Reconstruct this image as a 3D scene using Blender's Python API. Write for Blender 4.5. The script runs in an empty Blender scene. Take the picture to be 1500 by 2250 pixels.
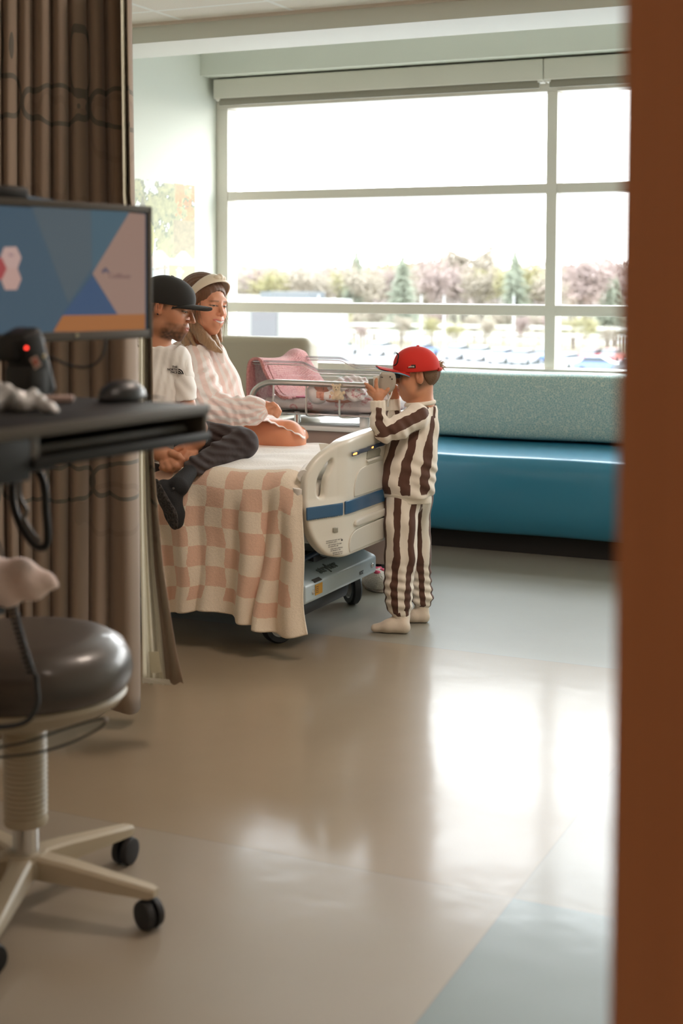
import bpy, bmesh, math, random
import numpy as np
from mathutils import Vector, Matrix

random.seed(7)
rng = np.random.default_rng(7)
SC = bpy.context.scene
COL = SC.collection
PI = math.pi

# ------------------------------------------------------------------ camera
FPX = 3125.0                      # 50 mm on a 36 mm tall frame, in pixels of a 2250 px tall frame
HC = 1.25                         # eye height
PPX, PPY = 750.0, 800.0           # principal point
_y, _p, _r = math.radians(24.5), math.radians(3.33), -0.0032
FW = np.array([-math.sin(_y) * math.cos(_p), math.cos(_y) * math.cos(_p), -math.sin(_p)])
_r0 = np.array([math.cos(_y), math.sin(_y), 0.0]); _u0 = np.cross(_r0, FW)
RT = math.cos(_r) * _r0 - math.sin(_r) * _u0
UP = math.sin(_r) * _r0 + math.cos(_r) * _u0
CC = np.array([0.0, 0.0, HC])

def ray(x, y):
    return FW + RT * (x - PPX) / FPX - UP * (y - PPY) / FPX
def pz(x, y, z):                  # point at depth z
    return CC + z * ray(x, y)
def py_(x, y, Y):                 # point on the plane Y = const
    d = ray(x, y); return CC + d * (Y / d[1])
def px_(x, y, X):
    d = ray(x, y); return CC + d * (X / d[0])
def oz(x, y, h):                  # point on the plane Z = h
    d = ray(x, y); return CC + d * ((h - HC) / d[2])

cam = bpy.data.cameras.new('camera')
cam.sensor_fit = 'AUTO'; cam.sensor_width = 36.0; cam.lens = 50.0
cam.shift_x = 0.0; cam.shift_y = -(1125 - PPY) / 2250.0
cam.clip_start = 0.05; cam.clip_end = 800
cam.dof.use_dof = True; cam.dof.focus_distance = 5.15; cam.dof.aperture_fstop = 2.9
camo = bpy.data.objects.new('camera', cam); COL.objects.link(camo)
camo.matrix_world = Matrix(((RT[0], UP[0], -FW[0], 0), (RT[1], UP[1], -FW[1], 0), (RT[2], UP[2], -FW[2], HC), (0, 0, 0, 1)))
SC.camera = camo

# ------------------------------------------------------------------ sky, lights, exposure
SC.view_settings.view_transform = 'Standard'; SC.view_settings.look = 'None'
SC.view_settings.exposure = 0.33; SC.view_settings.gamma = 1.0
SC.view_settings.use_curve_mapping = False
SKY = 9.0; FILL_LAMP = 18.0
w = bpy.data.worlds.new('sky'); SC.world = w; w.use_nodes = True
nt = w.node_tree; bg = nt.nodes['Background']
tc = nt.nodes.new('ShaderNodeTexCoord'); sx = nt.nodes.new('ShaderNodeSeparateXYZ')
rp = nt.nodes.new('ShaderNodeValToRGB')
nt.links.new(tc.outputs['Generated'], sx.inputs[0]); nt.links.new(sx.outputs['Z'], rp.inputs[0])
rp.color_ramp.elements[0].position = 0.0; rp.color_ramp.elements[0].color = (1.0, 0.965, 0.93, 1)
rp.color_ramp.elements[1].position = 0.5; rp.color_ramp.elements[1].color = (0.86, 0.94, 1.0, 1)
nt.links.new(rp.outputs[0], bg.inputs[0]); bg.inputs[1].default_value = SKY
SC.cycles.max_bounces = 10; SC.cycles.diffuse_bounces = 5; SC.cycles.glossy_bounces = 4
SC.cycles.transparent_max_bounces = 16; SC.cycles.transmission_bounces = 4
SC.cycles.sample_clamp_indirect = 8.0
SC.cycles.use_denoising = True
SC.cycles.caustics_reflective = False; SC.cycles.caustics_refractive = False

def area(name, loc, size, energy, col, rot=(0, 0, 0), portal=False):
    l = bpy.data.lights.new(name, 'AREA'); l.shape = 'RECTANGLE'; l.size, l.size_y = size
    l.energy = energy; l.color = col
    if portal: l.cycles.is_portal = True
    o = bpy.data.objects.new(name, l); COL.objects.link(o); o.location = loc; o.rotation_euler = rot
    return o
# the window opening as a sampling portal for the sky
area('window_portal', (-1.65, 7.55, 1.52), (5.2, 1.6), 1.0, (1, 1, 1), (PI / 2, 0, PI), portal=True)

# ------------------------------------------------------------------ node helpers and materials
def _sock(nt, v, inp):
    if isinstance(v, (int, float)): inp.default_value = v
    else: nt.links.new(v, inp)
def mth(nt, op, a, b=None, c=None):
    n = nt.nodes.new('ShaderNodeMath'); n.operation = op
    _sock(nt, a, n.inputs[0])
    if b is not None: _sock(nt, b, n.inputs[1])
    if c is not None: _sock(nt, c, n.inputs[2])
    return n.outputs[0]
def mix(nt, f, a, b):
    n = nt.nodes.new('ShaderNodeMix'); n.data_type = 'RGBA'
    _sock(nt, f, n.inputs[0])
    for v, i in ((a, 6), (b, 7)):
        if isinstance(v, tuple): n.inputs[i].default_value = (v[0], v[1], v[2], 1)
        else: nt.links.new(v, n.inputs[i])
    return n.outputs[2]
def noise(nt, vec, scale, detail=3, rough=0.5):
    n = nt.nodes.new('ShaderNodeTexNoise'); n.inputs['Scale'].default_value = scale
    n.inputs['Detail'].default_value = detail; n.inputs['Roughness'].default_value = rough
    if vec is not None: nt.links.new(vec, n.inputs['Vector'])
    return n.outputs['Fac']
def geo_pos(nt):
    return nt.nodes.new('ShaderNodeNewGeometry').outputs['Position']
def obj_co(nt):
    return nt.nodes.new('ShaderNodeTexCoord').outputs['Object']
def sep(nt, v):
    n = nt.nodes.new('ShaderNodeSeparateXYZ'); nt.links.new(v, n.inputs[0]); return n.outputs
def scl(nt, v, s):
    n = nt.nodes.new('ShaderNodeVectorMath'); n.operation = 'MULTIPLY'
    nt.links.new(v, n.inputs[0]); n.inputs[1].default_value = s; return n.outputs[0]
def attr(nt, name, out='Fac'):
    n = nt.nodes.new('ShaderNodeAttribute'); n.attribute_name = name; return n.outputs[out]
def bumpn(nt, h, strength, dist, bs, normal=None):
    n = nt.nodes.new('ShaderNodeBump'); n.inputs['Strength'].default_value = strength
    n.inputs['Distance'].default_value = dist; nt.links.new(h, n.inputs['Height'])
    if normal is not None: nt.links.new(normal, n.inputs['Normal'])
    nt.links.new(n.outputs[0], bs.inputs['Normal']); return n.outputs[0]

MATS = {}
def M(name, col, rough=0.5, metal=0.0, bump=None, var=None, coat=0, sheen=0, spec=0.5, sss=0, emit=None, alpha=None):
    if name in MATS: return MATS[name]
    m = bpy.data.materials.new(name); m.use_nodes = True; nt = m.node_tree
    bs = nt.nodes['Principled BSDF']
    bs.inputs['Base Color'].default_value = (*col, 1)
    bs.inputs['Roughness'].default_value = rough; bs.inputs['Metallic'].default_value = metal
    bs.inputs['Specular IOR Level'].default_value = spec
    bs.inputs['Coat Weight'].default_value = coat; bs.inputs['Coat Roughness'].default_value = 0.1
    if sheen:
        bs.inputs['Sheen Weight'].default_value = sheen; bs.inputs['Sheen Roughness'].default_value = 0.5
    if sss:
        bs.inputs['Subsurface Weight'].default_value = sss; bs.inputs['Subsurface Radius'].default_value = (0.02, 0.008, 0.004)
        bs.inputs['Subsurface Scale'].default_value = 0.5
    if emit:
        bs.inputs['Emission Color'].default_value = (*emit[0], 1); bs.inputs['Emission Strength'].default_value = emit[1]
    if alpha is not None: bs.inputs['Alpha'].default_value = alpha
    if var:
        n = noise(nt, obj_co(nt), var[0], 4)
        a = tuple(c * (1 - var[1]) for c in col); b = tuple(min(1, c * (1 + var[1])) for c in col)
        nt.links.new(mix(nt, n, a, b), bs.inputs['Base Color'])
    if bump:
        bumpn(nt, noise(nt, obj_co(nt), bump[0], 4), bump[1], bump[2] if len(bump) > 2 else 0.002, bs)
    MATS[name] = m; return m
def vcol_mat(name, rough=0.5, sss=0, bump=None, sheen=0, spec=0.5, attrn='Col'):
    m = M(name, (1, 1, 1), rough, bump=bump, sss=sss, sheen=sheen, spec=spec)
    nt = m.node_tree; nt.links.new(attr(nt, attrn, 'Color'), nt.nodes['Principled BSDF'].inputs['Base Color'])
    return m
def srgb(r, g, b):
    f = lambda c: (c / 255 / 12.92) if c / 255 <= 0.04045 else ((c / 255 + 0.055) / 1.055) ** 2.4
    return (f(r), f(g), f(b))

def glass_mat(name, tint=(1, 1, 1), refl=1.0, f0=0.04, extra=0.0):
    """thin clear sheet: Fresnel reflection over plain transparency"""
    m = bpy.data.materials.new(name); m.use_nodes = True; nt = m.node_tree
    for n in list(nt.nodes):
        if n.type == 'BSDF_PRINCIPLED': nt.nodes.remove(n)
    out = [n for n in nt.nodes if n.type == 'OUTPUT_MATERIAL'][0]
    tr = nt.nodes.new('ShaderNodeBsdfTransparent'); tr.inputs[0].default_value = (*tint, 1)
    gl = nt.nodes.new('ShaderNodeBsdfGlossy'); gl.inputs['Roughness'].default_value = 0.02
    lw = nt.nodes.new('ShaderNodeLayerWeight'); lw.inputs[0].default_value = 0.5
    f5 = mth(nt, 'POWER', lw.outputs['Facing'], 5.0)
    fr = mth(nt, 'MINIMUM', mth(nt, 'MULTIPLY_ADD', f5, refl * (1 - f0), f0 * 2 * refl + extra), 1.0)
    mx = nt.nodes.new('ShaderNodeMixShader'); nt.links.new(fr, mx.inputs[0])
    nt.links.new(tr.outputs[0], mx.inputs[1]); nt.links.new(gl.outputs[0], mx.inputs[2])
    nt.links.new(mx.outputs[0], out.inputs[0]); MATS[name] = m; return m

# ------------------------------------------------------------------ object helpers
def tag(o, label=None, cat=None, group=None, kind=None):
    if label: o['label'] = label
    if cat: o['category'] = cat
    if group: o['group'] = group
    if kind: o['kind'] = kind
    return o
def empty(name, loc, label=None, cat=None, group=None, rz=0):
    o = bpy.data.objects.new(name, None); COL.objects.link(o); o.empty_display_size = 0.05
    o.location = tuple(float(c) for c in loc); o.rotation_euler = (0, 0, rz)
    return tag(o, label, cat, group)
def link(o, parent=None, m=None):
    COL.objects.link(o)
    if m is not None:
        o.data.materials.clear(); [o.data.materials.append(q) for q in (m if isinstance(m, (list, tuple)) else [m])]
    if parent is not None:
        o.parent = parent
        bpy.context.view_layer.update()
        o.matrix_parent_inverse = parent.matrix_world.inverted()
    return o
def mesh_obj(name, V, F, m=None, parent=None, smooth=True, cols=None, fmat=None, attrs=None):
    me = bpy.data.meshes.new(name)
    V = np.asarray(V, dtype=np.float32)
    me.from_pydata(V.tolist(), [], [tuple(int(i) for i in f) for f in F]) if not isinstance(F, np.ndarray) else _fast(me, V, F)
    if smooth: me.polygons.foreach_set('use_smooth', [True] * len(me.polygons))
    if fmat is not None: me.polygons.foreach_set('material_index', np.asarray(fmat, dtype=np.int32))
    if cols is not None:
        a = me.color_attributes.new('Col', 'FLOAT_COLOR', 'POINT')
        c = np.ones((len(V), 4), dtype=np.float32); c[:, :3] = cols; a.data.foreach_set('color', c.ravel())
    for k, v in (attrs or {}).items():
        a = me.attributes.new(k, 'FLOAT', 'POINT'); a.data.foreach_set('value', np.asarray(v, dtype=np.float32))
    me.update()
    o = bpy.data.objects.new(name, me)
    return link(o, parent, m)
def _fast(me, V, F):
    n, k = F.shape
    me.vertices.add(len(V)); me.vertices.foreach_set('co', V.ravel())
    me.loops.add(n * k); me.loops.foreach_set('vertex_index', F.astype(np.int32).ravel())
    me.polygons.add(n); me.polygons.foreach_set('loop_start', np.arange(0, n * k, k, dtype=np.int32))
    me.update(calc_edges=True)

class MB:
    """collects shapes into one mesh"""
    def __init__(s): s.bm = bmesh.new()
    def _xf(s, vs, mat):
        bmesh.ops.transform(s.bm, matrix=mat, verts=vs)
    def box(s, c, d, rot=None, bev=0.0, seg=2):
        r = bmesh.ops.create_cube(s.bm, size=1.0); vs = r['verts']
        s._xf(vs, Matrix.Diagonal((*[float(q) for q in d], 1)))
        if bev > 0:
            es = list({e for v in vs for e in v.link_edges})
            q = bmesh.ops.bevel(s.bm, geom=es, offset=bev, segments=seg, profile=0.5, affect='EDGES')
            vs = list({v for f in q['faces'] for v in f.verts} | {v for v in vs if v.is_valid})
            vs = s._grow(vs)
        mt = Matrix.Translation(Vector([float(q) for q in c]))
        if rot is not None: mt = mt @ (rot if isinstance(rot, Matrix) else Matrix.Rotation(rot, 4, 'Z'))
        s._xf(vs, mt); return s
    def _grow(s, vs):
        seen = set(vs); st = list(vs)
        while st:
            v = st.pop()
            for e in v.link_edges:
                o = e.other_vert(v)
                if o not in seen: seen.add(o); st.append(o)
        return list(seen)
    def cyl(s, a, b, r, r2=None, seg=24, caps=True):
        a = Vector([float(q) for q in a]); b = Vector([float(q) for q in b]); d = b - a
        q = bmesh.ops.create_cone(s.bm, cap_ends=caps, segments=seg, radius1=r, radius2=r if r2 is None else r2, depth=d.length)
        s._xf(q['verts'], Matrix.Translation((a + b) / 2) @ d.to_track_quat('Z', 'Y').to_matrix().to_4x4()); return s
    def tube(s, pts, r, seg=10, closed=False):
        pts = [Vector([float(q) for q in p]) for p in pts]; n = len(pts); rings = []
        rr = r if isinstance(r, (list, tuple)) else [r] * n
        up = None
        for i, p in enumerate(pts):
            t = ((pts[(i + 1) % n] - pts[i - 1]) if (closed or 0 < i < n - 1) else (pts[1] - pts[0] if i == 0 else pts[-1] - pts[-2])).normalized()
            if up is None:
                up = Vector((0, 0, 1)) if abs(t.z) < 0.9 else Vector((1, 0, 0))
            u = (up - t * up.dot(t)).normalized(); v = t.cross(u); up = u
            rings.append([s.bm.verts.new(p + (u * math.cos(2 * PI * k / seg) + v * math.sin(2 * PI * k / seg)) * rr[i]) for k in range(seg)])
        for i in range(n if closed else n - 1):
            A, B = rings[i], rings[(i + 1) % n]
            for k in range(seg): s.bm.faces.new((A[k], A[(k + 1) % seg], B[(k + 1) % seg], B[k]))
        if not closed:
            s.bm.faces.new(rings[0][::-1]); s.bm.faces.new(rings[-1])
        return s
    def lathe(s, prof, c, axis=(0, 0, 1), seg=40):
        q = Vector([float(v) for v in axis]).to_track_quat('Z', 'Y').to_matrix(); c = Vector([float(v) for v in c]); rings = []
        for (r, z) in prof:
            if r < 1e-6: rings.append([s.bm.verts.new(c + q @ Vector((0, 0, z)))])
            else: rings.append([s.bm.verts.new(c + q @ Vector((r * math.cos(2 * PI * k / seg), r * math.sin(2 * PI * k / seg), z))) for k in range(seg)])
        for A, B in zip(rings, rings[1:]):
            for k in range(seg):
                j = (k + 1) % seg
                f = [A[k % len(A)], A[j % len(A)], B[j % len(B)], B[k % len(B)]]
                f = list(dict.fromkeys(f))
                if len(f) > 2:
                    try: s.bm.faces.new(f)
                    except ValueError: pass
        return s
    def sphere(s, c, r, seg=20):
        q = bmesh.ops.create_uvsphere(s.bm, u_segments=seg, v_segments=max(8, seg // 2), radius=1.0)
        r = r if isinstance(r, (list, tuple)) else (r, r, r)
        s._xf(q['verts'], Matrix.Translation(Vector([float(v) for v in c])) @ Matrix.Diagonal((*r, 1))); return s
    def quad(s, *p):
        s.bm.faces.new([s.bm.verts.new(Vector([float(v) for v in q])) for q in p]); return s
    def prism(s, pts, off):
        off = Vector([float(v) for v in off]); A = [s.bm.verts.new(Vector([float(v) for v in q])) for q in pts]
        B = [s.bm.verts.new(v.co + off) for v in A]; n = len(A)
        s.bm.faces.new(A[::-1]); s.bm.faces.new(B)
        for i in range(n): s.bm.faces.new((A[i], A[(i + 1) % n], B[(i + 1) % n], B[i]))
        return s
    def build(s, name, m, parent=None, smooth=True, sharp=40):
        bmesh.ops.recalc_face_normals(s.bm, faces=s.bm.faces[:])
        me = bpy.data.meshes.new(name); s.bm.to_mesh(me); s.bm.free()
        o = bpy.data.objects.new(name, me); link(o, parent, m)
        if smooth:
            me.polygons.foreach_set('use_smooth', [True] * len(me.polygons))
            try: me.set_sharp_from_angle(angle=math.radians(sharp))
            except Exception: pass
        return o
def struct(o): o['kind'] = 'structure'; return o

def text_obj(txt, size, m, origin, ux, uy, parent=None, name='lettering', ext=0.0004, align='LEFT', label=None, bold=0.0):
    cu = bpy.data.curves.new(name, 'FONT'); cu.body = txt; cu.size = size; cu.extrude = ext; cu.align_x = align; cu.offset = bold
    t = bpy.data.objects.new(name, cu); COL.objects.link(t)
    dg = bpy.context.evaluated_depsgraph_get(); me = bpy.data.meshes.new_from_object(t.evaluated_get(dg))
    bpy.data.objects.remove(t)
    ux = Vector(ux).normalized(); uy = Vector(uy); uy = (uy - ux * uy.dot(ux)).normalized(); n = ux.cross(uy)
    mt = Matrix(((ux.x, uy.x, n.x, origin[0]), (ux.y, uy.y, n.y, origin[1]), (ux.z, uy.z, n.z, origin[2]), (0, 0, 0, 1)))
    me.transform(mt)
    o = bpy.data.objects.new(name, me); link(o, parent, m)
    if label: o['label'] = label
    return o

# ------------------------------------------------------------------ signed distance modelling
def _smin(a, b, k):
    if k <= 0: return np.minimum(a, b)
    h = np.maximum(k - np.abs(a - b), 0) / k
    return np.minimum(a, b) - h * h * k * 0.25
class Field:
    def __init__(s, lo, hi, h):
        s.lo = np.array(lo, float); s.h = h
        s.n = np.maximum(np.ceil((np.array(hi, float) - s.lo) / h).astype(int) + 1, 3)
        s.ax = [(s.lo[i] + np.arange(s.n[i]) * h).astype(np.float32) for i in range(3)]
        s.F = np.full(s.n, 1.0, np.float32)
    def _win(s, lo, hi):
        a = np.clip(np.floor((np.array(lo) - s.lo) / s.h).astype(int), 0, s.n)
        b = np.clip(np.ceil((np.array(hi) - s.lo) / s.h).astype(int) + 1, 0, s.n)
        if np.any(b <= a): return None
        sl = tuple(slice(a[i], b[i]) for i in range(3))
        return sl, s.ax[0][sl[0]][:, None, None], s.ax[1][sl[1]][None, :, None], s.ax[2][sl[2]][None, None, :]
    def _apply(s, sl, d, k, sub):
        if sub: s.F[sl] = -_smin(-s.F[sl], d.astype(np.float32), k)
        else: s.F[sl] = _smin(s.F[sl], d.astype(np.float32), k)
    def cap(s, a, b, ra, rb, k=0.01, sq=None, sub=False):
        a = np.array(a, float); b = np.array(b, float); R = max(ra, rb)
        if sq is not None and sq[1] > 1: R *= sq[1]
        m = R + k + 3 * s.h
        w = s._win(np.minimum(a, b) - m, np.maximum(a, b) + m)
        if w is None: return s
        sl, X, Y, Z = w
        px, py, pz_ = X - a[0], Y - a[1], Z - a[2]; ba = b - a
        if sq is not None:
            dv = np.array(sq[0], float); dv /= np.linalg.norm(dv); f = 1 / sq[1] - 1
            c = px * dv[0] + py * dv[1] + pz_ * dv[2]
            px = px + c * f * dv[0]; py = py + c * f * dv[1]; pz_ = pz_ + c * f * dv[2]
            ba = ba + dv * (ba @ dv) * f
        L = max(ba @ ba, 1e-12)
        t = np.clip((px * ba[0] + py * ba[1] + pz_ * ba[2]) / L, 0, 1)
        d = np.sqrt((px - t * ba[0]) ** 2 + (py - t * ba[1]) ** 2 + (pz_ - t * ba[2]) ** 2) - (ra + (rb - ra) * t)
        if sq is not None and sq[1] < 1: d = d * (sq[1] * 0.5 + 0.5)
        s._apply(sl, d, k, sub); return s
    def chain(s, pts, k=0.01, sq=None, k0=None):
        for i in range(len(pts) - 1):
            s.cap(pts[i][0], pts[i + 1][0], pts[i][1], pts[i + 1][1], (k0 if (i == 0 and k0 is not None) else k), sq)
        return s
    def ell(s, c, r, A=None, k=0.01, sub=False):
        c = np.array(c, float); r = np.array(r, float) if np.ndim(r) else np.array([r, r, r], float)
        m = r.max() + k + 3 * s.h; w = s._win(c - m, c + m)
        if w is None: return s
        sl, X, Y, Z = w
        A = np.eye(3) if A is None else np.array(A, float)      # rows are the axes
        q = [A[i][0] * (X - c[0]) + A[i][1] * (Y - c[1]) + A[i][2] * (Z - c[2]) for i in range(3)]
        k0 = np.sqrt(sum((q[i] / r[i]) ** 2 for i in range(3))); k1 = np.sqrt(sum((q[i] / r[i] ** 2) ** 2 for i in range(3))) + 1e-9
        s._apply(sl, k0 * (k0 - 1) / k1, k, sub); return s
    def box(s, c, r, A=None, rd=0.005, k=0.0, sub=False):
        c = np.array(c, float); r = np.array(r, float); m = np.linalg.norm(r) + k + 3 * s.h; w = s._win(c - m, c + m)
        if w is None: return s
        sl, X, Y, Z = w
        A = np.eye(3) if A is None else np.array(A, float)
        q = [np.abs(A[i][0] * (X - c[0]) + A[i][1] * (Y - c[1]) + A[i][2] * (Z - c[2])) - (r[i] - rd) for i in range(3)]
        d = np.sqrt(sum(np.maximum(v, 0) ** 2 for v in q)) + np.minimum(np.maximum(np.maximum(q[0], q[1]), q[2]), 0) - rd
        s._apply(sl, d, k, sub); return s
    def cut(s, p, n, k=0.0, win=None):
        """remove everything on the side the normal points to, inside an optional (centre, radius) window"""
        p = np.array(p, float); n = np.array(n, float); n /= np.linalg.norm(n)
        w = s._win(np.array(win[0]) - win[1], np.array(win[0]) + win[1]) if win else s._win(s.lo, s.lo + s.n * s.h)
        if w is None: return s
        sl, X, Y, Z = w
        d = (X - p[0]) * n[0] + (Y - p[1]) * n[1] + (Z - p[2]) * n[2]
        if win:
            rr = np.sqrt((X - win[0][0]) ** 2 + (Y - win[0][1]) ** 2 + (Z - win[0][2]) ** 2)
            d = np.where(rr < win[1], d, -1.0)
        s.F[sl] = -_smin(-s.F[sl], -d.astype(np.float32), k); return s
    def mesh(s):
        F = s.F; h = s.h
        F[0] = F[-1] = np.maximum(F[0], 0.5 * h); F[0] = np.abs(F[0]) + 1e-4; F[-1] = np.abs(F[-1]) + 1e-4
        F[:, 0] = np.abs(F[:, 0]) + 1e-4; F[:, -1] = np.abs(F[:, -1]) + 1e-4; F[:, :, 0] = np.abs(F[:, :, 0]) + 1e-4; F[:, :, -1] = np.abs(F[:, :, -1]) + 1e-4
        S = F < 0; cnt = np.zeros(tuple(s.n - 1), np.int8)
        for dx in (0, 1):
            for dy in (0, 1):
                for dz in (0, 1):
                    cnt += S[dx:s.n[0] - 1 + dx, dy:s.n[1] - 1 + dy, dz:s.n[2] - 1 + dz]
        act = (cnt > 0) & (cnt < 8); idx = np.argwhere(act); vid = np.full(act.shape, -1, np.int32); vid[act] = np.arange(len(idx))
        acc = np.zeros((len(idx), 3)); num = np.zeros(len(idx))
        C = [(a, b, c) for a in (0, 1) for b in (0, 1) for c in (0, 1)]
        vals = {c: F[idx[:, 0] + c[0], idx[:, 1] + c[1], idx[:, 2] + c[2]] for c in C}
        for c in C:
            for ax in range(3):
                if c[ax] == 0:
                    e = list(c); e[ax] = 1; e = tuple(e); va, vb = vals[c], vals[e]
                    cr = (va < 0) != (vb < 0); t = np.where(cr, va / np.where(cr, va - vb, 1), 0)
                    p = np.tile(np.array(c, float), (len(idx), 1)); p[:, ax] = t
                    acc[cr] += p[cr]; num[cr] += 1
        V = s.lo + (idx + acc / num[:, None]) * h
        Q = []
        for ax in range(3):
            o1, o2 = (ax + 1) % 3, (ax + 2) % 3
            sl0 = [slice(1, s.n[i] - 1) for i in range(3)]; sl0[ax] = slice(0, s.n[ax] - 1)
            sl1 = list(sl0); sl1[ax] = slice(1, s.n[ax])
            A = S[tuple(sl0)]; B = S[tuple(sl1)]; ch = np.argwhere(A != B)
            if not len(ch): continue
            flip = A[ch[:, 0], ch[:, 1], ch[:, 2]]
            base = ch.copy(); base[:, o1] += 1; base[:, o2] += 1
            def vv(d1, d2):
                q = base.copy(); q[:, o1] -= d1; q[:, o2] -= d2; return vid[q[:, 0], q[:, 1], q[:, 2]]
            q = np.stack([vv(1, 1), vv(0, 1), vv(0, 0), vv(1, 0)], 1)
            q[~flip] = q[~flip][:, ::-1]; Q.append(q)
        Q = np.concatenate(Q); Q = Q[(Q >= 0).all(1)]
        return V, Q
def relax(V, Q, it=2, lam=0.5):
    for _ in range(it):
        acc = np.zeros_like(V); n = np.zeros(len(V))
        for a, b in ((0, 1), (1, 2), (2, 3), (3, 0)):
            np.add.at(acc, Q[:, a], V[Q[:, b]]); np.add.at(acc, Q[:, b], V[Q[:, a]])
            np.add.at(n, Q[:, a], 1); np.add.at(n, Q[:, b], 1)
        V = V + lam * (acc / np.maximum(n, 1)[:, None] - V)
    return V
def merge_meshes(parts):
    Vs, Qs, o = [], [], 0
    for V, Q in parts: Vs.append(V); Qs.append(Q + o); o += len(V)
    return np.concatenate(Vs), np.concatenate(Qs)
def poly_sdf(X, Y, P):
    """signed distance to a 2-D polygon"""
    P = np.array(P, float); d = np.full(X.shape, 1e9); ins = np.zeros(X.shape, bool); n = len(P)
    for i in range(n):
        a, b = P[i], P[(i + 1) % n]; e = b - a
        wx, wy = X - a[0], Y - a[1]; t = np.clip((wx * e[0] + wy * e[1]) / (e @ e + 1e-15), 0, 1)
        d = np.minimum(d, (wx - t * e[0]) ** 2 + (wy - t * e[1]) ** 2)
        c = (a[1] > Y) != (b[1] > Y)
        xi = a[0] + (Y - a[1]) * e[0] / (e[1] if abs(e[1]) > 1e-12 else 1e-12)
        ins ^= c & (X < xi)
    d = np.sqrt(d); return np.where(ins, -d, d)
def spline(P, n=8, closed=False):
    P = [np.array(p, float) for p in P]; N = len(P); out = []
    for i in range(N if closed else N - 1):
        p0 = P[(i - 1) % N] if (closed or i > 0) else P[0]; p1 = P[i]; p2 = P[(i + 1) % N]
        p3 = P[(i + 2) % N] if (closed or i + 2 < N) else P[-1]
        for j in range(n):
            t = j / n
            out.append(0.5 * ((2 * p1) + (-p0 + p2) * t + (2 * p0 - 5 * p1 + 4 * p2 - p3) * t * t + (-p0 + 3 * p1 - 3 * p2 + p3) * t ** 3))
    if not closed: out.append(P[-1])
    return out
def plate(P, holes, th, h, rd=0.004, extra=None):
    """rounded plate in (s, z, n): outline polygon P, holes, thickness th; returns V (s,z,n) and quads"""
    P = np.array(P, float); lo = np.r_[P.min(0) - 3 * h, -th / 2 - 3 * h]; hi = np.r_[P.max(0) + 3 * h, th / 2 + 3 * h]
    f = Field(lo, hi, h); X, Y = np.meshgrid(f.ax[0], f.ax[1], indexing='ij')
    d2 = poly_sdf(X, Y, P)
    for H in holes: d2 = np.maximum(d2, -poly_sdf(X, Y, H))
    dz = np.abs(f.ax[2])[None, None, :] - th / 2
    if extra is not None: dz = dz - extra(X, Y)[:, :, None]
    a = d2[:, :, None] + rd; b = dz + rd
    f.F = (np.minimum(np.maximum(a, b), 0) + np.sqrt(np.maximum(a, 0) ** 2 + np.maximum(b, 0) ** 2) - rd).astype(np.float32)
    return f.mesh()
def wrap(V, fn):
    return np.array([fn(*v) for v in V])
# ------------------------------------------------------------------ the room
XL, XR, YB, YW, ZC = -4.19, 0.95, -1.7, 7.4, 2.49
MINT = srgb(226, 229, 219)
wallm = M('mint_wall_paint', MINT, 0.7, bump=(180, 0.08, 0.001))
whitem = M('white_soffit_paint', srgb(248, 244, 238), 0.7)
def slab(name, lo, hi, m, bev=0.0):
    lo, hi = np.array(lo, float), np.array(hi, float)
    return MB().box((lo + hi) / 2, hi - lo, bev=bev).build(name, m, smooth=False)

# floor material: three sheet colours with welded seams, polished
fm = M('polished_vinyl_floor', (0.4, 0.35, 0.3), 0.13)
nt = fm.node_tree; bs = nt.nodes['Principled BSDF']; P = sep(nt, geo_pos(nt)); gp = geo_pos(nt)
far = mth(nt, 'GREATER_THAN', P['Y'], 2.713)
right = mth(nt, 'GREATER_THAN', mth(nt, 'MULTIPLY_ADD', P['Y'], 0.0, P['X']), -0.85)
sp_ = noise(nt, gp, 260, 2); bl = noise(nt, gp, 2.2, 4)
spk = mth(nt, 'MULTIPLY_ADD', sp_, 0.14, 0.93); blo = mth(nt, 'MULTIPLY_ADD', bl, 0.16, 0.92); tot = mth(nt, 'MULTIPLY', spk, blo)
near_c = mix(nt, right, srgb(152, 141, 126), srgb(116, 131, 132))
far_c = mix(nt, mth(nt, 'MULTIPLY', right, 0.5), srgb(150, 134, 112), srgb(128, 134, 128))
c = mix(nt, far, near_c, mix(nt, mth(nt, 'GREATER_THAN', P['Y'], 4.5), far_c, srgb(146, 142, 130)))  # colour past the last seam is cooled to stand in for floor sheen
def linemask(v, w): return mth(nt, 'LESS_THAN', mth(nt, 'ABSOLUTE', v), w)
s1 = linemask(mth(nt, 'SUBTRACT', P['Y'], 2.713), 0.0018)
s2 = linemask(mth(nt, 'ADD', P['X'], 0.85), 0.0018)
s3 = linemask(mth(nt, 'SUBTRACT', P['Y'], 4.50), 0.0018)
s4 = mth(nt, 'MULTIPLY', linemask(mth(nt, 'ADD', P['X'], 2.42), 0.0018), mth(nt, 'GREATER_THAN', P['Y'], 5.6))
sm = mth(nt, 'MINIMUM', mth(nt, 'ADD', mth(nt, 'ADD', s1, s2), mth(nt, 'ADD', s3, s4)), 1.0)
vm = nt.nodes.new('ShaderNodeVectorMath'); vm.operation = 'SCALE'; nt.links.new(c, vm.inputs[0]); nt.links.new(tot, vm.inputs['Scale'])
c2 = mix(nt, mth(nt, 'MULTIPLY', sm, 0.35), vm.outputs[0], (0.12, 0.12, 0.11))
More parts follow.
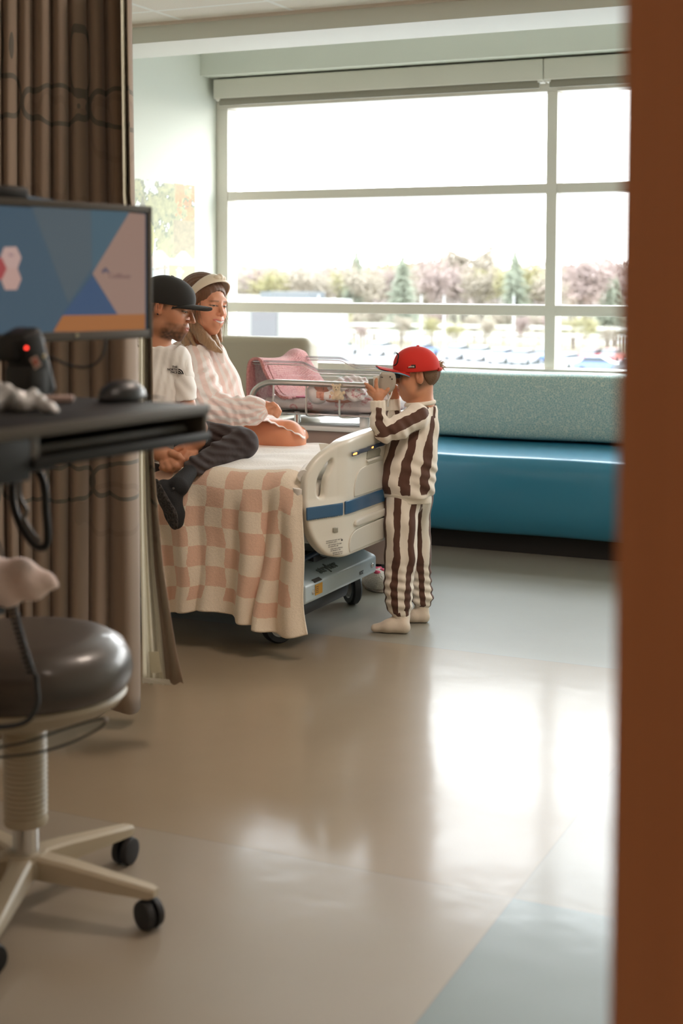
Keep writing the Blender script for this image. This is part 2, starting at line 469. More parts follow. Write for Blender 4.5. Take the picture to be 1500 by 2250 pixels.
# small scuffs
sc1 = mth(nt, 'GREATER_THAN', noise(nt, scl(nt, gp, (9, 30, 9)), 1.0, 6, 0.65), 0.735)
c3 = mix(nt, mth(nt, 'MULTIPLY', sc1, 0.35), c2, (0.1, 0.085, 0.07))
nt.links.new(c3, bs.inputs['Base Color'])
nt.links.new(mth(nt, 'MULTIPLY_ADD', noise(nt, gp, 5.5, 5, 0.6), 0.10, 0.36), bs.inputs['Roughness'])
bs.inputs['Coat Weight'].default_value = 0.42; nt.links.new(mth(nt, 'MULTIPLY_ADD', noise(nt, gp, 5.5, 5, 0.6), 0.08, 0.10), bs.inputs['Coat Roughness'])
bs.inputs['Specular IOR Level'].default_value = 0.5
wv = mth(nt, 'ADD', noise(nt, gp, 3.0, 3), mth(nt, 'MULTIPLY', noise(nt, gp, 14, 2), 0.18))
wv = mth(nt, 'ADD', wv, mth(nt, 'MULTIPLY', sm, -0.05))
nt.links.new(bumpn(nt, wv, 0.22, 0.008, bs), bs.inputs['Coat Normal'])
struct(slab('floor', (-4.4, YB, -0.1), (1.2, 7.6, 0.0), fm))

# acoustic ceiling with a visible grid
cm = M('acoustic_tile', srgb(226, 214, 200), 0.9); nt = cm.node_tree; bs = nt.nodes['Principled BSDF']; gp = geo_pos(nt); P = sep(nt, gp)
def grid(v, off, per, w):
    q = mth(nt, 'PINGPONG', mth(nt, 'ADD', v, off), per / 2); return mth(nt, 'LESS_THAN', q, w)
gx = grid(P['X'], 3.54 + 10 * 0.59, 0.59, 0.013); gy = grid(P['Y'], -5.68 + 20 * 0.59, 0.59, 0.013)
g = mth(nt, 'MAXIMUM', gx, gy)
nt.links.new(mix(nt, g, srgb(240, 230, 218), srgb(250, 246, 240)), bs.inputs['Base Color'])
bumpn(nt, mth(nt, 'ADD', mth(nt, 'MULTIPLY', g, 2.0), mth(nt, 'MULTIPLY', noise(nt, gp, 160, 2), 0.4)), 0.5, 0.004, bs)
BY1, BY2, BZ = 5.95, 6.34, 2.40
struct(slab('ceiling', (-4.4, YB, ZC), (1.2, BY1, ZC + 0.1), cm))
struct(slab('trim_1', (XL, BY1 - 0.03, ZC - 0.012), (XR, BY1 - 0.001, ZC), M('grid_trim', srgb(216, 202, 186), 0.5)))
struct(MB().box(((XL + XR) / 2, (BY1 + BY2) / 2, (BZ + 2.95) / 2), (XR - XL, BY2 - BY1, 2.95 - BZ)).build('trim_2', [wallm, whitem], smooth=False))
for f in bpy.data.objects['trim_2'].data.polygons:
    if f.normal.z < -0.5: f.material_index = 1
struct(slab('trim_3', (XL, 7.217, 2.432), (XR, 7.399, 2.95), wallm))
struct(slab('trim_4', (XL, BY2, 2.95), (XR, 7.5, 3.02), whitem))
struct(slab('wall_left', (XL - 0.15, YB, 0), (XL, 7.6, 3.0), wallm))
struct(slab('wall_right', (XR, YB, 0), (XR + 0.15, 7.6, 3.0), wallm))
struct(slab('wall_back', (XL, YB - 0.15, 0), (XR, YB, ZC), M('corridor_wall', srgb(200, 170, 140), 0.8)))
# window wall: under the sill and over the head
ww = MB(); ww.box(((XL + XR) / 2, YW + 0.12, 0.385), (XR - XL, 0.2, 0.77)); ww.box(((XL + XR) / 2, YW + 0.12, 2.64), (XR - XL, 0.2, 0.70))
struct(ww.build('wall_window', wallm, smooth=False))
struct(slab('baseboard_left', (XL, YB, 0), (XL + 0.012, 7.38, 0.1), M('baseboard', srgb(70, 62, 56), 0.5)))

# window frame
alu = M('window_aluminium', srgb(232, 227, 216), 0.42, 0.0, coat=0.2)
win = struct(empty('window_1', (-1.65, YW, 0.77)))
def wbar(name, x0, x1, z0, z1, y0=YW, y1=YW + 0.12):
    return MB().box(((x0 + x1) / 2, (y0 + y1) / 2, (z0 + z1) / 2), (x1 - x0, y1 - y0, z1 - z0), bev=0.003).build(name, alu, win, smooth=False)
cols_ = [(XL, XL + 0.075), (-2.176, -2.118), (-0.16, -0.102), (XR - 0.075, XR)]
for i, (a, b) in enumerate(cols_): wbar('window_mullion' if 0 < i < 3 else 'window_jamb', a, b, 0.775, 2.262)
wbar('window_head', XL, XR, 2.262, 2.32); wbar('window_sill', XL, XR, 0.735, 0.785, YW - 0.04, YW + 0.12)
for (a, b) in zip(cols_, cols_[1:]):
    wbar('window_transom', a[1], b[0], 1.724, 1.776, YW + 0.002, YW + 0.115); wbar('window_transom', a[1], b[0], 1.068, 1.126, YW + 0.002, YW + 0.115)
gm = glass_mat('window_glass', (0.97, 0.985, 0.98), 0.8)
for (a, b) in zip(cols_, cols_[1:]):
    for (z0, z1) in ((0.785, 1.068), (1.126, 1.724), (1.776, 2.262)):
        MB().quad((a[1], YW + 0.098, z0), (b[0], YW + 0.098, z0), (b[0], YW + 0.098, z1), (a[1], YW + 0.098, z1)).build('glass_pane', gm, win, smooth=False)
# roller shade cassettes
shm = M('shade_cassette', srgb(222, 218, 206), 0.45)
for i, (a, b) in enumerate(((XL + 0.035, -2.172), (-2.168, -0.13), (-0.126, XR - 0.03))):
    t = empty('roller_shade', ((a + b) / 2, 7.35, 2.31), ['rolled-up shade in long pale cassette over the widest window bay, left end by wall',
        'rolled-up shade in pale cassette over the narrower bay right of the upright window bar', 'rolled-up shade in pale cassette over the window bay behind the door'][i], 'window shade', 'roller shades along the window head')
    MB().box(((a + b) / 2, 7.35, 2.366), (b - a, 0.095, 0.110), bev=0.004).build('cassette', shm, t, smooth=False)
    MB().box(((a + b) / 2, 7.33, 2.292), (b - a - 0.05, 0.016, 0.042), bev=0.005).build('hem_bar', M('hem_bar', srgb(150, 144, 130), 0.5), t)
    for s in (a + 0.02, b - 0.02):
        MB().box((s, 7.35, 2.306), (0.03, 0.06, 0.012), bev=0.003).build('end_bracket', whitem, t)

# landscape print on the left wall
Y0, Y1, Z0, Z1 = 5.95, 7.143, 1.00, 1.797
nu, nv = 170, 116
U, Vv = np.meshgrid(np.linspace(0, 1, nu), np.linspace(0, 1, nv), indexing='ij')
def vnoise(u, v, s, seed):
    r = np.random.default_rng(seed).random((64, 64)); x, y = u * s, v * s
    i, j = np.floor(x).astype(int), np.floor(y).astype(int); fx, fy = x - i, y - j
    fx, fy = fx * fx * (3 - 2 * fx), fy * fy * (3 - 2 * fy); g = lambda a, b: r[a % 64, b % 64]
    return (g(i, j) * (1 - fx) + g(i + 1, j) * fx) * (1 - fy) + (g(i, j + 1) * (1 - fx) + g(i + 1, j + 1) * fx) * fy
def fb(u, v, s, sd): return 0.5 * vnoise(u, v, s, sd) + 0.3 * vnoise(u, v, s * 2.3, sd + 1) + 0.2 * vnoise(u, v, s * 5.1, sd + 2)
L = np.array
img = np.zeros((nu, nv, 3)); img[:] = L(srgb(236, 240, 236))
def paint(mask, col, var=0.25, s=30, sd=3):
    n = fb(U, Vv, s, sd)[..., None]; cc = L(srgb(*col)) * (1 - var + 2 * var * n); img[mask] = np.clip(cc, 0, 1)[mask] if cc.shape == img.shape else 0
h1 = 0.62 + 0.5 * (fb(U, Vv * 0, 9, 5) - 0.3)
ev = fb(U, Vv, 16, 9)
paint((Vv > 0.45) & (ev > 0.40) & (Vv < 1.0), (166, 166, 116), 0.45, 34, 3)
paint((Vv > 0.48) & (ev < 0.46) & (ev > 0.36), (120, 128, 90), 0.4, 40, 13)
paint((U > 0.82) & (Vv > 0.70) & (fb(U, Vv, 20, 22) > 0.42), (214, 140, 84), 0.4, 44, 7)
paint((U > 0.45) & (U < 0.62) & (Vv > 0.50) & (Vv < 0.50 + 3.0 * (0.13 - abs(U - 0.535))), (120, 118, 90), 0.4, 40, 17)
paint((U > 0.80) & (Vv > 0.50) & (Vv < 0.74), (160, 146, 108), 0.35, 40, 19)
paint(((U - 0.58) / 0.055) ** 2 + ((Vv - 0.60) / 0.12) ** 2 < 1, (205, 205, 120), 0.2, 40, 8)
paint((Vv > 0.40) & (Vv < 0.50 + 0.03 * np.sin(U * 30)), (226, 204, 186), 0.2, 40, 10)
paint(Vv <= 0.40, (186, 200, 205), 0.12, 14, 11)
paint((Vv <= 0.42) & (U > 0.76) & (fb(U, Vv, 14, 31) > 0.40), (176, 164, 112), 0.35, 36, 12)
paint((Vv <= 0.36) & (U > 0.28) & (U < 0.76) & (Vv < 0.36 - 0.2 * abs(U - 0.5)) & (Vv > 0.12 + 0.3 * abs(U - 0.6)), (206, 192, 170), 0.1, 30, 14)
paint((abs(U - 0.60) < 0.006) & (Vv < 0.46), (170, 150, 126), 0.1); paint((abs(U - 0.72) < 0.008) & (Vv < 0.42), (150, 138, 118), 0.1)
paint((abs(Vv - 0.33 - 0.1 * U) < 0.006) & (U < 0.75), (170, 156, 134), 0.1); paint((Vv < 0.1) & (U > 0.75), (226, 206, 190), 0.2, 30, 33)
img = img * 0.84 + 0.16 * 0.9
Vp = np.stack([np.full(U.shape, XL + 0.003), Y0 + (Y1 - Y0) * U, Z0 + (Z1 - Z0) * Vv], -1).reshape(-1, 3)
I = np.arange(nu * nv).reshape(nu, nv); Q = np.stack([I[:-1, :-1], I[1:, :-1], I[1:, 1:], I[:-1, 1:]], -1).reshape(-1, 4)
t = empty('wall_print', (XL + 0.01, (Y0 + Y1) / 2, Z0), 'unframed autumn print of trees above a footbridge and pond, on the pale wall', 'picture')
mesh_obj('printed_face', Vp, Q, vcol_mat('printed_paper', 0.55), t, False, cols=img.reshape(-1, 3))
MB().box((XL + 0.0014, (Y0 + Y1) / 2, (Z0 + Z1) / 2), (0.0024, Y1 - Y0, Z1 - Z0)).build('backing', whitem, t, smooth=False)

# the wooden door beside the camera
wd = M('orange_wood_veneer', srgb(168, 94, 48), 0.6, spec=0.25); nt = wd.node_tree; bs = nt.nodes['Principled BSDF']
n1 = noise(nt, scl(nt, obj_co(nt), (60, 60, 1.6)), 1.0, 6, 0.6)
nt.links.new(mix(nt, n1, srgb(160, 100, 62), srgb(190, 124, 80)), bs.inputs['Base Color'])
E0 = pz(1352, 1100, 1.04); dirn = np.array([0.62, -0.78, 0]); nrm = np.array([0.78, 0.62, 0])
door = struct(empty('door_1', (E0[0] + 0.4 * dirn[0], E0[1] + 0.4 * dirn[1], 0)))
Rm = Matrix(((dirn[0], nrm[0], 0, 0), (dirn[1], nrm[1], 0, 0), (0, 0, 1, 0), (0, 0, 0, 1)))
cd = np.array([E0[0], E0[1], 0]) + dirn * 0.46 + nrm * 0.022
MB().box((cd[0], cd[1], 1.06), (0.92, 0.044, 2.10), rot=Rm, bev=0.002).build('door_leaf', wd, door, smooth=False)

# unseen ceiling panels added as warm fill for the camera side of the room
for i, (x, y) in enumerate(((-0.4, 1.6), (-0.9, -0.9), (-3.3, -0.7), (-0.9, 3.6))):
    t = empty('ceiling_fill_light', (x, y, ZC - 0.02), ['added square fill lamp on the ceiling just inside the doorway', 'added square fill lamp on the ceiling above the doorway', 'added square fill lamp on the ceiling in the far back corner', 'added square fill lamp on the ceiling over the middle of the room'][i], 'fill light', 'added fill lamps')
    MB().box((x, y, ZC - 0.011), (0.62, 0.62, 0.018), bev=0.003).build('frame', whitem, t)
    MB().box((x, y, ZC - 0.0215), (0.54, 0.54, 0.003)).build('diffuser', M('fill_lamp_diffuser' + '_bright' * (i == 3), (1, 0.9, 0.76), 0.5, emit=((1.0, 0.83, 0.71), FILL_LAMP * (1.25 if i == 3 else 0.45))), t, smooth=False)
# ------------------------------------------------------------------ daybed under the window
blue = M('blue_vinyl', srgb(52, 132, 164), 0.34, bump=(350, 0.05, 0.0005), coat=0.25)
pat = M('teal_crackle_fabric', srgb(120, 160, 160), 0.5); nt = pat.node_tree; bs = nt.nodes['Principled BSDF']
vo = nt.nodes.new('ShaderNodeTexVoronoi'); vo.feature = 'DISTANCE_TO_EDGE'; vo.inputs['Scale'].default_value = 105
nz = nt.nodes.new('ShaderNodeTexNoise'); nz.inputs['Scale'].default_value = 40
ad = nt.nodes.new('ShaderNodeVectorMath'); ad.operation = 'MULTIPLY_ADD'; oc = obj_co(nt)
nt.links.new(nz.outputs['Color'], ad.inputs[0]); ad.inputs[1].default_value = (0.012, 0.012, 0.012); nt.links.new(oc, ad.inputs[2]); nt.links.new(ad.outputs[0], vo.inputs['Vector'])
e = mth(nt, 'LESS_THAN', vo.outputs['Distance'], 0.085)
nt.links.new(mix(nt, e, srgb(146, 184, 184), srgb(206, 218, 204)), bs.inputs['Base Color'])
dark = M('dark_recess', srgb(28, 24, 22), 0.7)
day = empty('daybed', (-1.1, 6.55, 0), 'long window daybed with glossy blue vinyl seat and teal crackle-patterned backrest', 'bench')
def cushion(name, x0, x1, prof, m, parent, h=0.02, n=3):
    """prof: closed (y, z) outline, swept along X with softly closed ends"""
    pr = spline(prof, n, True); k = len(pr); c = np.mean(pr, 0); V, F = [], []
    xs = [(x0, 0.90), (x0 + 0.006, 0.96), (x0 + 0.02, 1.0)] + [(x0 + (x1 - x0) * i / 24, 1.0) for i in range(1, 24)] + [(x1 - 0.02, 1.0), (x1 - 0.006, 0.96), (x1, 0.90)]
    for (x, s) in xs:
        for p in pr: q = c + (p - c) * s; V.append((x, q[0] + 0.0015 * math.sin(x * 9), q[1] + 0.002 * math.sin(x * 7 + 1)))
    for i in range(len(xs) - 1):
        for j in range(k): F.append((i * k + j, i * k + (j + 1) % k, (i + 1) * k + (j + 1) % k, (i + 1) * k + j))
    F.append(tuple(range(k - 1, -1, -1))); F.append(tuple((len(xs) - 1) * k + j for j in range(k)))
    mb = MB(); vs = [mb.bm.verts.new(v) for v in V]
    for f in F: mb.bm.faces.new([vs[i] for i in f])
    return mb.build(name, m, parent, sharp=60)
DX0, DX1 = -2.62, XR - 0.01
cushion('seat_cushion', DX0, DX1, [(6.185, 0.12), (6.155, 0.20), (6.145, 0.32), (6.15, 0.40), (6.17, 0.438), (6.21, 0.455), (6.40, 0.462), (6.70, 0.458), (6.97, 0.452), (6.99, 0.40), (6.99, 0.15), (6.96, 0.095), (6.60, 0.09), (6.25, 0.09)], blue, day)
cushion('back_cushion', DX0, DX1, [(6.765, 0.475), (6.745, 0.52), (6.75, 0.65), (6.765, 0.765), (6.785, 0.792), (6.83, 0.800), (6.99, 0.795), (7.02, 0.78), (7.03, 0.70), (7.03, 0.50), (6.99, 0.468), (6.85, 0.466)], pat, day)
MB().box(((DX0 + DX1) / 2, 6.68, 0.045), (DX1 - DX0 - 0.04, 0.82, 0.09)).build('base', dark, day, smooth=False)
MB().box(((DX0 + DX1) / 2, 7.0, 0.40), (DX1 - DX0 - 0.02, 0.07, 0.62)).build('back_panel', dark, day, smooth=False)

# ------------------------------------------------------------------ recliner in the corner
tan = M('putty_vinyl', srgb(176, 166, 146), 0.45, bump=(300, 0.05, 0.0005))
rc = empty('recliner', (-3.4, 6.3, 0), 'putty-coloured vinyl recliner with tall square back, in the corner behind the couple', 'armchair')
MB().box((-3.48, 6.62, 0.66), (0.60, 0.16, 0.60), rot=Matrix.Rotation(-0.10, 4, 'X'), bev=0.045, seg=4).build('backrest', tan, rc)
MB().box((-3.48, 6.25, 0.38), (0.56, 0.62, 0.16), bev=0.04, seg=4).build('seat', tan, rc)
for s in (-1, 1): MB().box((-3.48 + s * 0.33, 6.3, 0.42), (0.10, 0.70, 0.34), bev=0.035, seg=4).build('armrest', tan, rc)
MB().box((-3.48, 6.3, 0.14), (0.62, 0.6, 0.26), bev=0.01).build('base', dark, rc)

# ------------------------------------------------------------------ outside: ground, road, fence, cars, building, trees
GZ = -6.75
gr = M('winter_lawn_and_asphalt', (0.2, 0.17, 0.13), 0.9); nt = gr.node_tree; bs = nt.nodes['Principled BSDF']; gp = geo_pos(nt); P = sep(nt, gp)
lot = mth(nt, 'LESS_THAN', P['Y'], 148.0)
nn = noise(nt, gp, 0.05, 4); road = mth(nt, 'LESS_THAN', mth(nt, 'ABSOLUTE', mth(nt, 'SUBTRACT', P['Y'], 190)), 5.0)
c = mix(nt, nn, (0.20, 0.165, 0.115), (0.14, 0.15, 0.085))
c = mix(nt, road, c, (0.20, 0.20, 0.20)); c = mix(nt, lot, c, (0.19, 0.19, 0.195)); nt.links.new(c, bs.inputs['Base Color'])
struct(slab('ground', (-420, 9, GZ - 0.2), (300, 520, GZ), gr))
# the floor of the sky line: low wooded ridge
rv, rf = [], []
for i in range(90):
    x = -430 + i * 8.2; hh = 9.0 + 2.6 * math.sin(i * 0.23) + 1.6 * math.sin(i * 0.71 + 1)
    rv += [(x, 345 + 6 * math.sin(i), GZ), (x, 350 + 6 * math.sin(i), GZ + hh), (x, 420, GZ)]
for i in range(89):
    a = i * 3; rf += [(a, a + 3, a + 4, a + 1), (a + 1, a + 4, a + 5, a + 2)]
rm = M('distant_woodland', (0.20, 0.165, 0.155), 1.0, var=(0.12, 0.35), bump=(0.8, 1.0, 1.5))
struct(mesh_obj('distant_ridge', rv, rf, rm, smooth=False))

TWIG = [M('reddish_twigs', (0.24, 0.185, 0.17), 1.0), M('tan_twigs', (0.25, 0.215, 0.17), 1.0), M('evergreen_needles', (0.16, 0.175, 0.13), 1.0, var=(0.8, 0.3)), M('yellow_green_buds', (0.22, 0.20, 0.10), 1.0)]
BARK = M('grey_bark', (0.12, 0.105, 0.09), 1.0)
def bare_tree(seed, H, R, kind):
    """trunk, forking limbs and a haze of fine twigs"""
    rg = random.Random(seed); tr = MB(); tips = []
    def grow(p, d, L, r, lev):
        q = p + d * L; tr.tube([p, (p + q) / 2 + Vector((rg.uniform(-1, 1), rg.uniform(-1, 1), 0)) * L * 0.05, q], [r, r * 0.85, r * 0.7], 5)
        tips.append((q, lev))
        if lev >= 3: return
        for k in range(3 if lev < 2 else 2):
            a = rg.uniform(0, 2 * PI); s = rg.uniform(0.35, 0.75)
            nd = (d + Vector((math.cos(a), math.sin(a), rg.uniform(-0.1, 0.3))) * s).normalized(); grow(q, nd, L * rg.uniform(0.6, 0.8), r * 0.6, lev + 1)
    grow(Vector((0, 0, 0)), Vector((0, 0, 1)), H * 0.3, H * 0.018, 0)
    tw = []; tf = []
    pts = [t[0] for t in tips if t[1] >= 1]
    for i in range(620):
        b = pts[rg.randrange(len(pts))]; d = Vector((rg.gauss(0, 1), rg.gauss(0, 1), rg.gauss(0.3, 0.8))).normalized(); L = rg.uniform(0.06, 0.20) * H
        p = b + Vector((rg.gauss(0, 1), rg.gauss(0, 1), rg.gauss(0, 1))) * R * 0.16; q = p + d * L
        s = d.cross(Vector((rg.gauss(0, 1), rg.gauss(0, 1), rg.gauss(0, 1)))).normalized() * (0.011 * H * rg.uniform(0.5, 1.2)); n = len(tw)
        s2 = d.cross(s)
        tw += [p - s, p + s, p + s2, q]; tf += [(n, n + 1, n + 3), (n + 1, n + 2, n + 3), (n + 2, n, n + 3)]
    return tr, tw, tf
def evergreen(seed, H, R):
    rg = random.Random(seed); tr = MB(); tr.tube([(0, 0, 0), (0, 0, H * 0.95)], [H * 0.02, H * 0.004], 6); tw = []; tf = []
    for i in range(900):
        z = rg.uniform(0.10, 0.98) ** 0.85 * H; rr = R * (1 - z / H) ** 0.7 * rg.uniform(0.3, 1.05) + 0.1; a = rg.uniform(0, 2 * PI)
        p = Vector((math.cos(a) * rr * 0.3, math.sin(a) * rr * 0.3, z)); q = Vector((math.cos(a) * rr, math.sin(a) * rr, z - rg.uniform(0, 0.10) * H + 0.03 * H))
        d = (q - p).normalized(); s = d.cross(Vector((0, 0, 1))).normalized() * H * 0.022; u = Vector((0, 0, H * 0.018)); n = len(tw)
        tw += [p - s, p + s, p + u, q]; tf += [(n, n + 1, n + 3), (n + 1, n + 2, n + 3), (n + 2, n, n + 3)]
    return tr, tw, tf
def copy_tree(o, parent=None):
    c = o.copy(); COL.objects.link(c)
    if parent is not None: c.parent = parent
    for ch in list(o.children):
        d = copy_tree(ch, c); d.matrix_parent_inverse = ch.matrix_parent_inverse.copy()
    return c
protos = []
KL = ['bare reddish-grey tree standing beyond the parking lot', 'bare tan tree standing beyond the parking lot', 'dark evergreen standing among the bare trees beyond the lot', 'yellow-green budding tree standing beyond the parking lot']
for k, (kind, seed) in enumerate(((0, 1), (0, 2), (1, 3), (1, 4), (3, 5), (2, 6), (2, 7))):
    tr, tw, tf = evergreen(seed, 10, 3.5) if kind == 2 else bare_tree(seed, 10, 4.2, kind)
    r = empty('evergreen_tree' if kind == 2 else 'bare_tree', (0, 0, GZ), KL[kind], 'tree', ['reddish bare trees', 'tan bare trees', 'evergreens', 'budding trees'][kind] + ' beyond the parking lot')
    tr.build('trunk', BARK, r); o = mesh_obj('crown', [(*(v + Vector((0, 0, 0))),) for v in tw], tf, TWIG[kind], r, False)
    for c_ in r.children: c_.matrix_parent_inverse = Matrix.Identity(4)
    protos.append(r)
used = [False] * len(protos)
PLACED = []
def plant(k, px, Y, H, rot):
    g = py_(px, 640, Y); R_ = 0.42 * H
    if any(math.hypot(g[0] - a, Y - b) < 0.6 * (R_ + c) for a, b, c in PLACED): return
    PLACED.append((g[0], Y, R_))
    if not used[k]: r = protos[k]; used[k] = True
    else: r = copy_tree(protos[k])
    s = H / 10; r.location = (g[0], Y, GZ); r.scale = (s, s, s); r.rotation_euler = (0, 0, rot)
rg = random.Random(3)
for (px, Y, k, H) in ((782, 215, 5, 13.0), (884, 172, 6, 11.4), (1130, 200, 5, 12.6), (1335, 170, 6, 8.6), (1352, 176, 5, 9.0), (1020, 240, 3, 17.5), (1000, 250, 2, 16.0), (1045, 236, 2, 16.5), (1262, 165, 0, 13.2), (1250, 170, 1, 12.0), (1300, 215, 0, 13.5), (1345, 222, 1, 14.0), (1385, 212, 0, 13.0), (1180, 232, 0, 13.5), (945, 232, 0, 15.0), (860, 240, 4, 13.5)):
    plant(k, px, Y, H, rg.uniform(0, 6))
spots = []
for r_ in range(13):
    for c_ in range(14): spots.append((205 + r_ * 10 + rg.uniform(-2, 2), (c_ + 0.5 * (r_ % 2)) / 13.8 + rg.uniform(-0.012, 0.012)))
for (Y, u) in spots:
    px = 480 + 930 * u
    if px < 470 or px > 1440: continue
    plant(rg.choice([0, 1, 2, 3, 4, 0, 2]), px, Y, rg.uniform(10.0, 12.4) * (0.80 + Y / 900), rg.uniform(0, 6))
for i in range(24):
    px = 600 + (i % 12) * 68 + rg.uniform(-12, 12) + (i // 12) * 30; Y = 158 + (i // 12) * 16 + rg.uniform(-2, 2); plant(rg.choice([0, 1, 2, 3, 4, 4]), px, Y, rg.uniform(3.2, 5.5), rg.uniform(0, 6))

# cars in the lot
def car(col):
    r = empty('parked_car', (0, 0, 0))
    body = M('car_paint_' + col[0], col[1], 0.25, coat=1.0)
    b = MB(); pr = [(-2.2, 0.35), (-2.25, 0.75), (-2.1, 0.95), (-1.2, 1.02), (1.3, 1.0), (2.1, 0.85), (2.25, 0.6), (2.2, 0.35)]
    b.prism([(x, -0.85, z) for x, z in pr], (0, 1.7, 0)).build('body', body, r, smooth=False)
    g = MB(); g.prism([(x, -0.72, z) for x, z in [(-1.75, 0.98), (-1.2, 1.44), (0.25, 1.48), (1.15, 1.0)]], (0, 1.44, 0)).build('cabin', M('car_glass', (0.05, 0.06, 0.07), 0.08), r, smooth=False)
    MB().box((-0.45, 0, 1.47), (1.5, 1.3, 0.05), bev=0.02).build('roof', body, r)
    for x in (-1.4, 1.4):
        for y in (-0.82, 0.82): MB().cyl((x, y - 0.1, 0.33), (x, y + 0.1, 0.33), 0.33, seg=16).build('wheel', M('tyre', (0.02, 0.02, 0.02), 0.8), r)
    return r
cars = []
ccol = [('white', (0.72, 0.72, 0.72)), ('silver', (0.42, 0.43, 0.45)), ('red', (0.36, 0.06, 0.06)), ('blue', (0.10, 0.16, 0.36)), ('charcoal', (0.10, 0.11, 0.12))]
CP = {q[0]: None for q in ccol}
ORD = ['first', 'second', 'third', 'fourth', 'fifth', 'sixth', 'seventh', 'eighth', 'ninth', 'tenth', 'eleventh', 'twelfth', 'thirteenth', 'fourteenth', 'fifteenth']
CARS = [(660, 143, 'white', 1.5), (706, 139, 'charcoal', 1.5), (752, 141, 'silver', 1.5), (840, 142, 'white', 1.5), (1010, 139, 'silver', 1.5), (1058, 137, 'white', 1.5), (1106, 134, 'white', 1.5), (1154, 133, 'silver', 1.5), (1202, 137, 'blue', 1.5), (1250, 128, 'white', 1.3), (1302, 138, 'red', 1.5), (1318, 123, 'blue', 0.1), (1349, 139, 'red', 1.5), (1408, 121, 'charcoal', 0.1), (930, 141, 'blue', 1.5)]
for i, (px, Y, c_, rz) in enumerate(sorted(CARS)):
    if CP[c_] is None: r = car([q for q in ccol if q[0] == c_][0]); CP[c_] = r; 
    else: r = copy_tree(CP[c_])
    g = py_(px, 700, Y); r.location = (g[0], Y, GZ); r.rotation_euler = (0, 0, rz)
    tag(r, c_ + ' car in the lot outside, ' + ORD[i] + ' car from the left', 'car', 'cars in the parking lot')
# long low buildings on the left
b1 = empty('office_building', (py_(545, 700, 120)[0], 120, GZ), 'flat-roofed pale office block seen through the left of the window', 'building')
xa, xb = py_(480, 700, 120)[0], py_(612, 700, 120)[0]
MB().box(((xa + xb) / 2 - 3, 128, GZ + 2.9), (xb - xa + 6, 16, 5.8)).build('wall', M('pale_cladding', (0.2, 0.2, 0.185), 0.8), b1, smooth=False)
MB().box(((xa + xb) / 2 - 3, 128, GZ + 5.95), (xb - xa + 6.6, 16.6, 0.35)).build('roof_edge', M('roof_metal', (0.3, 0.31, 0.3), 0.5), b1, smooth=False)
MB().box((xb - 1.4, 119.7, GZ + 2.7), (2.6, 0.4, 5.0)).build('entrance_bay', M('dark_cladding', (0.07, 0.07, 0.075), 0.5), b1, smooth=False)
MB().box(((xa + xb) / 2 - 4, 119.85, GZ + 1.6), (xb - xa, 0.2, 1.6)).build('window_band', M('band_glass', (0.05, 0.07, 0.08), 0.1), b1, smooth=False)
b2 = empty('roof_plant_house', (py_(600, 640, 190)[0], 190, GZ), 'grey louvred plant house on the far roof line left of the trees', 'building')
x2 = py_(610, 640, 190)[0]
MB().box((x2 + 1, 193, GZ + 3.2), (8, 6, 6.4)).build('wall', M('louvre_grey', (0.09, 0.10, 0.11), 0.7), b2, smooth=False)
MB().box((x2 - 9, 195, GZ + 2.9), (26, 6, 5.8)).build('annex', M('pale_annex', (0.26, 0.25, 0.23), 0.7), b2, smooth=False)
# roadside rails and fence
fr = empty('guard_rail', (-60, 170, GZ), 'long pale horizontal guard rails beyond the parking lot', 'fence')
for z in (2.6, 1.7): MB().box((-60, 164, GZ + z), (160, 0.1, 0.35)).build('rail', M('rail_paint', (0.5, 0.5, 0.48), 0.6), fr, smooth=False)
for i in range(20): MB().box((-136 + i * 8, 164.1, GZ + 1.4), (0.2, 0.2, 2.8)).build('post', M('rail_post', (0.28, 0.28, 0.27), 0.6), fr, smooth=False)
pf = empty('picket_fence', (-45, 152, GZ), 'low brown picket fence along the back of the parking lot', 'fence')
mb = MB()
for i in range(170): mb.box((-88 + i * 0.42, 151, GZ + 1.1), (0.16, 0.05, 2.2))
mb.build('pickets', M('fence_wood', (0.10, 0.07, 0.05), 0.8), pf, smooth=False)
for i, px in enumerate((700, 925, 975, 1128)):
    g = py_(px, 700, 150); MB_ = MB().tube([(g[0], 150, GZ), (g[0], 150, GZ + 6.5)], [0.13, 0.09], 8)
    t = MB_.build('lamp_post', M('pole_grey', (0.3, 0.3, 0.3), 0.5)); tag(t, 'slim grey lamp post outside, ' + ORD[i] + ' of four from the left', 'lamp post', 'lamp posts by the lot')
# ------------------------------------------------------------------ hospital bed, foot towards +X
cream = M('bed_cream_plastic', srgb(228, 223, 211), 0.36, coat=0.25)
cream2 = M('bed_panel_plastic', srgb(214, 211, 202), 0.30, coat=0.3)
bluep = M('bed_blue_trim', srgb(44, 88, 126), 0.35, coat=0.3)
greyp = M('bed_grey_metal', srgb(176, 190, 196), 0.38, coat=0.2)
blackp = M('black_rubber', (0.018, 0.018, 0.02), 0.6)
chrome = M('chrome', (0.7, 0.7, 0.7), 0.18, 1.0)
steel = M('brushed_steel', (0.58, 0.56, 0.53), 0.32, 1.0)
sheetm = M('white_bed_sheet', srgb(226, 220, 210), 0.85, bump=(12, 0.3, 0.01), sheen=0.2)
BYC = 4.66
bed = empty('hospital_bed', (-3.1, BYC, 0), 'hospital bed with cream plastic footboard and blue stripe, the couple sitting on it', 'bed')
MB().box((-3.09, BYC, 0.515), (2.12, 0.90, 0.15), bev=0.045, seg=4).build('mattress', sheetm, bed)
MB().box((-3.09, BYC, 0.405), (2.10, 0.86, 0.06), bev=0.01).build('deck', greyp, bed)
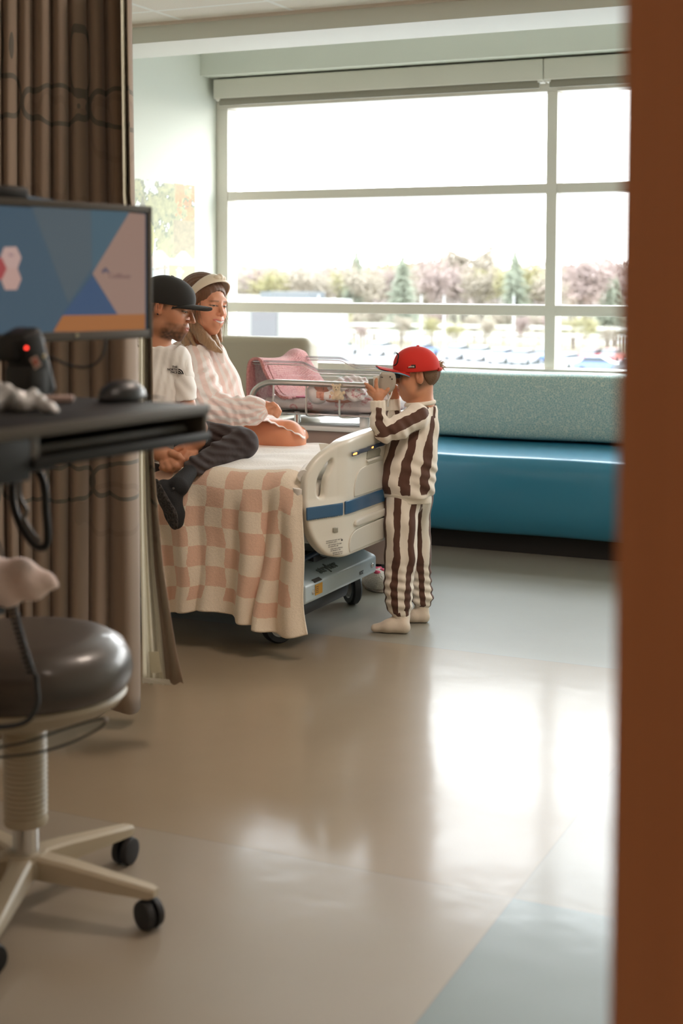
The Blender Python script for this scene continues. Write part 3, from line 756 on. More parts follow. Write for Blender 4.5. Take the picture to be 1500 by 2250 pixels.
MB().box((-3.06, BYC, 0.235), (1.86, 0.42, 0.12), bev=0.02).box((-3.06, BYC, 0.33), (1.2, 0.30, 0.09), bev=0.01).build('lift_frame', M('bed_dark_frame', srgb(40, 44, 50), 0.5), bed)
MB().box((-3.15, BYC, 0.135), (1.7, 0.56, 0.10), bev=0.03, seg=3).build('base_frame', M('bed_base_blue', srgb(36, 74, 108), 0.4, coat=0.2), bed)
P0, P1 = np.array([-2.07, 4.12]), np.array([-1.98, 4.33]); S1 = float(np.linalg.norm(P1 - P0)); ST = 2 * (S1 + BYC - 4.33)
def fbw(s, z, n):
    """unrolled footboard -> world, n is outward"""
    m = s > ST / 2
    if m: s = ST - s
    w_ = 0.05; t = min(max((s - (S1 - w_)) / (2 * w_), 0), 1)
    d0 = (P1 - P0) / S1
    if s < S1 - w_: p = P0 + d0 * s; d = d0
    elif s > S1 + w_: p = P1 + np.array([0, s - S1]); d = np.array([0, 1.0])
    else:
        a = P0 + d0 * (S1 - w_); b = P1 + np.array([0, w_]); c = P1
        p = (1 - t) ** 2 * a + 2 * t * (1 - t) * c + t * t * b; d = (1 - t) * d0 + t * np.array([0, 1.0]); d = d / np.linalg.norm(d)
    p = p + np.array([d[1], -d[0]]) * n
    return (p[0], (2 * BYC - p[1]) if m else p[1], z)
half = [(0.229, 0.321), (0.17, 0.332), (0.137, 0.350), (0.100, 0.388), (0.076, 0.436), (0.066, 0.483), (0.062, 0.536), (0.064, 0.589), (0.076, 0.621), (0.102, 0.652), (0.136, 0.6765), (0.180, 0.6975), (0.229, 0.714), (0.32, 0.7235), (0.436, 0.729), (ST / 2, 0.731)]
out = spline(half, 4); outl = [tuple(p) for p in out] + [(ST - p[0], p[1]) for p in out[::-1][1:]]
def hole(pts, mirror=False):
    q = [tuple(p) for p in spline(pts, 5, True)]; return [(ST - a, b) for a, b in q] if mirror else q
def fsz(x, y):
    if x < 745:
        n = np.array([P1[1] - P0[1], -(P1[0] - P0[0])]); d = ray(x, y); t = (n @ (P0 - CC[:2])) / (n @ d[:2]); p = CC + t * d
        return (float((p[:2] - P0) @ (P1 - P0) / S1), float(p[2]))
    p = px_(x, y, -1.98); return (float(S1 + p[1] - 4.33), float(p[2]))
Hd = [fsz(*p) for p in ((695, 1045), (706, 1026), (720, 1010), (724, 1018), (718, 1034), (711, 1050), (708, 1072), (706, 1088), (698, 1092), (691, 1085), (690, 1065))]
h1, h2 = hole(Hd), hole(Hd, True)
def bulge(X, Y): return 0.0065 * np.clip((X - 0.20) / 0.05, 0, 1) * np.clip((ST - 0.20 - X) / 0.05, 0, 1) + 0.0065 * np.clip((0.53 - Y) / 0.03, 0, 1) * (1 - np.clip((X - 0.20) / 0.05, 0, 1) * np.clip((ST - 0.20 - X) / 0.05, 0, 1)) + 0.006 * np.clip((Y - 0.66) / 0.06, 0, 1) + 0.004 * np.clip((0.40 - Y) / 0.06, 0, 1)
V, Q = plate(outl, [h1, h2], 0.032, 0.004, 0.011, bulge); fb = mesh_obj('footboard', wrap(V, fbw), Q, cream, bed)
def wplate(name, poly, n0, th, m, parent=fb, h=0.0028, rd=0.0012, holes=()):
    poly = [tuple(p) for p in poly]
    # refine long straight edges so that bending follows the board
    V, Q = plate(poly, list(holes), th, h, rd); return mesh_obj(name, wrap(V, lambda s, z, n: fbw(s, z, n + n0)), Q, m, parent)
wplate('stripe', [(0.060, 0.465), (0.223, 0.465), (0.223, 0.509), (0.058, 0.509)], 0.0255, 0.005, bluep)
wplate('stripe', [(0.231, 0.465), (ST - 0.231, 0.465), (ST - 0.231, 0.511), (0.231, 0.511)], 0.0255, 0.006, bluep)
pan = [tuple(p) for p in spline([(0.30, 0.515), (0.30, 0.55), (0.33, 0.598), (0.40, 0.612), (ST / 2, 0.615), (ST - 0.40, 0.612), (ST - 0.33, 0.598), (ST - 0.30, 0.55), (ST - 0.30, 0.515)], 5)]
wplate('upper_panel', pan, 0.0235, 0.006, cream2)
lp = [tuple(p) for p in spline([(0.258, 0.332), (0.255, 0.36), (0.275, 0.392), (0.34, 0.404), (ST / 2, 0.408), (ST - 0.34, 0.404), (ST - 0.275, 0.392), (ST - 0.255, 0.36), (ST - 0.258, 0.332)], 5)]
wplate('lower_panel', lp, 0.0265, 0.006, cream2)
rib = [tuple(p) for p in spline([(0.30, 0.425), (0.31, 0.415), (0.36, 0.412), (ST - 0.36, 0.412), (ST - 0.31, 0.415), (ST - 0.30, 0.425), (ST - 0.31, 0.438), (0.36, 0.44)], 3, True)]
wplate('grip_ridge', rib, 0.026, 0.014, cream2, rd=0.006)
dk = M('control_strip', srgb(40, 60, 84), 0.3, coat=0.4)
cs = wplate('control_strip', [(0.262, 0.657), (0.60, 0.670), (0.60, 0.688), (0.262, 0.675)], 0.0315, 0.003, dk)
ledm = M('amber_led', (1, 0.35, 0.1), 0.4, emit=((1.0, 0.30, 0.06), 3.0))
for (a, b) in ((0.268, 0.300), (0.425, 0.44)):
    wplate('indicator_light', [(a, 0.6615 + (a - 0.262) * 0.04), (b, 0.6615 + (b - 0.262) * 0.04), (b, 0.6695 + (b - 0.262) * 0.04), (a, 0.6695 + (a - 0.262) * 0.04)], 0.0335, 0.0016, ledm, cs, h=0.0016, rd=0.0004)
rec = M('bed_recess_grey', srgb(150, 146, 132), 0.5)
for s0 in (0.40, ST - 0.53):
    wplate('latch_recess', [(s0, 0.632), (s0 + 0.12, 0.634), (s0 + 0.13, 0.652), (s0 + 0.12, 0.663), (s0 + 0.01, 0.662)], 0.0235, 0.003, rec)
    wplate('latch_lip', [(s0, 0.622), (s0 + 0.115, 0.624), (s0 + 0.12, 0.634), (s0, 0.632)], 0.027, 0.010, cream2)
q = [fsz(*p) for p in ((720, 1168), (731, 1168), (731, 1157), (720, 1157))]
wplate('square_socket', q, 0.0245, 0.003, rec, rd=0.0006, h=0.002)
# far side wing of the board
MB().prism([pz(700, 975, 5.22), pz(738, 976, 5.22), pz(712, 996, 5.2), pz(704, 990, 5.2)], (0.03, 0.012, 0)).build('rail_bracket', cream, bed, smooth=False)
# printed warning label on the corner of the board
inkm = M('label_ink', srgb(70, 66, 62), 0.6)
d0 = (P1 - P0) / S1; ux = np.array([d0[0], d0[1], 0]); nn_ = np.array([d0[1], -d0[0], 0])
def board_text(txt, px, py, size, par=fb, w=None):
    s, z = fsz(px, py); p = fbw(s, z, 0.0295); return text_obj(txt, size, inkm, p, ux, (0, 0, 1), par, 'label_print', 0.0002)
for i, l in enumerate(('CAUTION DO NOT USE TO', 'LIFT OR PUSH THE BED', 'LOCK BOTH BRAKES', 'BEFORE MOVING')):
    for j, t in enumerate((l, 'see manual ' + 'for safe use'[:10 - i])): board_text(t, 703 + i * 5, 1188.5 + i * 8.5 + j * 3.6, 0.0058)
lt = wplate('label_mark', [fsz(738, 1183), fsz(742, 1183), fsz(742, 1187), fsz(738, 1187)], 0.0245, 0.001, inkm, h=0.001, rd=0.0002)

# foot end cross beam and castors
BB = [(-2.24, 0.268), (-2.17, 0.275), (-2.13, 0.266), (-2.057, 0.238), (-2.05, 0.231), (-2.05, 0.178), (-2.057, 0.170), (-2.24, 0.170)]
mb = MB(); mb.prism([(x, 4.215, z) for x, z in BB], (0, 0.60, 0)); beam = mb.build('cross_beam', greyp, bed, sharp=30)
bv = beam.modifiers.new('bevel', 'BEVEL'); bv.width = 0.006; bv.segments = 3; bv.limit_method = 'ANGLE'
a = Vector((-2.13, 4.0, 0.266)); b = Vector((-2.057, 4.0, 0.238)); uy = (a - b).normalized()
text_obj('stryker', 0.052, M('grey_print', srgb(96, 104, 104), 0.5), (-2.0735, 4.385, 0.2455), (0, 1, 0), uy, beam, 'maker_name', 0.0012, bold=0.0010)
wl = MB().box((-2.0485, 4.315, 0.208), (0.002, 0.055, 0.036)).build('warning_label', M('amber_label', srgb(206, 150, 40), 0.5), beam, smooth=False)
MB().box((-2.056, 4.315, 0.2375), (0.016, 0.055, 0.003), rot=Matrix.Rotation(0.5, 4, 'Y')).build('label_fold', inkm, beam, smooth=False)
for i in range(4): MB().box((-2.047, 4.30, 0.218 - i * 0.0065), (0.0012, 0.022, 0.0016)).build('label_line', inkm, wl, smooth=False)
for y in (4.272, 4.775): MB().lathe([(0, 0.004), (0.006, 0.004), (0.009, 0.001), (0.009, -0.002)], (-2.049, y, 0.205), (1, 0, 0), 16).build('screw', chrome, beam)
text_obj('ICIZ', 0.018, inkm, (-2.0485, 4.66, 0.190), (0, 1, 0), (0, 0, 1), beam, 'stamp_print', 0.0004)
MB().box((-2.15, 4.43, 0.145), (0.16, 0.38, 0.05), bev=0.02).build('beam_underside', blackp, bed)
MB().cyl((-2.13, 4.22, 0.29), (-2.13, 4.5, 0.30), 0.010).cyl((-2.10, 4.22, 0.305), (-2.10, 4.46, 0.315), 0.008).build('cable_loop', M('navy_cable', (0.01, 0.03, 0.07), 0.4), bed)
MB().box((-2.12, 4.25, 0.35), (0.04, 0.05, 0.12), bev=0.006).build('deck_bracket', greyp, bed)
MB().box((-2.15, 4.70, 0.31), (0.2, 0.40, 0.07), bev=0.02).build('foot_housing', greyp, bed)
def castor(x, y, rz, R=0.062):
    t = Matrix.Rotation(rz, 4, 'Z'); ax = t @ Vector((0, 1, 0))
    c = Vector((x, y, R))
    w_ = MB(); w_.lathe([(R * 0.62, -0.018), (R * 0.9, -0.019), (R, -0.012), (R, 0.012), (R * 0.9, 0.019), (R * 0.62, 0.018)], c, ax, 36); k = w_.build('castor', blackp, bed)
    MB().lathe([(0, 0.015), (R * 0.16, 0.019), (R * 0.3, 0.013), (R * 0.55, 0.012), (R * 0.66, 0.018), (R * 0.66, -0.018), (R * 0.55, -0.012), (R * 0.3, -0.013), (R * 0.16, -0.019), (0, -0.015)], c, ax, 36).build('wheel_disc', M('castor_grey', srgb(186, 182, 176), 0.4), k)
    f = Vector((0, 0, R + 0.055)); side = ax * 0.026
    MB().box(c + Vector((0, 0, 0.075)), (0.05, 0.062, 0.03), rot=t, bev=0.008).cyl(c + side, c + side + Vector((0, 0, 0.07)), 0.013, 0.018).cyl(c - side, c - side + Vector((0, 0, 0.07)), 0.013, 0.018).cyl(c + Vector((0, 0, 0.08)), c + Vector((0, 0, 0.14)), 0.014).build('fork', greyp, k)
castor(-2.212, 4.335, 0.95); castor(-2.225, 4.985, -0.75, 0.066)
castor(-3.9, 4.335, 0.3); castor(-3.9, 4.985, 0.3)

# ------------------------------------------------------------------ chequered fleece blanket
nx, ns = 190, 230
XA, XB = -2.64, -2.045
prof = []
top_y0, ze = 4.98, 0.602
Ls = [(5.04, 0.600), (4.9, 0.606), (4.7, 0.610), (4.5, 0.609), (4.36, 0.607), (4.28, 0.602), (4.225, 0.588), (4.196, 0.560), (4.184, 0.52), (4.178, 0.45), (4.172, 0.35), (4.166, 0.22), (4.160, 0.105)]
pl = np.array(spline(Ls, 24)); seg = np.r_[0, np.cumsum(np.linalg.norm(np.diff(pl, axis=0), axis=1))]; Ltot = seg[-1]
ss = np.linspace(0, Ltot, ns); prY = np.interp(ss, seg, pl[:, 0]); prZ = np.interp(ss, seg, pl[:, 1])
sdrop = np.interp(0.55, -pl[::-1, 1] * -1, seg[::-1]) if False else seg[np.argmin(abs(pl[:, 1] - 0.56))]
Vb, uu, vv_ = [], [], []
for i in range(nx):
    u = i / (nx - 1); x = XA + (XB - XA) * u
    for j in range(ns):
        s = ss[j]; y, z = prY[j], prZ[j]; d = max(0.0, min(1.0, (s - sdrop) / (Ltot - sdrop)))
        Lx = u * (XB - XA)
        amp = 0.006 + 0.024 * d ** 0.8
        g = math.sin(Lx * 46 + 1.2 + d * 0.8) * 0.55 + math.sin(Lx * 27 + 4.0 - d * 1.3) * 0.6 + math.sin(Lx * 80 + 2) * 0.18
        g += 1.4 * math.exp(-((Lx - 0.515 + 0.06 * d) / 0.022) ** 2) - 1.0 * math.exp(-((Lx - 0.47 + 0.05 * d) / 0.016) ** 2) + 0.9 * math.exp(-((Lx - 0.565) / 0.03) ** 2)
        off = amp * g if d > 0 else 0.0
        if d > 0: off *= min(1, d * 6)
        flat = math.exp(-((Lx - 0.515) / 0.04) ** 2) * 0.022 * max(0.0, min(1, (s - sdrop + 0.18) / 0.18)) * (1 - 0.6 * d)
        z2 = z + (0.0035 * math.sin(Lx * 30 + s * 9) + 0.003 * math.sin(s * 37 + Lx * 11)) * (1 - min(1, d * 5)) + flat
        # hem falls lower near the foot corner, the left part is pulled up a little
        z2 += (-0.012 * math.sin(u * 6.0 + 2.6) - 0.022 * math.exp(-((u - 0.88) / 0.10) ** 2) + 0.018 * math.exp(-((u - 0.45) / 0.22) ** 2)) * d
        x2 = x + 0.010 * math.sin(s * 17 + u * 3) * d + 0.055 * d * (1 - u) ** 2 + 0.03 * d * u ** 3 * (1 if u > 0.9 else u)
        Vb.append((x2, y - off - 0.012 * d, z2)); uu.append(Lx + 0.004 * math.sin(s * 40)); vv_.append(s)
I = np.arange(nx * ns).reshape(nx, ns); Q = np.stack([I[:-1, :-1], I[1:, :-1], I[1:, 1:], I[:-1, 1:]], -1).reshape(-1, 4)
bm_ = M('chequered_fleece', (1, 1, 1), 0.95, sheen=0.35); nt = bm_.node_tree; bs = nt.nodes['Principled BSDF']
nz = noise(nt, obj_co(nt), 60, 3); u_ = mth(nt, 'ADD', attr(nt, 'bu'), mth(nt, 'MULTIPLY_ADD', nz, 0.008, -0.004)); v_ = mth(nt, 'ADD', attr(nt, 'bv'), mth(nt, 'MULTIPLY_ADD', nz, 0.006, -0.003))
SQ = 0.0705
cu = mth(nt, 'FLOOR', mth(nt, 'DIVIDE', mth(nt, 'ADD', u_, 0.052), SQ)); cv = mth(nt, 'FLOOR', mth(nt, 'DIVIDE', mth(nt, 'SUBTRACT', v_, float(sdrop) - 0.058), SQ))
ch = mth(nt, 'GREATER_THAN', mth(nt, 'FRACT', mth(nt, 'MULTIPLY', mth(nt, 'ADD', cu, cv), 0.5)), 0.25)
inz = mth(nt, 'MULTIPLY', mth(nt, 'GREATER_THAN', v_, float(sdrop) - 0.055), mth(nt, 'LESS_THAN', v_, float(Ltot) - 0.045))
inz = mth(nt, 'MULTIPLY', inz, mth(nt, 'LESS_THAN', u_, XB - XA - 0.035))
pile = noise(nt, obj_co(nt), 420, 2); tint = mth(nt, 'MULTIPLY_ADD', pile, 0.30, 0.85)
ctop = mth(nt, 'GREATER_THAN', v_, float(sdrop) - 0.075)
cc_ = mix(nt, mth(nt, 'MULTIPLY', ch, inz), mix(nt, ctop, srgb(252, 249, 244), srgb(242, 228, 208)), srgb(230, 192, 168))  # fleece on the bed top is coloured whiter for the light it catches
vm = nt.nodes.new('ShaderNodeVectorMath'); vm.operation = 'SCALE'; nt.links.new(cc_, vm.inputs[0]); nt.links.new(tint, vm.inputs['Scale']); nt.links.new(vm.outputs[0], bs.inputs['Base Color'])
hh = mth(nt, 'ADD', mth(nt, 'MULTIPLY', pile, 0.5), noise(nt, obj_co(nt), 110, 4, 0.6)); bumpn(nt, hh, 0.5, 0.0035, bs)
bl = mesh_obj('checked_blanket', Vb, Q, bm_, attrs={'bu': uu, 'bv': vv_}); so = bl.modifiers.new('thick', 'SOLIDIFY'); so.thickness = 0.010; so.offset = -1
tag(bl, 'fluffy cream and blush chequered fleece blanket draped over the side of the bed', 'blanket')
# rolled end of the blanket behind the footboard handle
mb = MB(); pts = [(-2.045 - 0.02 * math.sin(k), 4.19 + k * 0.085, 0.607 + 0.008 * math.sin(k * 2.1)) for k in range(10)]
mb.tube(pts, [0.022, 0.030, 0.028, 0.030, 0.027, 0.030, 0.028, 0.03, 0.028, 0.02], 14); rl = mb.build('rolled_edge', bm_, bl)
tuck = MB().tube([(-2.06, 4.20, 0.57), (-2.062, 4.21, 0.50), (-2.065, 4.205, 0.43)], [0.028, 0.032, 0.02], 12).build('tucked_fold', bm_, bl)

# ------------------------------------------------------------------ bassinet on its cabinet
lam = M('mauve_laminate', srgb(172, 150, 140), 0.4); wtop = M('white_solid_top', srgb(240, 240, 238), 0.22, coat=0.4)
bc = empty('bassinet_cart', (-2.5, 5.65, 0), 'white-topped bassinet cabinet with mauve front and steel rail, behind the bed', 'bassinet')
CX0, CX1, CY0, CY1 = -2.84, -2.25, 5.42, 5.84
MB().box(((CX0 + CX1) / 2, (CY0 + CY1) / 2 + 0.01, 0.34), (CX1 - CX0 - 0.03, CY1 - CY0 - 0.02, 0.55), bev=0.008).build('cabinet', lam, bc)
MB().box(((CX0 + CX1) / 2, (CY0 + CY1) / 2, 0.627), (CX1 - CX0, CY1 - CY0, 0.022), bev=0.006).build('top', wtop, bc)
for (x, y) in ((-2.76, 5.5), (-2.32, 5.5), (-2.76, 5.78), (-2.32, 5.78)): MB().cyl((x - 0.012, y, 0.035), (x + 0.012, y, 0.035), 0.035, seg=20).cyl((x, y, 0.035), (x, y, 0.075), 0.01).build('castor', blackp, bc)
# steel rail and hoops
R0 = spline([(-2.885, 5.385, 0.69), (-2.878, 5.385, 0.745), (-2.86, 5.385, 0.785), (-2.815, 5.385, 0.813), (-2.74, 5.385, 0.820), (-2.4, 5.385, 0.819), (-2.29, 5.385, 0.818), (-2.235, 5.385, 0.79), (-2.23, 5.385, 0.70)], 6)
rail = MB().tube(R0, 0.0125, 14).build('rail', steel, bc)
for x in (-2.772, -2.617, -2.463, -2.309):
    MB().tube(spline([(x, 5.385, 0.815), (x, 5.385, 0.76), (x, 5.385, 0.70), (x + 0.004, 5.392, 0.684), (x + 0.03, 5.42, 0.680), (x + 0.06, 5.50, 0.680)], 5), 0.0042, 8).build('rail_post', steel, rail)
for x in (-2.70, -2.385): MB().cyl((x, 5.47, 0.637), (x, 5.47, 0.690), 0.014 if x < -2.5 else 0.022).build('tub_support', chrome if x < -2.5 else wtop, bc)
MB().box((-2.56, 5.63, 0.684), (0.62, 0.40, 0.008), bev=0.003).build('tub_tray', chrome, bc)
# clear acrylic tub with stepped rim
acr = glass_mat('clear_acrylic', (0.985, 0.98, 0.985), 1.0, 0.05, 0.03)
rimm = glass_mat('acrylic_rim', (0.93, 0.95, 0.99), 1.0, 0.10, 0.22)
TX0, TX1, TY0, TY1, TZ = -2.90, -2.245, 5.45, 5.83, 0.690
def rimz(x): 
    t = min(max((x + 2.675) / 0.10, 0), 1); t = t * t * (3 - 2 * t); return 0.904 - 0.031 * t
mb = MB(); xs = np.linspace(TX0, TX1, 60)
def wall_strip(pts):
    vs = [(mb.bm.verts.new((x + (0.03 if i == 0 else 0) * 0, y, z0)), mb.bm.verts.new((x, y2, z1))) for i, (x, y, z0, y2, z1) in enumerate(pts)]
    for a, b in zip(vs, vs[1:]): mb.bm.faces.new((a[0], b[0], b[1], a[1]))
wall_strip([(x, TY0 + 0.03, TZ, TY0, rimz(x)) for x in xs]); wall_strip([(x, TY1 - 0.03, TZ, TY1, rimz(x)) for x in xs])
mb.quad((TX0, TY0, rimz(TX0)), (TX0, TY1, rimz(TX0)), (TX0 + 0.03, TY1 - 0.03, TZ), (TX0 + 0.03, TY0 + 0.03, TZ))
mb.quad((TX1, TY0, rimz(TX1)), (TX1, TY1, rimz(TX1)), (TX1 - 0.03, TY1 - 0.03, TZ), (TX1 - 0.03, TY0 + 0.03, TZ))
tub = mb.build('tub', acr, bc, smooth=False)
for y, s in ((TY0, -1), (TY1, 1)):
    MB().tube([(x, y + s * 0.006, rimz(x)) for x in xs], 0.0055, 8).build('tub_rim', rimm, tub)
    MB().tube([(x, y + s * 0.004, rimz(x) - 0.012) for x in xs], 0.0025, 6).build('tub_rim', chrome, tub)
# mattress with bow print
prm = M('bow_print_sheet', srgb(240, 228, 226), 0.8); nt = prm.node_tree; bs = nt.nodes['Principled BSDF']
vo = nt.nodes.new('ShaderNodeTexVoronoi'); vo.feature = 'F1'; vo.inputs['Scale'].default_value = 17
nz = nt.nodes.new('ShaderNodeTexNoise'); nz.inputs['Scale'].default_value = 30; ad = nt.nodes.new('ShaderNodeVectorMath'); ad.operation = 'MULTIPLY_ADD'
nt.links.new(nz.outputs['Color'], ad.inputs[0]); ad.inputs[1].default_value = (0.03, 0.03, 0.03); nt.links.new(obj_co(nt), ad.inputs[2]); nt.links.new(ad.outputs[0], vo.inputs['Vector'])
ring = mth(nt, 'LESS_THAN', mth(nt, 'ABSOLUTE', mth(nt, 'SUBTRACT', vo.outputs['Distance'], 0.30)), 0.05); dot = mth(nt, 'LESS_THAN', vo.outputs['Distance'], 0.07)
nt.links.new(mix(nt, mth(nt, 'MINIMUM', mth(nt, 'ADD', ring, dot), 1.0), srgb(242, 232, 230), srgb(214, 150, 156)), bs.inputs['Base Color'])
pad = MB().box((-2.572, 5.64, 0.722), (0.585, 0.33, 0.052), bev=0.018, seg=4).build('bassinet_mattress', prm); tag(pad, 'thin bassinet mattress in white sheet printed with pink bows', 'mattress')

# pink knitted blanket over the head end of the tub
knit = M('pink_knit', srgb(226, 150, 150), 0.95, sheen=0.4); nt = knit.node_tree; bs = nt.nodes['Principled BSDF']
wv = nt.nodes.new('ShaderNodeTexWave'); wv.inputs['Scale'].default_value = 60; wv.inputs['Distortion'].default_value = 3; nt.links.new(obj_co(nt), wv.inputs['Vector'])
vk = nt.nodes.new('ShaderNodeTexVoronoi'); vk.inputs['Scale'].default_value = 120; nt.links.new(obj_co(nt), vk.inputs['Vector'])
nt.links.new(mix(nt, vk.outputs['Distance'], srgb(236, 176, 172), srgb(206, 122, 122)), bs.inputs['Base Color']); bumpn(nt, mth(nt, 'ADD', wv.outputs['Fac'], vk.outputs['Distance']), 0.7, 0.004, bs)
Vk = []; na, nb = 70, 60
prK = np.array(spline([(-2.925, 0.725), (-2.930, 0.80), (-2.928, 0.875), (-2.915, 0.910), (-2.885, 0.922), (-2.855, 0.912), (-2.835, 0.87), (-2.80, 0.81), (-2.765, 0.765), (-2.72, 0.757)], 10)); kk = np.linspace(0, len(prK) - 1, na)
for j in range(nb):
    v = j / (nb - 1); y = 5.425 + 0.44 * v
    for i in range(na):
        k = kk[i]; a = int(k); t = k - a; p = prK[a] * (1 - t) + prK[min(a + 1, len(prK) - 1)] * t
        f = i / (na - 1); sag = 0.015 * math.sin(v * 5 + 0.5) * math.sin(f * PI)
        hump = 0.026 * math.exp(-((v - 0.88) / 0.16) ** 2) * math.sin(f * PI) - 0.012 * math.sin(v * PI) * math.sin(f * PI)
        Vk.append((p[0] + 0.10 * v * max(0, f - 0.5) + sag * 0.4, y + 0.02 * math.sin(f * 6) * (1 if 0.1 < v < 0.9 else 0.3), p[1] + hump))
I = np.arange(na * nb).reshape(nb, na); Q = np.stack([I[:-1, :-1], I[1:, :-1], I[1:, 1:], I[:-1, 1:]], -1).reshape(-1, 4)
kb = mesh_obj('knitted_blanket', Vk, Q, knit); so = kb.modifiers.new('thick', 'SOLIDIFY'); so.thickness = 0.012; so.offset = 1
tag(kb, 'pink knitted baby blanket hung over the head end of the clear bassinet', 'blanket')
# booklet on the mattress, slippers on the floor
bk = MB().box((-2.70, 5.53, 0.752), (0.11, 0.09, 0.005), rot=Matrix.Rotation(0.2, 4, 'Z'), bev=0.001).build('booklet', M('magenta_card', srgb(196, 60, 110), 0.5)); tag(bk, 'thin magenta-edged card lying in the bassinet beside the baby', 'card')
flm = M('slipper_fleece', srgb(226, 216, 202), 0.95, sheen=0.5, bump=(160, 0.9, 0.006))
def slipper(loc, rz, lab):
    t = empty('slipper', (loc[0], loc[1], 0), lab, 'slipper', 'slippers on the floor beyond the bed', 0)
    R = Matrix.Rotation(rz, 3, 'Z'); f = Field((-0.16, -0.08, -0.005), (0.18, 0.08, 0.12), 0.004)
    f.ell((0.055, 0, 0.040), (0.085, 0.050, 0.048), k=0.01).cap((-0.09, 0, 0.018), (0.06, 0, 0.022), 0.038, 0.044, 0.015, sq=((0, 0, 1), 0.55)).cut((0, 0, 0.008), (0, 0, -1))
    f.ell((-0.02, 0, 0.055), (0.05, 0.032, 0.03), k=0.008, sub=True)
    V, Q = f.mesh(); V = relax(V, Q, 1); V = np.array([list(R @ Vector(v)) for v in V]) + np.array([loc[0], loc[1], 0])
    mesh_obj('upper', V, Q, flm, t)
    P = [(math.cos(a) * 0.125 + 0.01, math.sin(a) * (0.047 if math.cos(a) > 0 else 0.040)) for a in np.linspace(0, 2 * PI, 28, endpoint=False)]
    V, Q = plate(P, [], 0.010, 0.003, 0.002); V = np.array([list(R @ Vector(v)) for v in V]) + np.array([loc[0], loc[1], 0.0055]); mesh_obj('sole', V, Q, M('slipper_sole', srgb(186, 172, 158), 0.8), t)
    pk = M('pink_chenille', srgb(226, 90, 120), 0.9, bump=(200, 0.8, 0.004)); f = Field((-0.1, -0.08, 0.0), (0.16, 0.08, 0.12), 0.003)
    for (x, y, r) in ((0.075, -0.022, 0.017), (0.075, 0.018, 0.017), (0.055, -0.004, 0.013), (0.098, -0.010, 0.013), (0.038, 0.016, 0.011)): f.ell((x, y, 0.040 + 0.045 * math.sqrt(max(0.05, 1 - ((x - 0.055) / 0.085) ** 2 - (y / 0.05) ** 2))), (r, r, 0.008), k=0.006)
    V, Q = f.mesh(); V = np.array([list(R @ Vector(v)) for v in V]) + np.array([loc[0], loc[1], 0]); mesh_obj('motif', V, Q, pk, t)
p = oz(822, 1296, 0); slipper((p[0] - 0.03, p[1] + 0.06), -0.9, 'fluffy cream slipper with pink motif, toe showing right of the bed castor')
p = oz(752, 1298, 0); slipper((p[0] - 0.06, p[1] + 0.10), -1.0, 'fluffy cream slipper mostly hidden behind the bed castor')
# ------------------------------------------------------------------ people
PXM = lambda z: z / FPX
def nrm_(v): v = np.array(v, float); return v / np.linalg.norm(v)
VD = nrm_(ray(700, 900))                       # mean viewing direction, used as the flattening axis of limbs seen side on
def seg(pts):
    """[(px, py, depth, radius in px)] -> [(point, radius)]"""
    return [(pz(p[0], p[1], p[2]), p[3] * p[2] / FPX) for p in pts]
class Frame:
    def __init__(s, c, fwd, up, S=1.0, fy=1.0):
        s.c = np.array(c, float); s.f = nrm_(fwd); s.u = nrm_(np.array(up, float) - s.f * (np.array(up, float) @ s.f)); s.s = np.cross(s.f, s.u)
        s.S = S; s.fy = fy; s.A = np.array([s.s, s.f, s.u])
    def w(s, x, y, z): return s.c + s.S * (x * s.s + y * s.fy * s.f + z * s.u)
    def loc(s, V):
        q = (V - s.c) @ s.A.T / s.S; q[:, 1] /= s.fy; return q
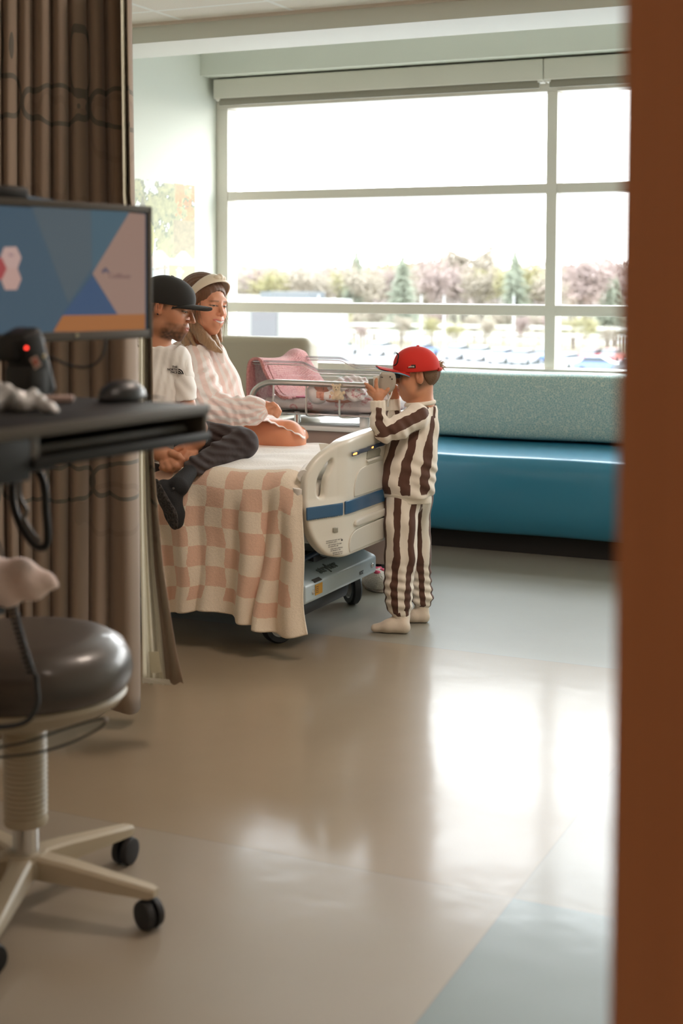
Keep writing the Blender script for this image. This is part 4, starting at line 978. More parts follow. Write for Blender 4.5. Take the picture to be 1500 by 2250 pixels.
def head_field(F, H, nose=1.0, lips=1.0, smile=0.0, chin=1.0, ears=True, sock=1.0, ear=1.0):
    S = H.S; w = H.w; A = H.A
    e = lambda c, r, k, sub=False: F.ell(w(*c), np.array(r) * S * np.array([1, H.fy, 1]), A, k * S, sub)
    e((0, -0.016, 0.028), (0.075, 0.095, 0.087), 0)
    e((0, 0.020, -0.022), (0.063, 0.068, 0.078), 0.03)
    e((0, 0.028, -0.068), (0.052, 0.052, 0.043), 0.03)
    e((0, 0.074 * chin, -0.097), (0.021, 0.017, 0.018), 0.028)
    for s in (-1, 1):
        e((s * 0.038, 0.056, -0.030), (0.024, 0.024, 0.026), 0.025)
        e((s * 0.047, 0.012, -0.075), (0.014, 0.030, 0.018), 0.025)
    F.cap(w(-0.034, 0.076, 0.022), w(0.034, 0.076, 0.022), 0.011 * S, 0.011 * S, 0.016 * S)
    e((0, 0.090, -0.062), (0.024, 0.012, 0.020), 0.02)
    for s in (-1, 1):
        e((s * 0.031, 0.097, 0.002), (0.016, 0.015, 0.0095), 0.010 * sock, True)
        e((s * 0.030, 0.0735, 0.002), (0.0125, 0.0125, 0.0125), 0.001)
        F.cap(w(s * 0.017, 0.083, 0.0085), w(s * 0.044, 0.078, 0.0065), 0.0028 * S, 0.0024 * S, 0.003 * S)
    F.cap(w(0, 0.084, 0.016), w(0, 0.084 + 0.021 * nose, -0.020), 0.0065 * S, 0.0085 * S, 0.010 * S)
    e((0, 0.086 + 0.023 * nose, -0.0265), (0.0095, 0.0095, 0.008), 0.006)
    for s in (-1, 1): e((s * 0.0115, 0.082 + 0.015 * nose, -0.030), (0.0065, 0.009, 0.0065), 0.005)
    for s in (-1, 1): e((s * 0.006, 0.088 + 0.017 * nose, -0.0365), (0.003, 0.005, 0.003), 0.002, True)
    up = 0.005 * smile
    for s in (-1, 1):
        F.cap(w(0, 0.1005, -0.0555), w(s * (0.021 + 0.005 * smile), 0.088, -0.0575 + up), 0.0042 * S * lips, 0.0022 * S, 0.004 * S)
        F.cap(w(0, 0.0985, -0.0665 - 0.003 * smile), w(s * (0.018 + 0.005 * smile), 0.086, -0.0610 + up), 0.0052 * S * lips, 0.0022 * S, 0.004 * S)
        F.cap(w(0, 0.1045, -0.0608), w(s * (0.023 + 0.005 * smile), 0.092, -0.0592 + up), 0.0014 * S + 0.0012 * smile * S, 0.0012 * S, 0.001 * S, None, True)
    if ears:
        for s in (-1, 1):
            e((s * 0.077, -0.010, -0.008), (0.0085 * ear, 0.0165 * ear, 0.029 * ear), 0.006); F.cap(w(s * 0.074, 0.000, -0.03), w(s * 0.075, -0.002, -0.020), 0.007 * S, 0.006 * S, 0.006 * S)
            e((s * (0.077 + 0.009 * ear), -0.005, -0.004), (0.0078, 0.009 * ear, 0.0165 * ear), 0.003, True); F.cap(w(s * (0.078 + 0.006 * ear), -0.004, -0.018), w(s * (0.078 + 0.006 * ear), -0.012, 0.006), 0.0022 * S, 0.0018 * S, 0.002 * S)
def smooth(a, b, x):
    t = np.clip((x - a) / (b - a), 0, 1); return t * t * (3 - 2 * t)
def lerpc(C, col, m): return C * (1 - m[:, None]) + np.array(col)[None] * m[:, None]
def face_paint(V, H, skin, lip, brow, eye=True, smile=0.0, iris=(0.05, 0.035, 0.02), teeth=False, browth=1.0, lid=0.0):
    q = H.loc(V); x, y, z = np.abs(q[:, 0]), q[:, 1], q[:, 2]; C = np.tile(np.array(skin), (len(V), 1))
    r = fnoise(V, 60); C *= (0.93 + 0.14 * r)[:, None]
    ck = np.exp(-(((x - 0.042) / 0.02) ** 2 + ((z + 0.028) / 0.016) ** 2)) * (y > 0.03); C = lerpc(C, (skin[0] * 1.02, skin[1] * 0.78, skin[2] * 0.74), 0.45 * ck)
    ns = np.exp(-((x / 0.015) ** 2 + ((z + 0.028) / 0.012) ** 2)) * (y > 0.085); C = lerpc(C, (skin[0], skin[1] * 0.82, skin[2] * 0.78), 0.4 * ns)
    bz = 0.0205 - 0.16 * np.maximum(x - 0.034, 0) + 0.0; bm = np.exp(-(((z - bz) / (0.0030 * browth)) ** 2)) * smooth(0.010, 0.015, x) * (1 - smooth(0.044, 0.050, x)) * (y > 0.05); C = lerpc(C, brow, 0.85 * bm)
    if eye:
        ex = (x - 0.030) / 0.0145; ez = (z - 0.0015) / (0.0062 * (1 - lid)); ins = (ex ** 2 + ez ** 2 < 1) & (y > 0.06)
        C[ins] = (0.34, 0.29, 0.25); ir = ins & (((x - 0.031) ** 2 + (z - 0.001) ** 2) < 0.0062 ** 2); C[ir] = iris
        line = (np.abs(np.sqrt(ex ** 2 + ez ** 2) - 1.08) < 0.18) & (z > 0.0005) & (y > 0.06); C[line] = (0.035, 0.022, 0.018)
    lm = (((x / (0.024 + 0.005 * smile)) ** 2 + ((z + 0.0608 - 0.005 * smile * (x / 0.024)) / (0.0092 - 0.0008 * smile)) ** 2) < 1) & (y > 0.082); C = lerpc(C, lip, 0.8 * lm)
    if teeth:
        tm = (np.abs(z + 0.0605 - 0.005 * smile * (x / 0.027) ** 1.5) < 0.0040 * (1 - (x / 0.024) ** 2)) & (x < 0.025) & (y > 0.075); C[tm] = (0.78, 0.74, 0.68)
    er = (x > 0.070) & (y < 0.01) & (z < 0.03) & (z > -0.04); C = lerpc(C, (skin[0], skin[1] * 0.78, skin[2] * 0.72), 0.5 * er)
    return C, q
def fnoise(V, f, seed=0):
    a = np.sin(V[:, 0] * f + 1.3 * seed) + np.sin(V[:, 1] * f * 1.13 + 2.1 + seed) + np.sin(V[:, 2] * f * 0.91 + 4.4)
    b = np.sin((V[:, 0] + V[:, 2]) * f * 2.1 + seed) + np.sin((V[:, 1] - V[:, 2]) * f * 2.7 + 1)
    return np.clip(0.5 + a * 0.12 + b * 0.08, 0, 1)
def fold(F, c, R, k, amp, ph=0.0, curve=0.0):
    """adds a bundle of cloth folds: a travelling ridge pattern of wave vector k inside radius R"""
    w_ = F._win(np.array(c) - R, np.array(c) + R)
    if w_ is None: return
    sl, X, Y, Z = w_; x, y, z = X - c[0], Y - c[1], Z - c[2]; r = np.sqrt(x * x + y * y + z * z)
    g = np.clip(1 - r / R, 0, 1) ** 0.8; t = x * k[0] + y * k[1] + z * k[2]
    F.F[sl] += (amp * g * np.sin(t + ph + curve * r / R * 4)).astype(np.float32)
def body_mesh(name, parts, colors, parent, m):
    V, Q = merge_meshes(parts); return mesh_obj(name, V, Q, m, parent, cols=np.concatenate(colors))
def stripe_attr(V, bones):
    """arc-length coordinate around the nearest limb, so that stripes run along it"""
    best = np.full(len(V), 1e9); out = np.zeros(len(V))
    for (a, b, ra, rb, off, Rm) in bones:
        a, b = np.array(a), np.array(b); ba = b - a; t = np.clip((V - a) @ ba / (ba @ ba), 0, 1); p = V - a - t[:, None] * ba; R = ra + (rb - ra) * t
        d = np.linalg.norm(p, axis=1) / R; ax = ba / np.linalg.norm(ba); ref = -VD - ax * (-VD @ ax); ref /= np.linalg.norm(ref); sd = np.cross(ax, ref)
        th = np.arctan2(p @ sd, p @ ref); s = th * Rm + off; m = d < best; best[m] = d[m]; out[m] = s[m]
    return out
def brim(F, name, m, parent, w0, y0, y1, z0, z1, droop, under=None, S=1.0):
    nu_, nv_ = 34, 18; V = []
    for i in range(nu_):
        t = -1 + 2 * i / (nu_ - 1)
        for j in range(nv_):
            r = j / (nv_ - 1); x = w0 * math.sin(t * 1.35) / math.sin(1.35); yb = y0 * math.sqrt(max(0.0, 1 - (x / (w0 * 1.12)) ** 2)) ; 
            yt = y1 * (max(0.0, 1 - abs(t) ** 4.5) ** 0.5)
            y = yb + (max(yt, yb) - yb) * r; x2 = x * (1 - 0.06 * r); z = z0 + (z1 - z0) * r - droop * t * t
            V.append(F.w(x2, y, z))
    I = np.arange(nu_ * nv_).reshape(nu_, nv_); Q = np.stack([I[:-1, :-1], I[1:, :-1], I[1:, 1:], I[:-1, 1:]], -1).reshape(-1, 4)
    V = np.array(V); o = mesh_obj(name, V, Q, m, parent); so = o.modifiers.new('thick', 'SOLIDIFY'); so.thickness = 0.0022; so.offset = 1
    if under is not None:
        V2 = V - F.u * 0.0030 * 1.0; o2 = mesh_obj('brim_lining', V2, Q, under, o); so = o2.modifiers.new('thick', 'SOLIDIFY'); so.thickness = 0.0006; so.offset = 0
    return o
skinm = vcol_mat('skin', 0.48, 0.12, bump=(240, 0.15, 0.0008)); 
DOWN = np.array([0, 0, -1.0])

# ------------------------------------------------------------------ privacy curtain
cb = lambda px: oz(px + 12, 1545 + (300 - px) * 0.19, 0.05)
VAL = [-330, -262, -205, -150, -98, -48, 11, 42, 71, 108, 144, 186, 226, 291]
cur = M('taupe_curtain', srgb(166, 142, 120), 0.95, sheen=0.2); nt = cur.node_tree; bs = nt.nodes['Principled BSDF']
cu_, cz_ = attr(nt, 'cu'), attr(nt, 'cz'); tot = None
for (a, b, ra, rb, w_) in ((268, 1.715, 88, 0.052, 0.12), (118, 1.715, 66, 0.050, 0.12), (168, 1.835, 19, 0.085, 0.14), (12, 1.73, 34, 0.055, 0.12), (-80, 1.72, 60, 0.05, 0.12), (6, 1.86, 16, 0.09, 0.14), (268, 0.70, 84, 0.050, 0.11), (140, 0.70, 56, 0.048, 0.11), (60, 0.715, 52, 0.05, 0.11), (-60, 0.70, 60, 0.05, 0.11)):
    r_ = mth(nt, 'SQRT', mth(nt, 'ADD', mth(nt, 'POWER', mth(nt, 'DIVIDE', mth(nt, 'SUBTRACT', cu_, a), ra), 2.0), mth(nt, 'POWER', mth(nt, 'DIVIDE', mth(nt, 'SUBTRACT', cz_, b), rb), 2.0)))
    k = mth(nt, 'LESS_THAN', mth(nt, 'ABSOLUTE', mth(nt, 'SUBTRACT', r_, 1.0)), w_); tot = k if tot is None else mth(nt, 'MAXIMUM', tot, k)
tot2 = None
for (a, b, ra, rb, w_) in ((250, 1.66, 60, 0.085, 0.10), (100, 1.60, 40, 0.15, 0.06), (200, 1.58, 46, 0.16, 0.06), (240, 0.62, 70, 0.07, 0.10)):
    r_ = mth(nt, 'SQRT', mth(nt, 'ADD', mth(nt, 'POWER', mth(nt, 'DIVIDE', mth(nt, 'SUBTRACT', cu_, a), ra), 2.0), mth(nt, 'POWER', mth(nt, 'DIVIDE', mth(nt, 'SUBTRACT', cz_, b), rb), 2.0)))
    k = mth(nt, 'LESS_THAN', mth(nt, 'ABSOLUTE', mth(nt, 'SUBTRACT', r_, 1.0)), w_); tot2 = k if tot2 is None else mth(nt, 'MAXIMUM', tot2, k)
c0 = mix(nt, mth(nt, 'MULTIPLY', tot2, 0.5), srgb(148, 131, 116), srgb(129, 114, 101)); nt.links.new(mix(nt, tot, c0, srgb(104, 100, 92)), bs.inputs['Base Color'])
bumpn(nt, noise(nt, scl(nt, obj_co(nt), (400, 400, 120)), 1.0, 2), 0.3, 0.001, bs)
Vc, cuv, czv = [], [], []; xs = []
for a, b in zip(VAL, VAL[1:]):
    for k in range(14): xs.append((a + (b - a) * k / 14, k / 14, b - a))
xs.append((VAL[-1], 1.0, 60)); nz_ = 44; zt_ = 2.47
for i, (px, t, w_) in enumerate(xs):
    b = cb(px); n = -np.array([b[0], b[1], 0]); n /= np.linalg.norm(n); lat = np.array([n[1], -n[0], 0])
    for j in range(nz_):
        h = j / (nz_ - 1); z = 0.045 + (zt_ - 0.045) * h; zz = z + (0.007 * math.sin(px * 0.06)) * (1 - h) ** 6
        D = (0.028 + 0.0006 * w_) * (0.92 + 0.18 * math.sin(px * 0.05 + 3 * h)); off = D * math.sin(PI * t) ** 0.55 + 0.010 * math.sin(5 * h + px * 0.02)
        sh_ = 0.008 * math.sin(3.5 * h + px * 0.015)
        p = b * np.array([1, 1, 0]) + n * off + lat * sh_; Vc.append((p[0], p[1], zz)); cuv.append(px + 10 * math.sin(px * 0.13)); czv.append(z)
I = np.arange(len(xs) * nz_).reshape(len(xs), nz_); Q = np.stack([I[:-1, :-1], I[1:, :-1], I[1:, 1:], I[:-1, 1:]], -1).reshape(-1, 4)
e0 = cb(150); ct = empty('privacy_curtain', (e0[0], e0[1], 0.05), 'taupe hospital privacy curtain with grey loop pattern hanging in deep folds', 'curtain')
o = mesh_obj('curtain_fabric', Vc, Q, cur, ct, attrs={'cu': cuv, 'cz': czv}); so = o.modifiers.new('t', 'SOLIDIFY'); so.thickness = 0.003; so.offset = -1
lin = M('pale_curtain_lining', srgb(222, 220, 204), 0.9, bump=(300, 0.2, 0.001))
rows = [(-40, 262, 266, 270, 274, 278), (440, 268, 272, 276, 280, 286), (740, 298, 308, 316, 324, 333), (1000, 298, 308, 317, 325, 336), (1130, 299, 309, 319, 331, 346), (1250, 301, 311, 324, 338, 358), (1380, 303, 314, 331, 352, 379), (1450, 305, 315, 335, 359, 391), (1502, 306, 316, 338, 363, 403)]
def sheet(cols, dep, m, name, attrs=False):
    R_ = np.array(rows, float); ys = np.linspace(-40, 1502, 60); V = []; K = 26
    for y in ys:
        c_ = [np.interp(y, R_[:, 0], R_[:, k + 1]) for k in range(5)]
        for k in range(K):
            t = cols[0] + (cols[1] - cols[0]) * k / (K - 1); px = np.interp(t, range(5), c_); d = np.interp(t, range(5), dep) + 0.012 * math.sin(t * 7 + y * 0.002)
            V.append(pz(px, y + 3 * math.sin(px * 0.25) * (y > 1400), d))
    I = np.arange(len(ys) * K).reshape(len(ys), K); Q = np.stack([I[:-1, :-1], I[1:, :-1], I[1:, 1:], I[:-1, 1:]], -1).reshape(-1, 4)
    V = np.array(V); at = {'cu': 290 + 0 * V[:, 0], 'cz': V[:, 2]}; at['cu'] = np.tile(np.linspace(200, 300, K), len(ys))
    o = mesh_obj(name, V, Q, m, ct, attrs=at); so = o.modifiers.new('t', 'SOLIDIFY'); so.thickness = 0.002; return o
dep = (3.62, 3.74, 3.80, 3.86, 3.80)
sheet((0.9, 3.05), dep, lin, 'lining'); sheet((2.95, 4.0), dep, cur, 'leading_edge')
def quadp(name, pts, m, par): 
    mb = MB(); mb.quad(*pts); o = mb.build(name, m, par, smooth=False); so = o.modifiers.new('t', 'SOLIDIFY'); so.thickness = 0.001; return o
quadp('care_label', [pz(326, 1432, 3.76), pz(348, 1432, 3.775), pz(355, 1478, 3.775), pz(331, 1479, 3.76)], M('label_beige', srgb(164, 156, 132), 0.8), ct)
quadp('hem_band', [pz(311, 1488, 3.70), pz(372, 1493, 3.80), pz(376, 1506, 3.80), pz(311, 1500, 3.70)], M('hem_taupe', srgb(150, 142, 126), 0.9), ct)
tk = MB(); tk.tube([tuple(cb(p)[:2]) + (2.478,) for p in range(-330, 300, 30)] + [tuple(cb(296)[:2] + np.array([0.0, 0.35])) + (2.478,)], 0.011, 8)
tag(tk.build('curtain_track', whitem), 'slim white ceiling track carrying the privacy curtain', 'curtain rail')

# ------------------------------------------------------------------ mobile computer cart
bk_ = M('cart_black_plastic', srgb(24, 23, 22), 0.5, spec=0.35, bump=(200, 0.06, 0.0006)); bk2 = M('cart_grey_edge', srgb(84, 78, 70), 0.45)
TR, BR = pz(331, 455, 2.75), pz(331, 741, 2.75); TL = pz(0, 430, 2.465); BL = pz(0, 748, 2.465)
ex = nrm_((TL - TR) + (BL - BR)) if 'nrm_' in globals() else (TL - TR) / np.linalg.norm(TL - TR)
uz = np.array([0, 0, 1.0]); ex = np.array([ex[0], ex[1], 0]); ex /= np.linalg.norm(ex); nm = np.cross(ex, uz)      # ex points left along the screen
if nm @ (CC - TR) < 0: nm = -nm
Hm = float(TR[2] - BR[2]); Wm = 0.43
cart = empty('computer_cart', (TR[0] + ex[0] * 0.25, TR[1] + ex[1] * 0.25, 0), 'black hospital computer cart with monitor, work surface and open keyboard drawer', 'computer cart')
RM = Matrix(((ex[0], nm[0], 0, 0), (ex[1], nm[1], 0, 0), (0, 0, 1, 0), (0, 0, 0, 1)))
mc = BR + ex * Wm / 2 + uz * Hm / 2
mon = MB().box(mc - nm * 0.018, (Wm, 0.036, Hm), rot=RM, bev=0.006, seg=3).build('monitor', M('monitor_shell', srgb(78, 72, 66), 0.45), cart)
def onmon(x, y, lift=0.0):
    d = ray(x, y); q0 = BR + nm * lift; t = ((q0 - CC) @ nm) / (d @ nm); return CC + d * t
def poly_on(name, pts, m, lift, par):
    mb = MB(); vs = [mb.bm.verts.new(Vector(onmon(*p, lift))) for p in pts]; mb.bm.faces.new(vs); o = mb.build(name, m, par, smooth=False); return o
def em(name, c, s=1.0): 
    m = M(name, (0.01, 0.01, 0.01), 0.25, emit=(srgb(*c), s * 0.62)); return m
for (p, q, hgt) in ((0, 0, 0),): pass
# raised bezel bars
for nme, c_, d_ in (('bezel', mc + uz * (Hm / 2 - 0.006) + nm * 0.002, (Wm, 0.008, 0.013)), ('bezel', mc - uz * (Hm / 2 - 0.0075) + nm * 0.002, (Wm, 0.008, 0.017)), ('bezel', BR + ex * 0.0055 + uz * Hm / 2 + nm * 0.002, (0.012, 0.008, Hm)), ('bezel', BR + ex * (Wm - 0.0055) + uz * Hm / 2 + nm * 0.002, (0.012, 0.008, Hm))):
    MB().box(c_, d_, rot=RM, bev=0.002).build(nme, M('monitor_shell', (0.05, 0.05, 0.05)), mon)
scr = MB().box(mc + nm * 0.0006, (Wm - 0.024, 0.0015, Hm - 0.028), rot=RM).build('screen', em('screen_blue', (58, 82, 100)), mon, smooth=False)
for nme, pts, col, lf in (('wedge', [(60, 430), (282, 466), (150, 668)], (74, 88, 98), 0.0016), ('wedge', [(200, 455), (284, 466), (203, 600)], (64, 92, 108), 0.0018), ('blue_triangle', [(203, 606), (259, 692), (136, 694)], (48, 76, 112), 0.0018),
        ('pale_panel', [(284, 467), (319, 471), (319, 692), (259, 692), (203, 601)], (150, 120, 108), 0.0020), ('orange_bar', [(138, 693), (319, 690), (319, 727), (117, 729)], (160, 98, 50), 0.0022),
        ('hexagon', [(9, 543), (36, 542), (47, 566), (38, 591), (11, 591), (0, 567)], (190, 158, 150), 0.0022), ('hexagon', [(11, 589), (38, 589), (47, 613), (37, 637), (11, 637), (1, 612)], (188, 152, 142), 0.0024), ('hexagon', [(-24, 566), (4, 566), (15, 590), (4, 614), (-24, 614), (-36, 590)], (160, 62, 66), 0.0026)):
    poly_on(nme, pts, em('screen_' + nme + str(col[0]), col), lf, scr)
tx = onmon(239, 611, 0.0028); text_obj('CedBluntr', 0.0135, em('screen_text', (112, 84, 84)), tx, onmon(300, 612.5, 0.0028) - tx, (0, 0, 1), scr, 'screen_lettering', 0.0002)
poly_on('logo_mark', [(223, 596), (232, 587), (241, 599), (236, 600), (231, 594), (227, 602)], em('screen_mark', (64, 66, 92)), 0.0028, scr)
tx = onmon(20, 563, 0.0030); text_obj('list', 0.0085, em('screen_text2', (120, 96, 110)), tx, onmon(34, 563, 0.003) - tx, (0, 0, 1), scr, 'hexagon_lettering', 0.0002)
MB().lathe([(0, 0.003), (0.0035, 0.002), (0.004, 0)], onmon(169, 737, 0.006), nm, 14).build('power_button', M('pale_button', srgb(170, 164, 140), 0.4), mon)
MB().box(pz(15, 420, 2.50) - nm * 0.02 - uz * 0.004, (0.10, 0.05, 0.030), rot=RM, bev=0.01).build('camera_bar', bk_, mon)
# work surface with the slot for the keyboard
WH_ = 1.05; A_ = oz(457, 888, WH_); B_ = oz(75, 936, WH_); fx = (B_ - A_); Lw = float(np.linalg.norm(fx)) + 0.16; fx = fx / np.linalg.norm(fx); bx = np.cross(uz, fx); 
if bx @ (CC - A_) > 0: bx = -bx                                                                      # bx points away from us, to the back of the cart
Dw = 0.33
WM = Matrix(((fx[0], bx[0], 0, 0), (fx[1], bx[1], 0, 0), (0, 0, 1, 0), (0, 0, 0, 1)))
def wp(a, b, c): return A_ + fx * a + bx * b + uz * c
def wbox(name, a, b, c, m, bev=0.003, par=cart): 
    c0 = wp((a[0] + a[1]) / 2, (b[0] + b[1]) / 2, (c[0] + c[1]) / 2); return MB().box(c0, (a[1] - a[0], b[1] - b[0], c[1] - c[0]), rot=WM, bev=bev).build(name, m, par)
L1 = Lw
wt1 = wbox('work_surface', (0, L1), (0, Dw), (-0.010, 0), bk_, 0.004)
wbox('surface_lip', (0, L1), (-0.004, 0.004), (-0.016, 0.001), bk2, 0.002, wt1)
dr = wbox('keyboard_drawer', (0, L1), (0.004, Dw), (-0.056, -0.049), bk_, 0.003)
wbox('drawer_side', (0, 0.012), (0.0, Dw), (-0.056, -0.008), bk2, 0.002, dr); wbox('drawer_side', (L1 - 0.17, L1 - 0.155), (0.0, Dw), (-0.056, -0.008), bk2, 0.002, dr); wbox('drawer_back', (0, L1), (Dw - 0.02, Dw), (-0.05, -0.01), bk_, 0.002, dr)
wbox('front_lip', (0, L1 - 0.155), (-0.006, 0.006), (-0.060, -0.044), bk_, 0.003, dr)
wbox('housing', (L1 - 0.155, L1), (0.0, Dw), (-0.075, -0.008), bk_, 0.004, dr)
kb_ = wbox('keyboard', (0.03, L1 - 0.18), (0.02, 0.15), (-0.045, -0.031), M('keyboard_grey', srgb(70, 66, 60), 0.5), 0.004)
tag(kb_, None); 
# hardware under the monitor
wbox('mount_arm', (L1 - 0.20, L1 - 0.12), (0.10, 0.22), (0.0, 0.20), bk_, 0.01)
sc_ = MB(); pc = pz(62, 800, 2.36); sc_.box(pc, (0.05, 0.06, 0.12), rot=WM @ Matrix.Rotation(0.35, 4, 'Y'), bev=0.012, seg=3).box(pz(45, 765, 2.36), (0.075, 0.05, 0.045), rot=WM, bev=0.010, seg=3)
sc = empty('barcode_scanner', pz(62, 850, 2.36), 'black barcode scanner with red light and pale sticker, docked under the monitor', 'scanner'); sc_.build('scanner_body', bk_, sc)
MB().box(pz(60, 860, 2.36), (0.05, 0.06, 0.09), rot=WM, bev=0.008).build('dock', bk_, sc)
MB().sphere(pz(58, 764, 2.318), 0.0032, 12).build('red_light', M('red_led', (1, 0.05, 0.03), 0.4, emit=((1.0, 0.05, 0.03), 2.5)), sc)
quadp('sticker', [pz(66, 789, 2.305), pz(80, 782, 2.305), pz(91, 802, 2.305), pz(77, 812, 2.305)], M('sticker_white', srgb(206, 176, 160), 0.6), sc); quadp('sticker_print', [pz(72, 790, 2.302), pz(79, 787, 2.302), pz(84, 799, 2.302), pz(77, 803, 2.302)], M('sticker_red', srgb(170, 70, 50), 0.6), sc)
for i, (a, b) in enumerate(((80, 756), (85, 772), (95, 783), (2, 765))): MB().box(pz(a, b, 2.35), (0.008, 0.008, 0.008), rot=0.4 * i, bev=0.002).build('connector', M('connector_cream', srgb(196, 186, 150), 0.5), sc)
cbm = M('cable_black', (0.02, 0.02, 0.02), 0.5)
def cable(name, pts, z, r, m=cbm, par=cart, n=8, closed=False):
    P_ = [pz(p[0], p[1], p[2] if len(p) > 2 else z) for p in pts]; return MB().tube(spline(P_, n, closed), r, 8, closed).build(name, m, par)
cable('monitor_cable', [(97, 784), (118, 788), (145, 800), (178, 807), (207, 801), (226, 778), (232, 745)], 2.45, 0.0026); cable('grey_wire', [(98, 815), (106, 842), (103, 858), (114, 878)], 2.38, 0.0022, M('wire_grey', srgb(150, 140, 120), 0.5)); cable('blue_wire', [(22, 800), (30, 835), (32, 872)], 2.38, 0.0045, M('wire_blue', srgb(30, 60, 110), 0.5))
# column, base and what hangs below
col = MB(); cx = pz(-300, 1100, 2.20); col.box((cx[0], cx[1], 0.57), (0.09, 0.09, 0.86), rot=WM, bev=0.01); col.build('column', bk_, cart)
MB().box((cx[0], cx[1], 0.07), (0.28, 0.28, 0.04), rot=WM, bev=0.015).build('base', bk_, cart)
for a in range(4): q = np.array([cx[0], cx[1], 0.035]) + fx * 0.11 * (1 if a % 2 else -1) + bx * 0.11 * (1 if a > 1 else -1); MB().cyl(q - fx * 0.012, q + fx * 0.012, 0.035, seg=20).cyl(q, q + np.array([0, 0, 0.03]), 0.01).build('castor', blackp, cart)
MB().box(pz(-10, 975, 2.30), (0.14, 0.14, 0.09), rot=WM, bev=0.01).build('battery_box', bk_, cart)
hs = empty('handset_loop', pz(60, 1026, 2.42), 'thick black curved handle loop hanging below the cart work surface', 'handle')
P_ = [pz(p[0], p[1], 2.42) for p in ((62, 1024), (40, 1030), (27, 1056), (28, 1105), (42, 1148), (62, 1182), (84, 1203), (101, 1198), (104, 1172), (100, 1120), (98, 1075), (86, 1040))]
MB().tube(spline(P_, 6, True), 0.0068, 12, True).build('grip', bk_, hs)
P_ = [pz(p[0], p[1], 2.41) for p in ((42, 1038), (42, 1090), (58, 1122), (52, 1140), (72, 1175), (88, 1192))]; MB().tube(spline(P_, 6), 0.0042, 10).build('inner_strap', bk2, hs)
cc2 = []
for i in range(150):
    t = i / 149; base = np.array([26 + 44 * t ** 1.2, 1322 + 160 * t]); a = t * 15 * 2 * PI; cc2.append(pz(base[0] + 8 * math.cos(a), base[1] + 3 * math.sin(a), 2.52 + 0.007 * math.sin(a)))
cc2 += spline([cc2[-1], pz(80, 1505, 2.52), pz(82, 1545, 2.52), pz(62, 1582, 2.52), pz(20, 1596, 2.52), pz(-60, 1600, 2.50)], 8)[1:]
pre = spline([pz(-30, 1140, 2.42), pz(0, 1200, 2.45), pz(20, 1290, 2.52)], 6)
MB().tube(pre + cc2, [0.0022] * len(pre) + [0.0030] * 150 + [0.0050] * (len(cc2) - 150), 7).build('coiled_cord', cbm, cart)
cable('hanging_wire', [(-60, 1656), (0, 1642), (60, 1630), (130, 1606), (200, 1584), (230, 1579), (232, 1586), (215, 1602), (160, 1630), (90, 1652), (20, 1662), (-60, 1664)], 2.56, 0.0024); MB().sphere(pz(232, 1582, 2.56), 0.0045, 12).build('wire_tip', M('grey_tip', srgb(150, 142, 134), 0.4), cart)
# things on the work surface
ms = empty('computer_mouse', wp(0.21, 0.12, 0), 'black computer mouse at the back edge of the cart work surface', 'computer mouse'); mo = oz(268, 881, WH_)
F = Field(mo - 0.08, mo + 0.08, 0.002); F.ell(mo + uz * 0.006, (0.030, 0.052, 0.030), np.array([fx, bx, uz]) if False else np.array([bx, fx, uz]), 0); F.cut(mo + uz * 0.0015, -uz, 0.003); V, Q = F.mesh(); mesh_obj('shell', V, Q, M('mouse_black', (0.008, 0.008, 0.009), 0.4, coat=0.1), ms)
cable('mouse_wire', [(318, 873), (332, 871), (350, 873)], 2.40, 0.0016, cbm, ms); MB().tube([pz(350, 873, 2.40), pz(362, 875, 2.40)], 0.0022, 8).build('plug', wtop, ms)
pb = oz(50, 900, WH_); F = Field(pb - 0.20, pb + 0.20, 0.003); rgk = random.Random(4)
F.cap(oz(-60, 902, WH_) + uz * 0.022, oz(60, 905, WH_) + uz * 0.014, 0.026, 0.017, 0.01); F.cap(oz(60, 905, WH_) + uz * 0.013, oz(128, 909, WH_) + uz * 0.006, 0.015, 0.006, 0.01)
fold(F, pb, 0.22, np.array([90, 160, 60]), 0.006, 0, 2.0); fold(F, pb, 0.2, np.array([-200, 120, 160]), 0.0035, 1, 1.0); F.cut((0, 0, WH_ + 0.001), (0, 0, -1), 0.002); V, Q = F.mesh()
tag(mesh_obj('plastic_bag', V, Q, M('crumpled_clear_plastic', srgb(216, 218, 218), 0.16, coat=0.6, bump=(60, 0.6, 0.006))), 'crumpled pale plastic bag lying on the left of the cart work surface', 'bag')
pp = oz(128, 884, WH_); tag(MB().box(pp + uz * 0.006, (0.05, 0.03, 0.010), rot=0.5, bev=0.003).build('tissue_packet', M('pinkish_paper', srgb(170, 146, 136), 0.8)), 'small pinkish folded paper packet behind the plastic bag', 'packet')
# folded blanket on the lower shelf
wbox_s = MB().box(pz(-170, 1345, 2.36) , (0.16, 0.22, 0.012), rot=WM, bev=0.003).build('lower_shelf', bk_, cart)
F = Field(pz(20, 1290, 2.42) - 0.24, pz(20, 1290, 2.42) + 0.24, 0.004); zq2 = 2.42
F.chain(seg([(-120, 1285, zq2, 52), (-20, 1282, zq2, 56), (50, 1278, zq2, 44), (92, 1290, zq2, 30), (122, 1306, zq2, 11)]), 0.02); F.cut(pz(60, 1324, zq2), nrm_(RT * 0.42 - UP * 1.0 + VD * 0.0), 0.01, (pz(70, 1350, zq2), 0.10)); fold(F, pz(70, 1285, zq2 - 0.05), 0.15, RT * 120 + UP * 60, 0.004)
V, Q = F.mesh(); V = relax(V, Q, 2); tag(mesh_obj('folded_blanket', V, Q, M('pale_pink_flannel', srgb(240, 216, 206), 0.95, sheen=0.3, bump=(90, 0.4, 0.003))), 'pale pink folded blanket corner jutting from the cart, above the stool', 'blanket')

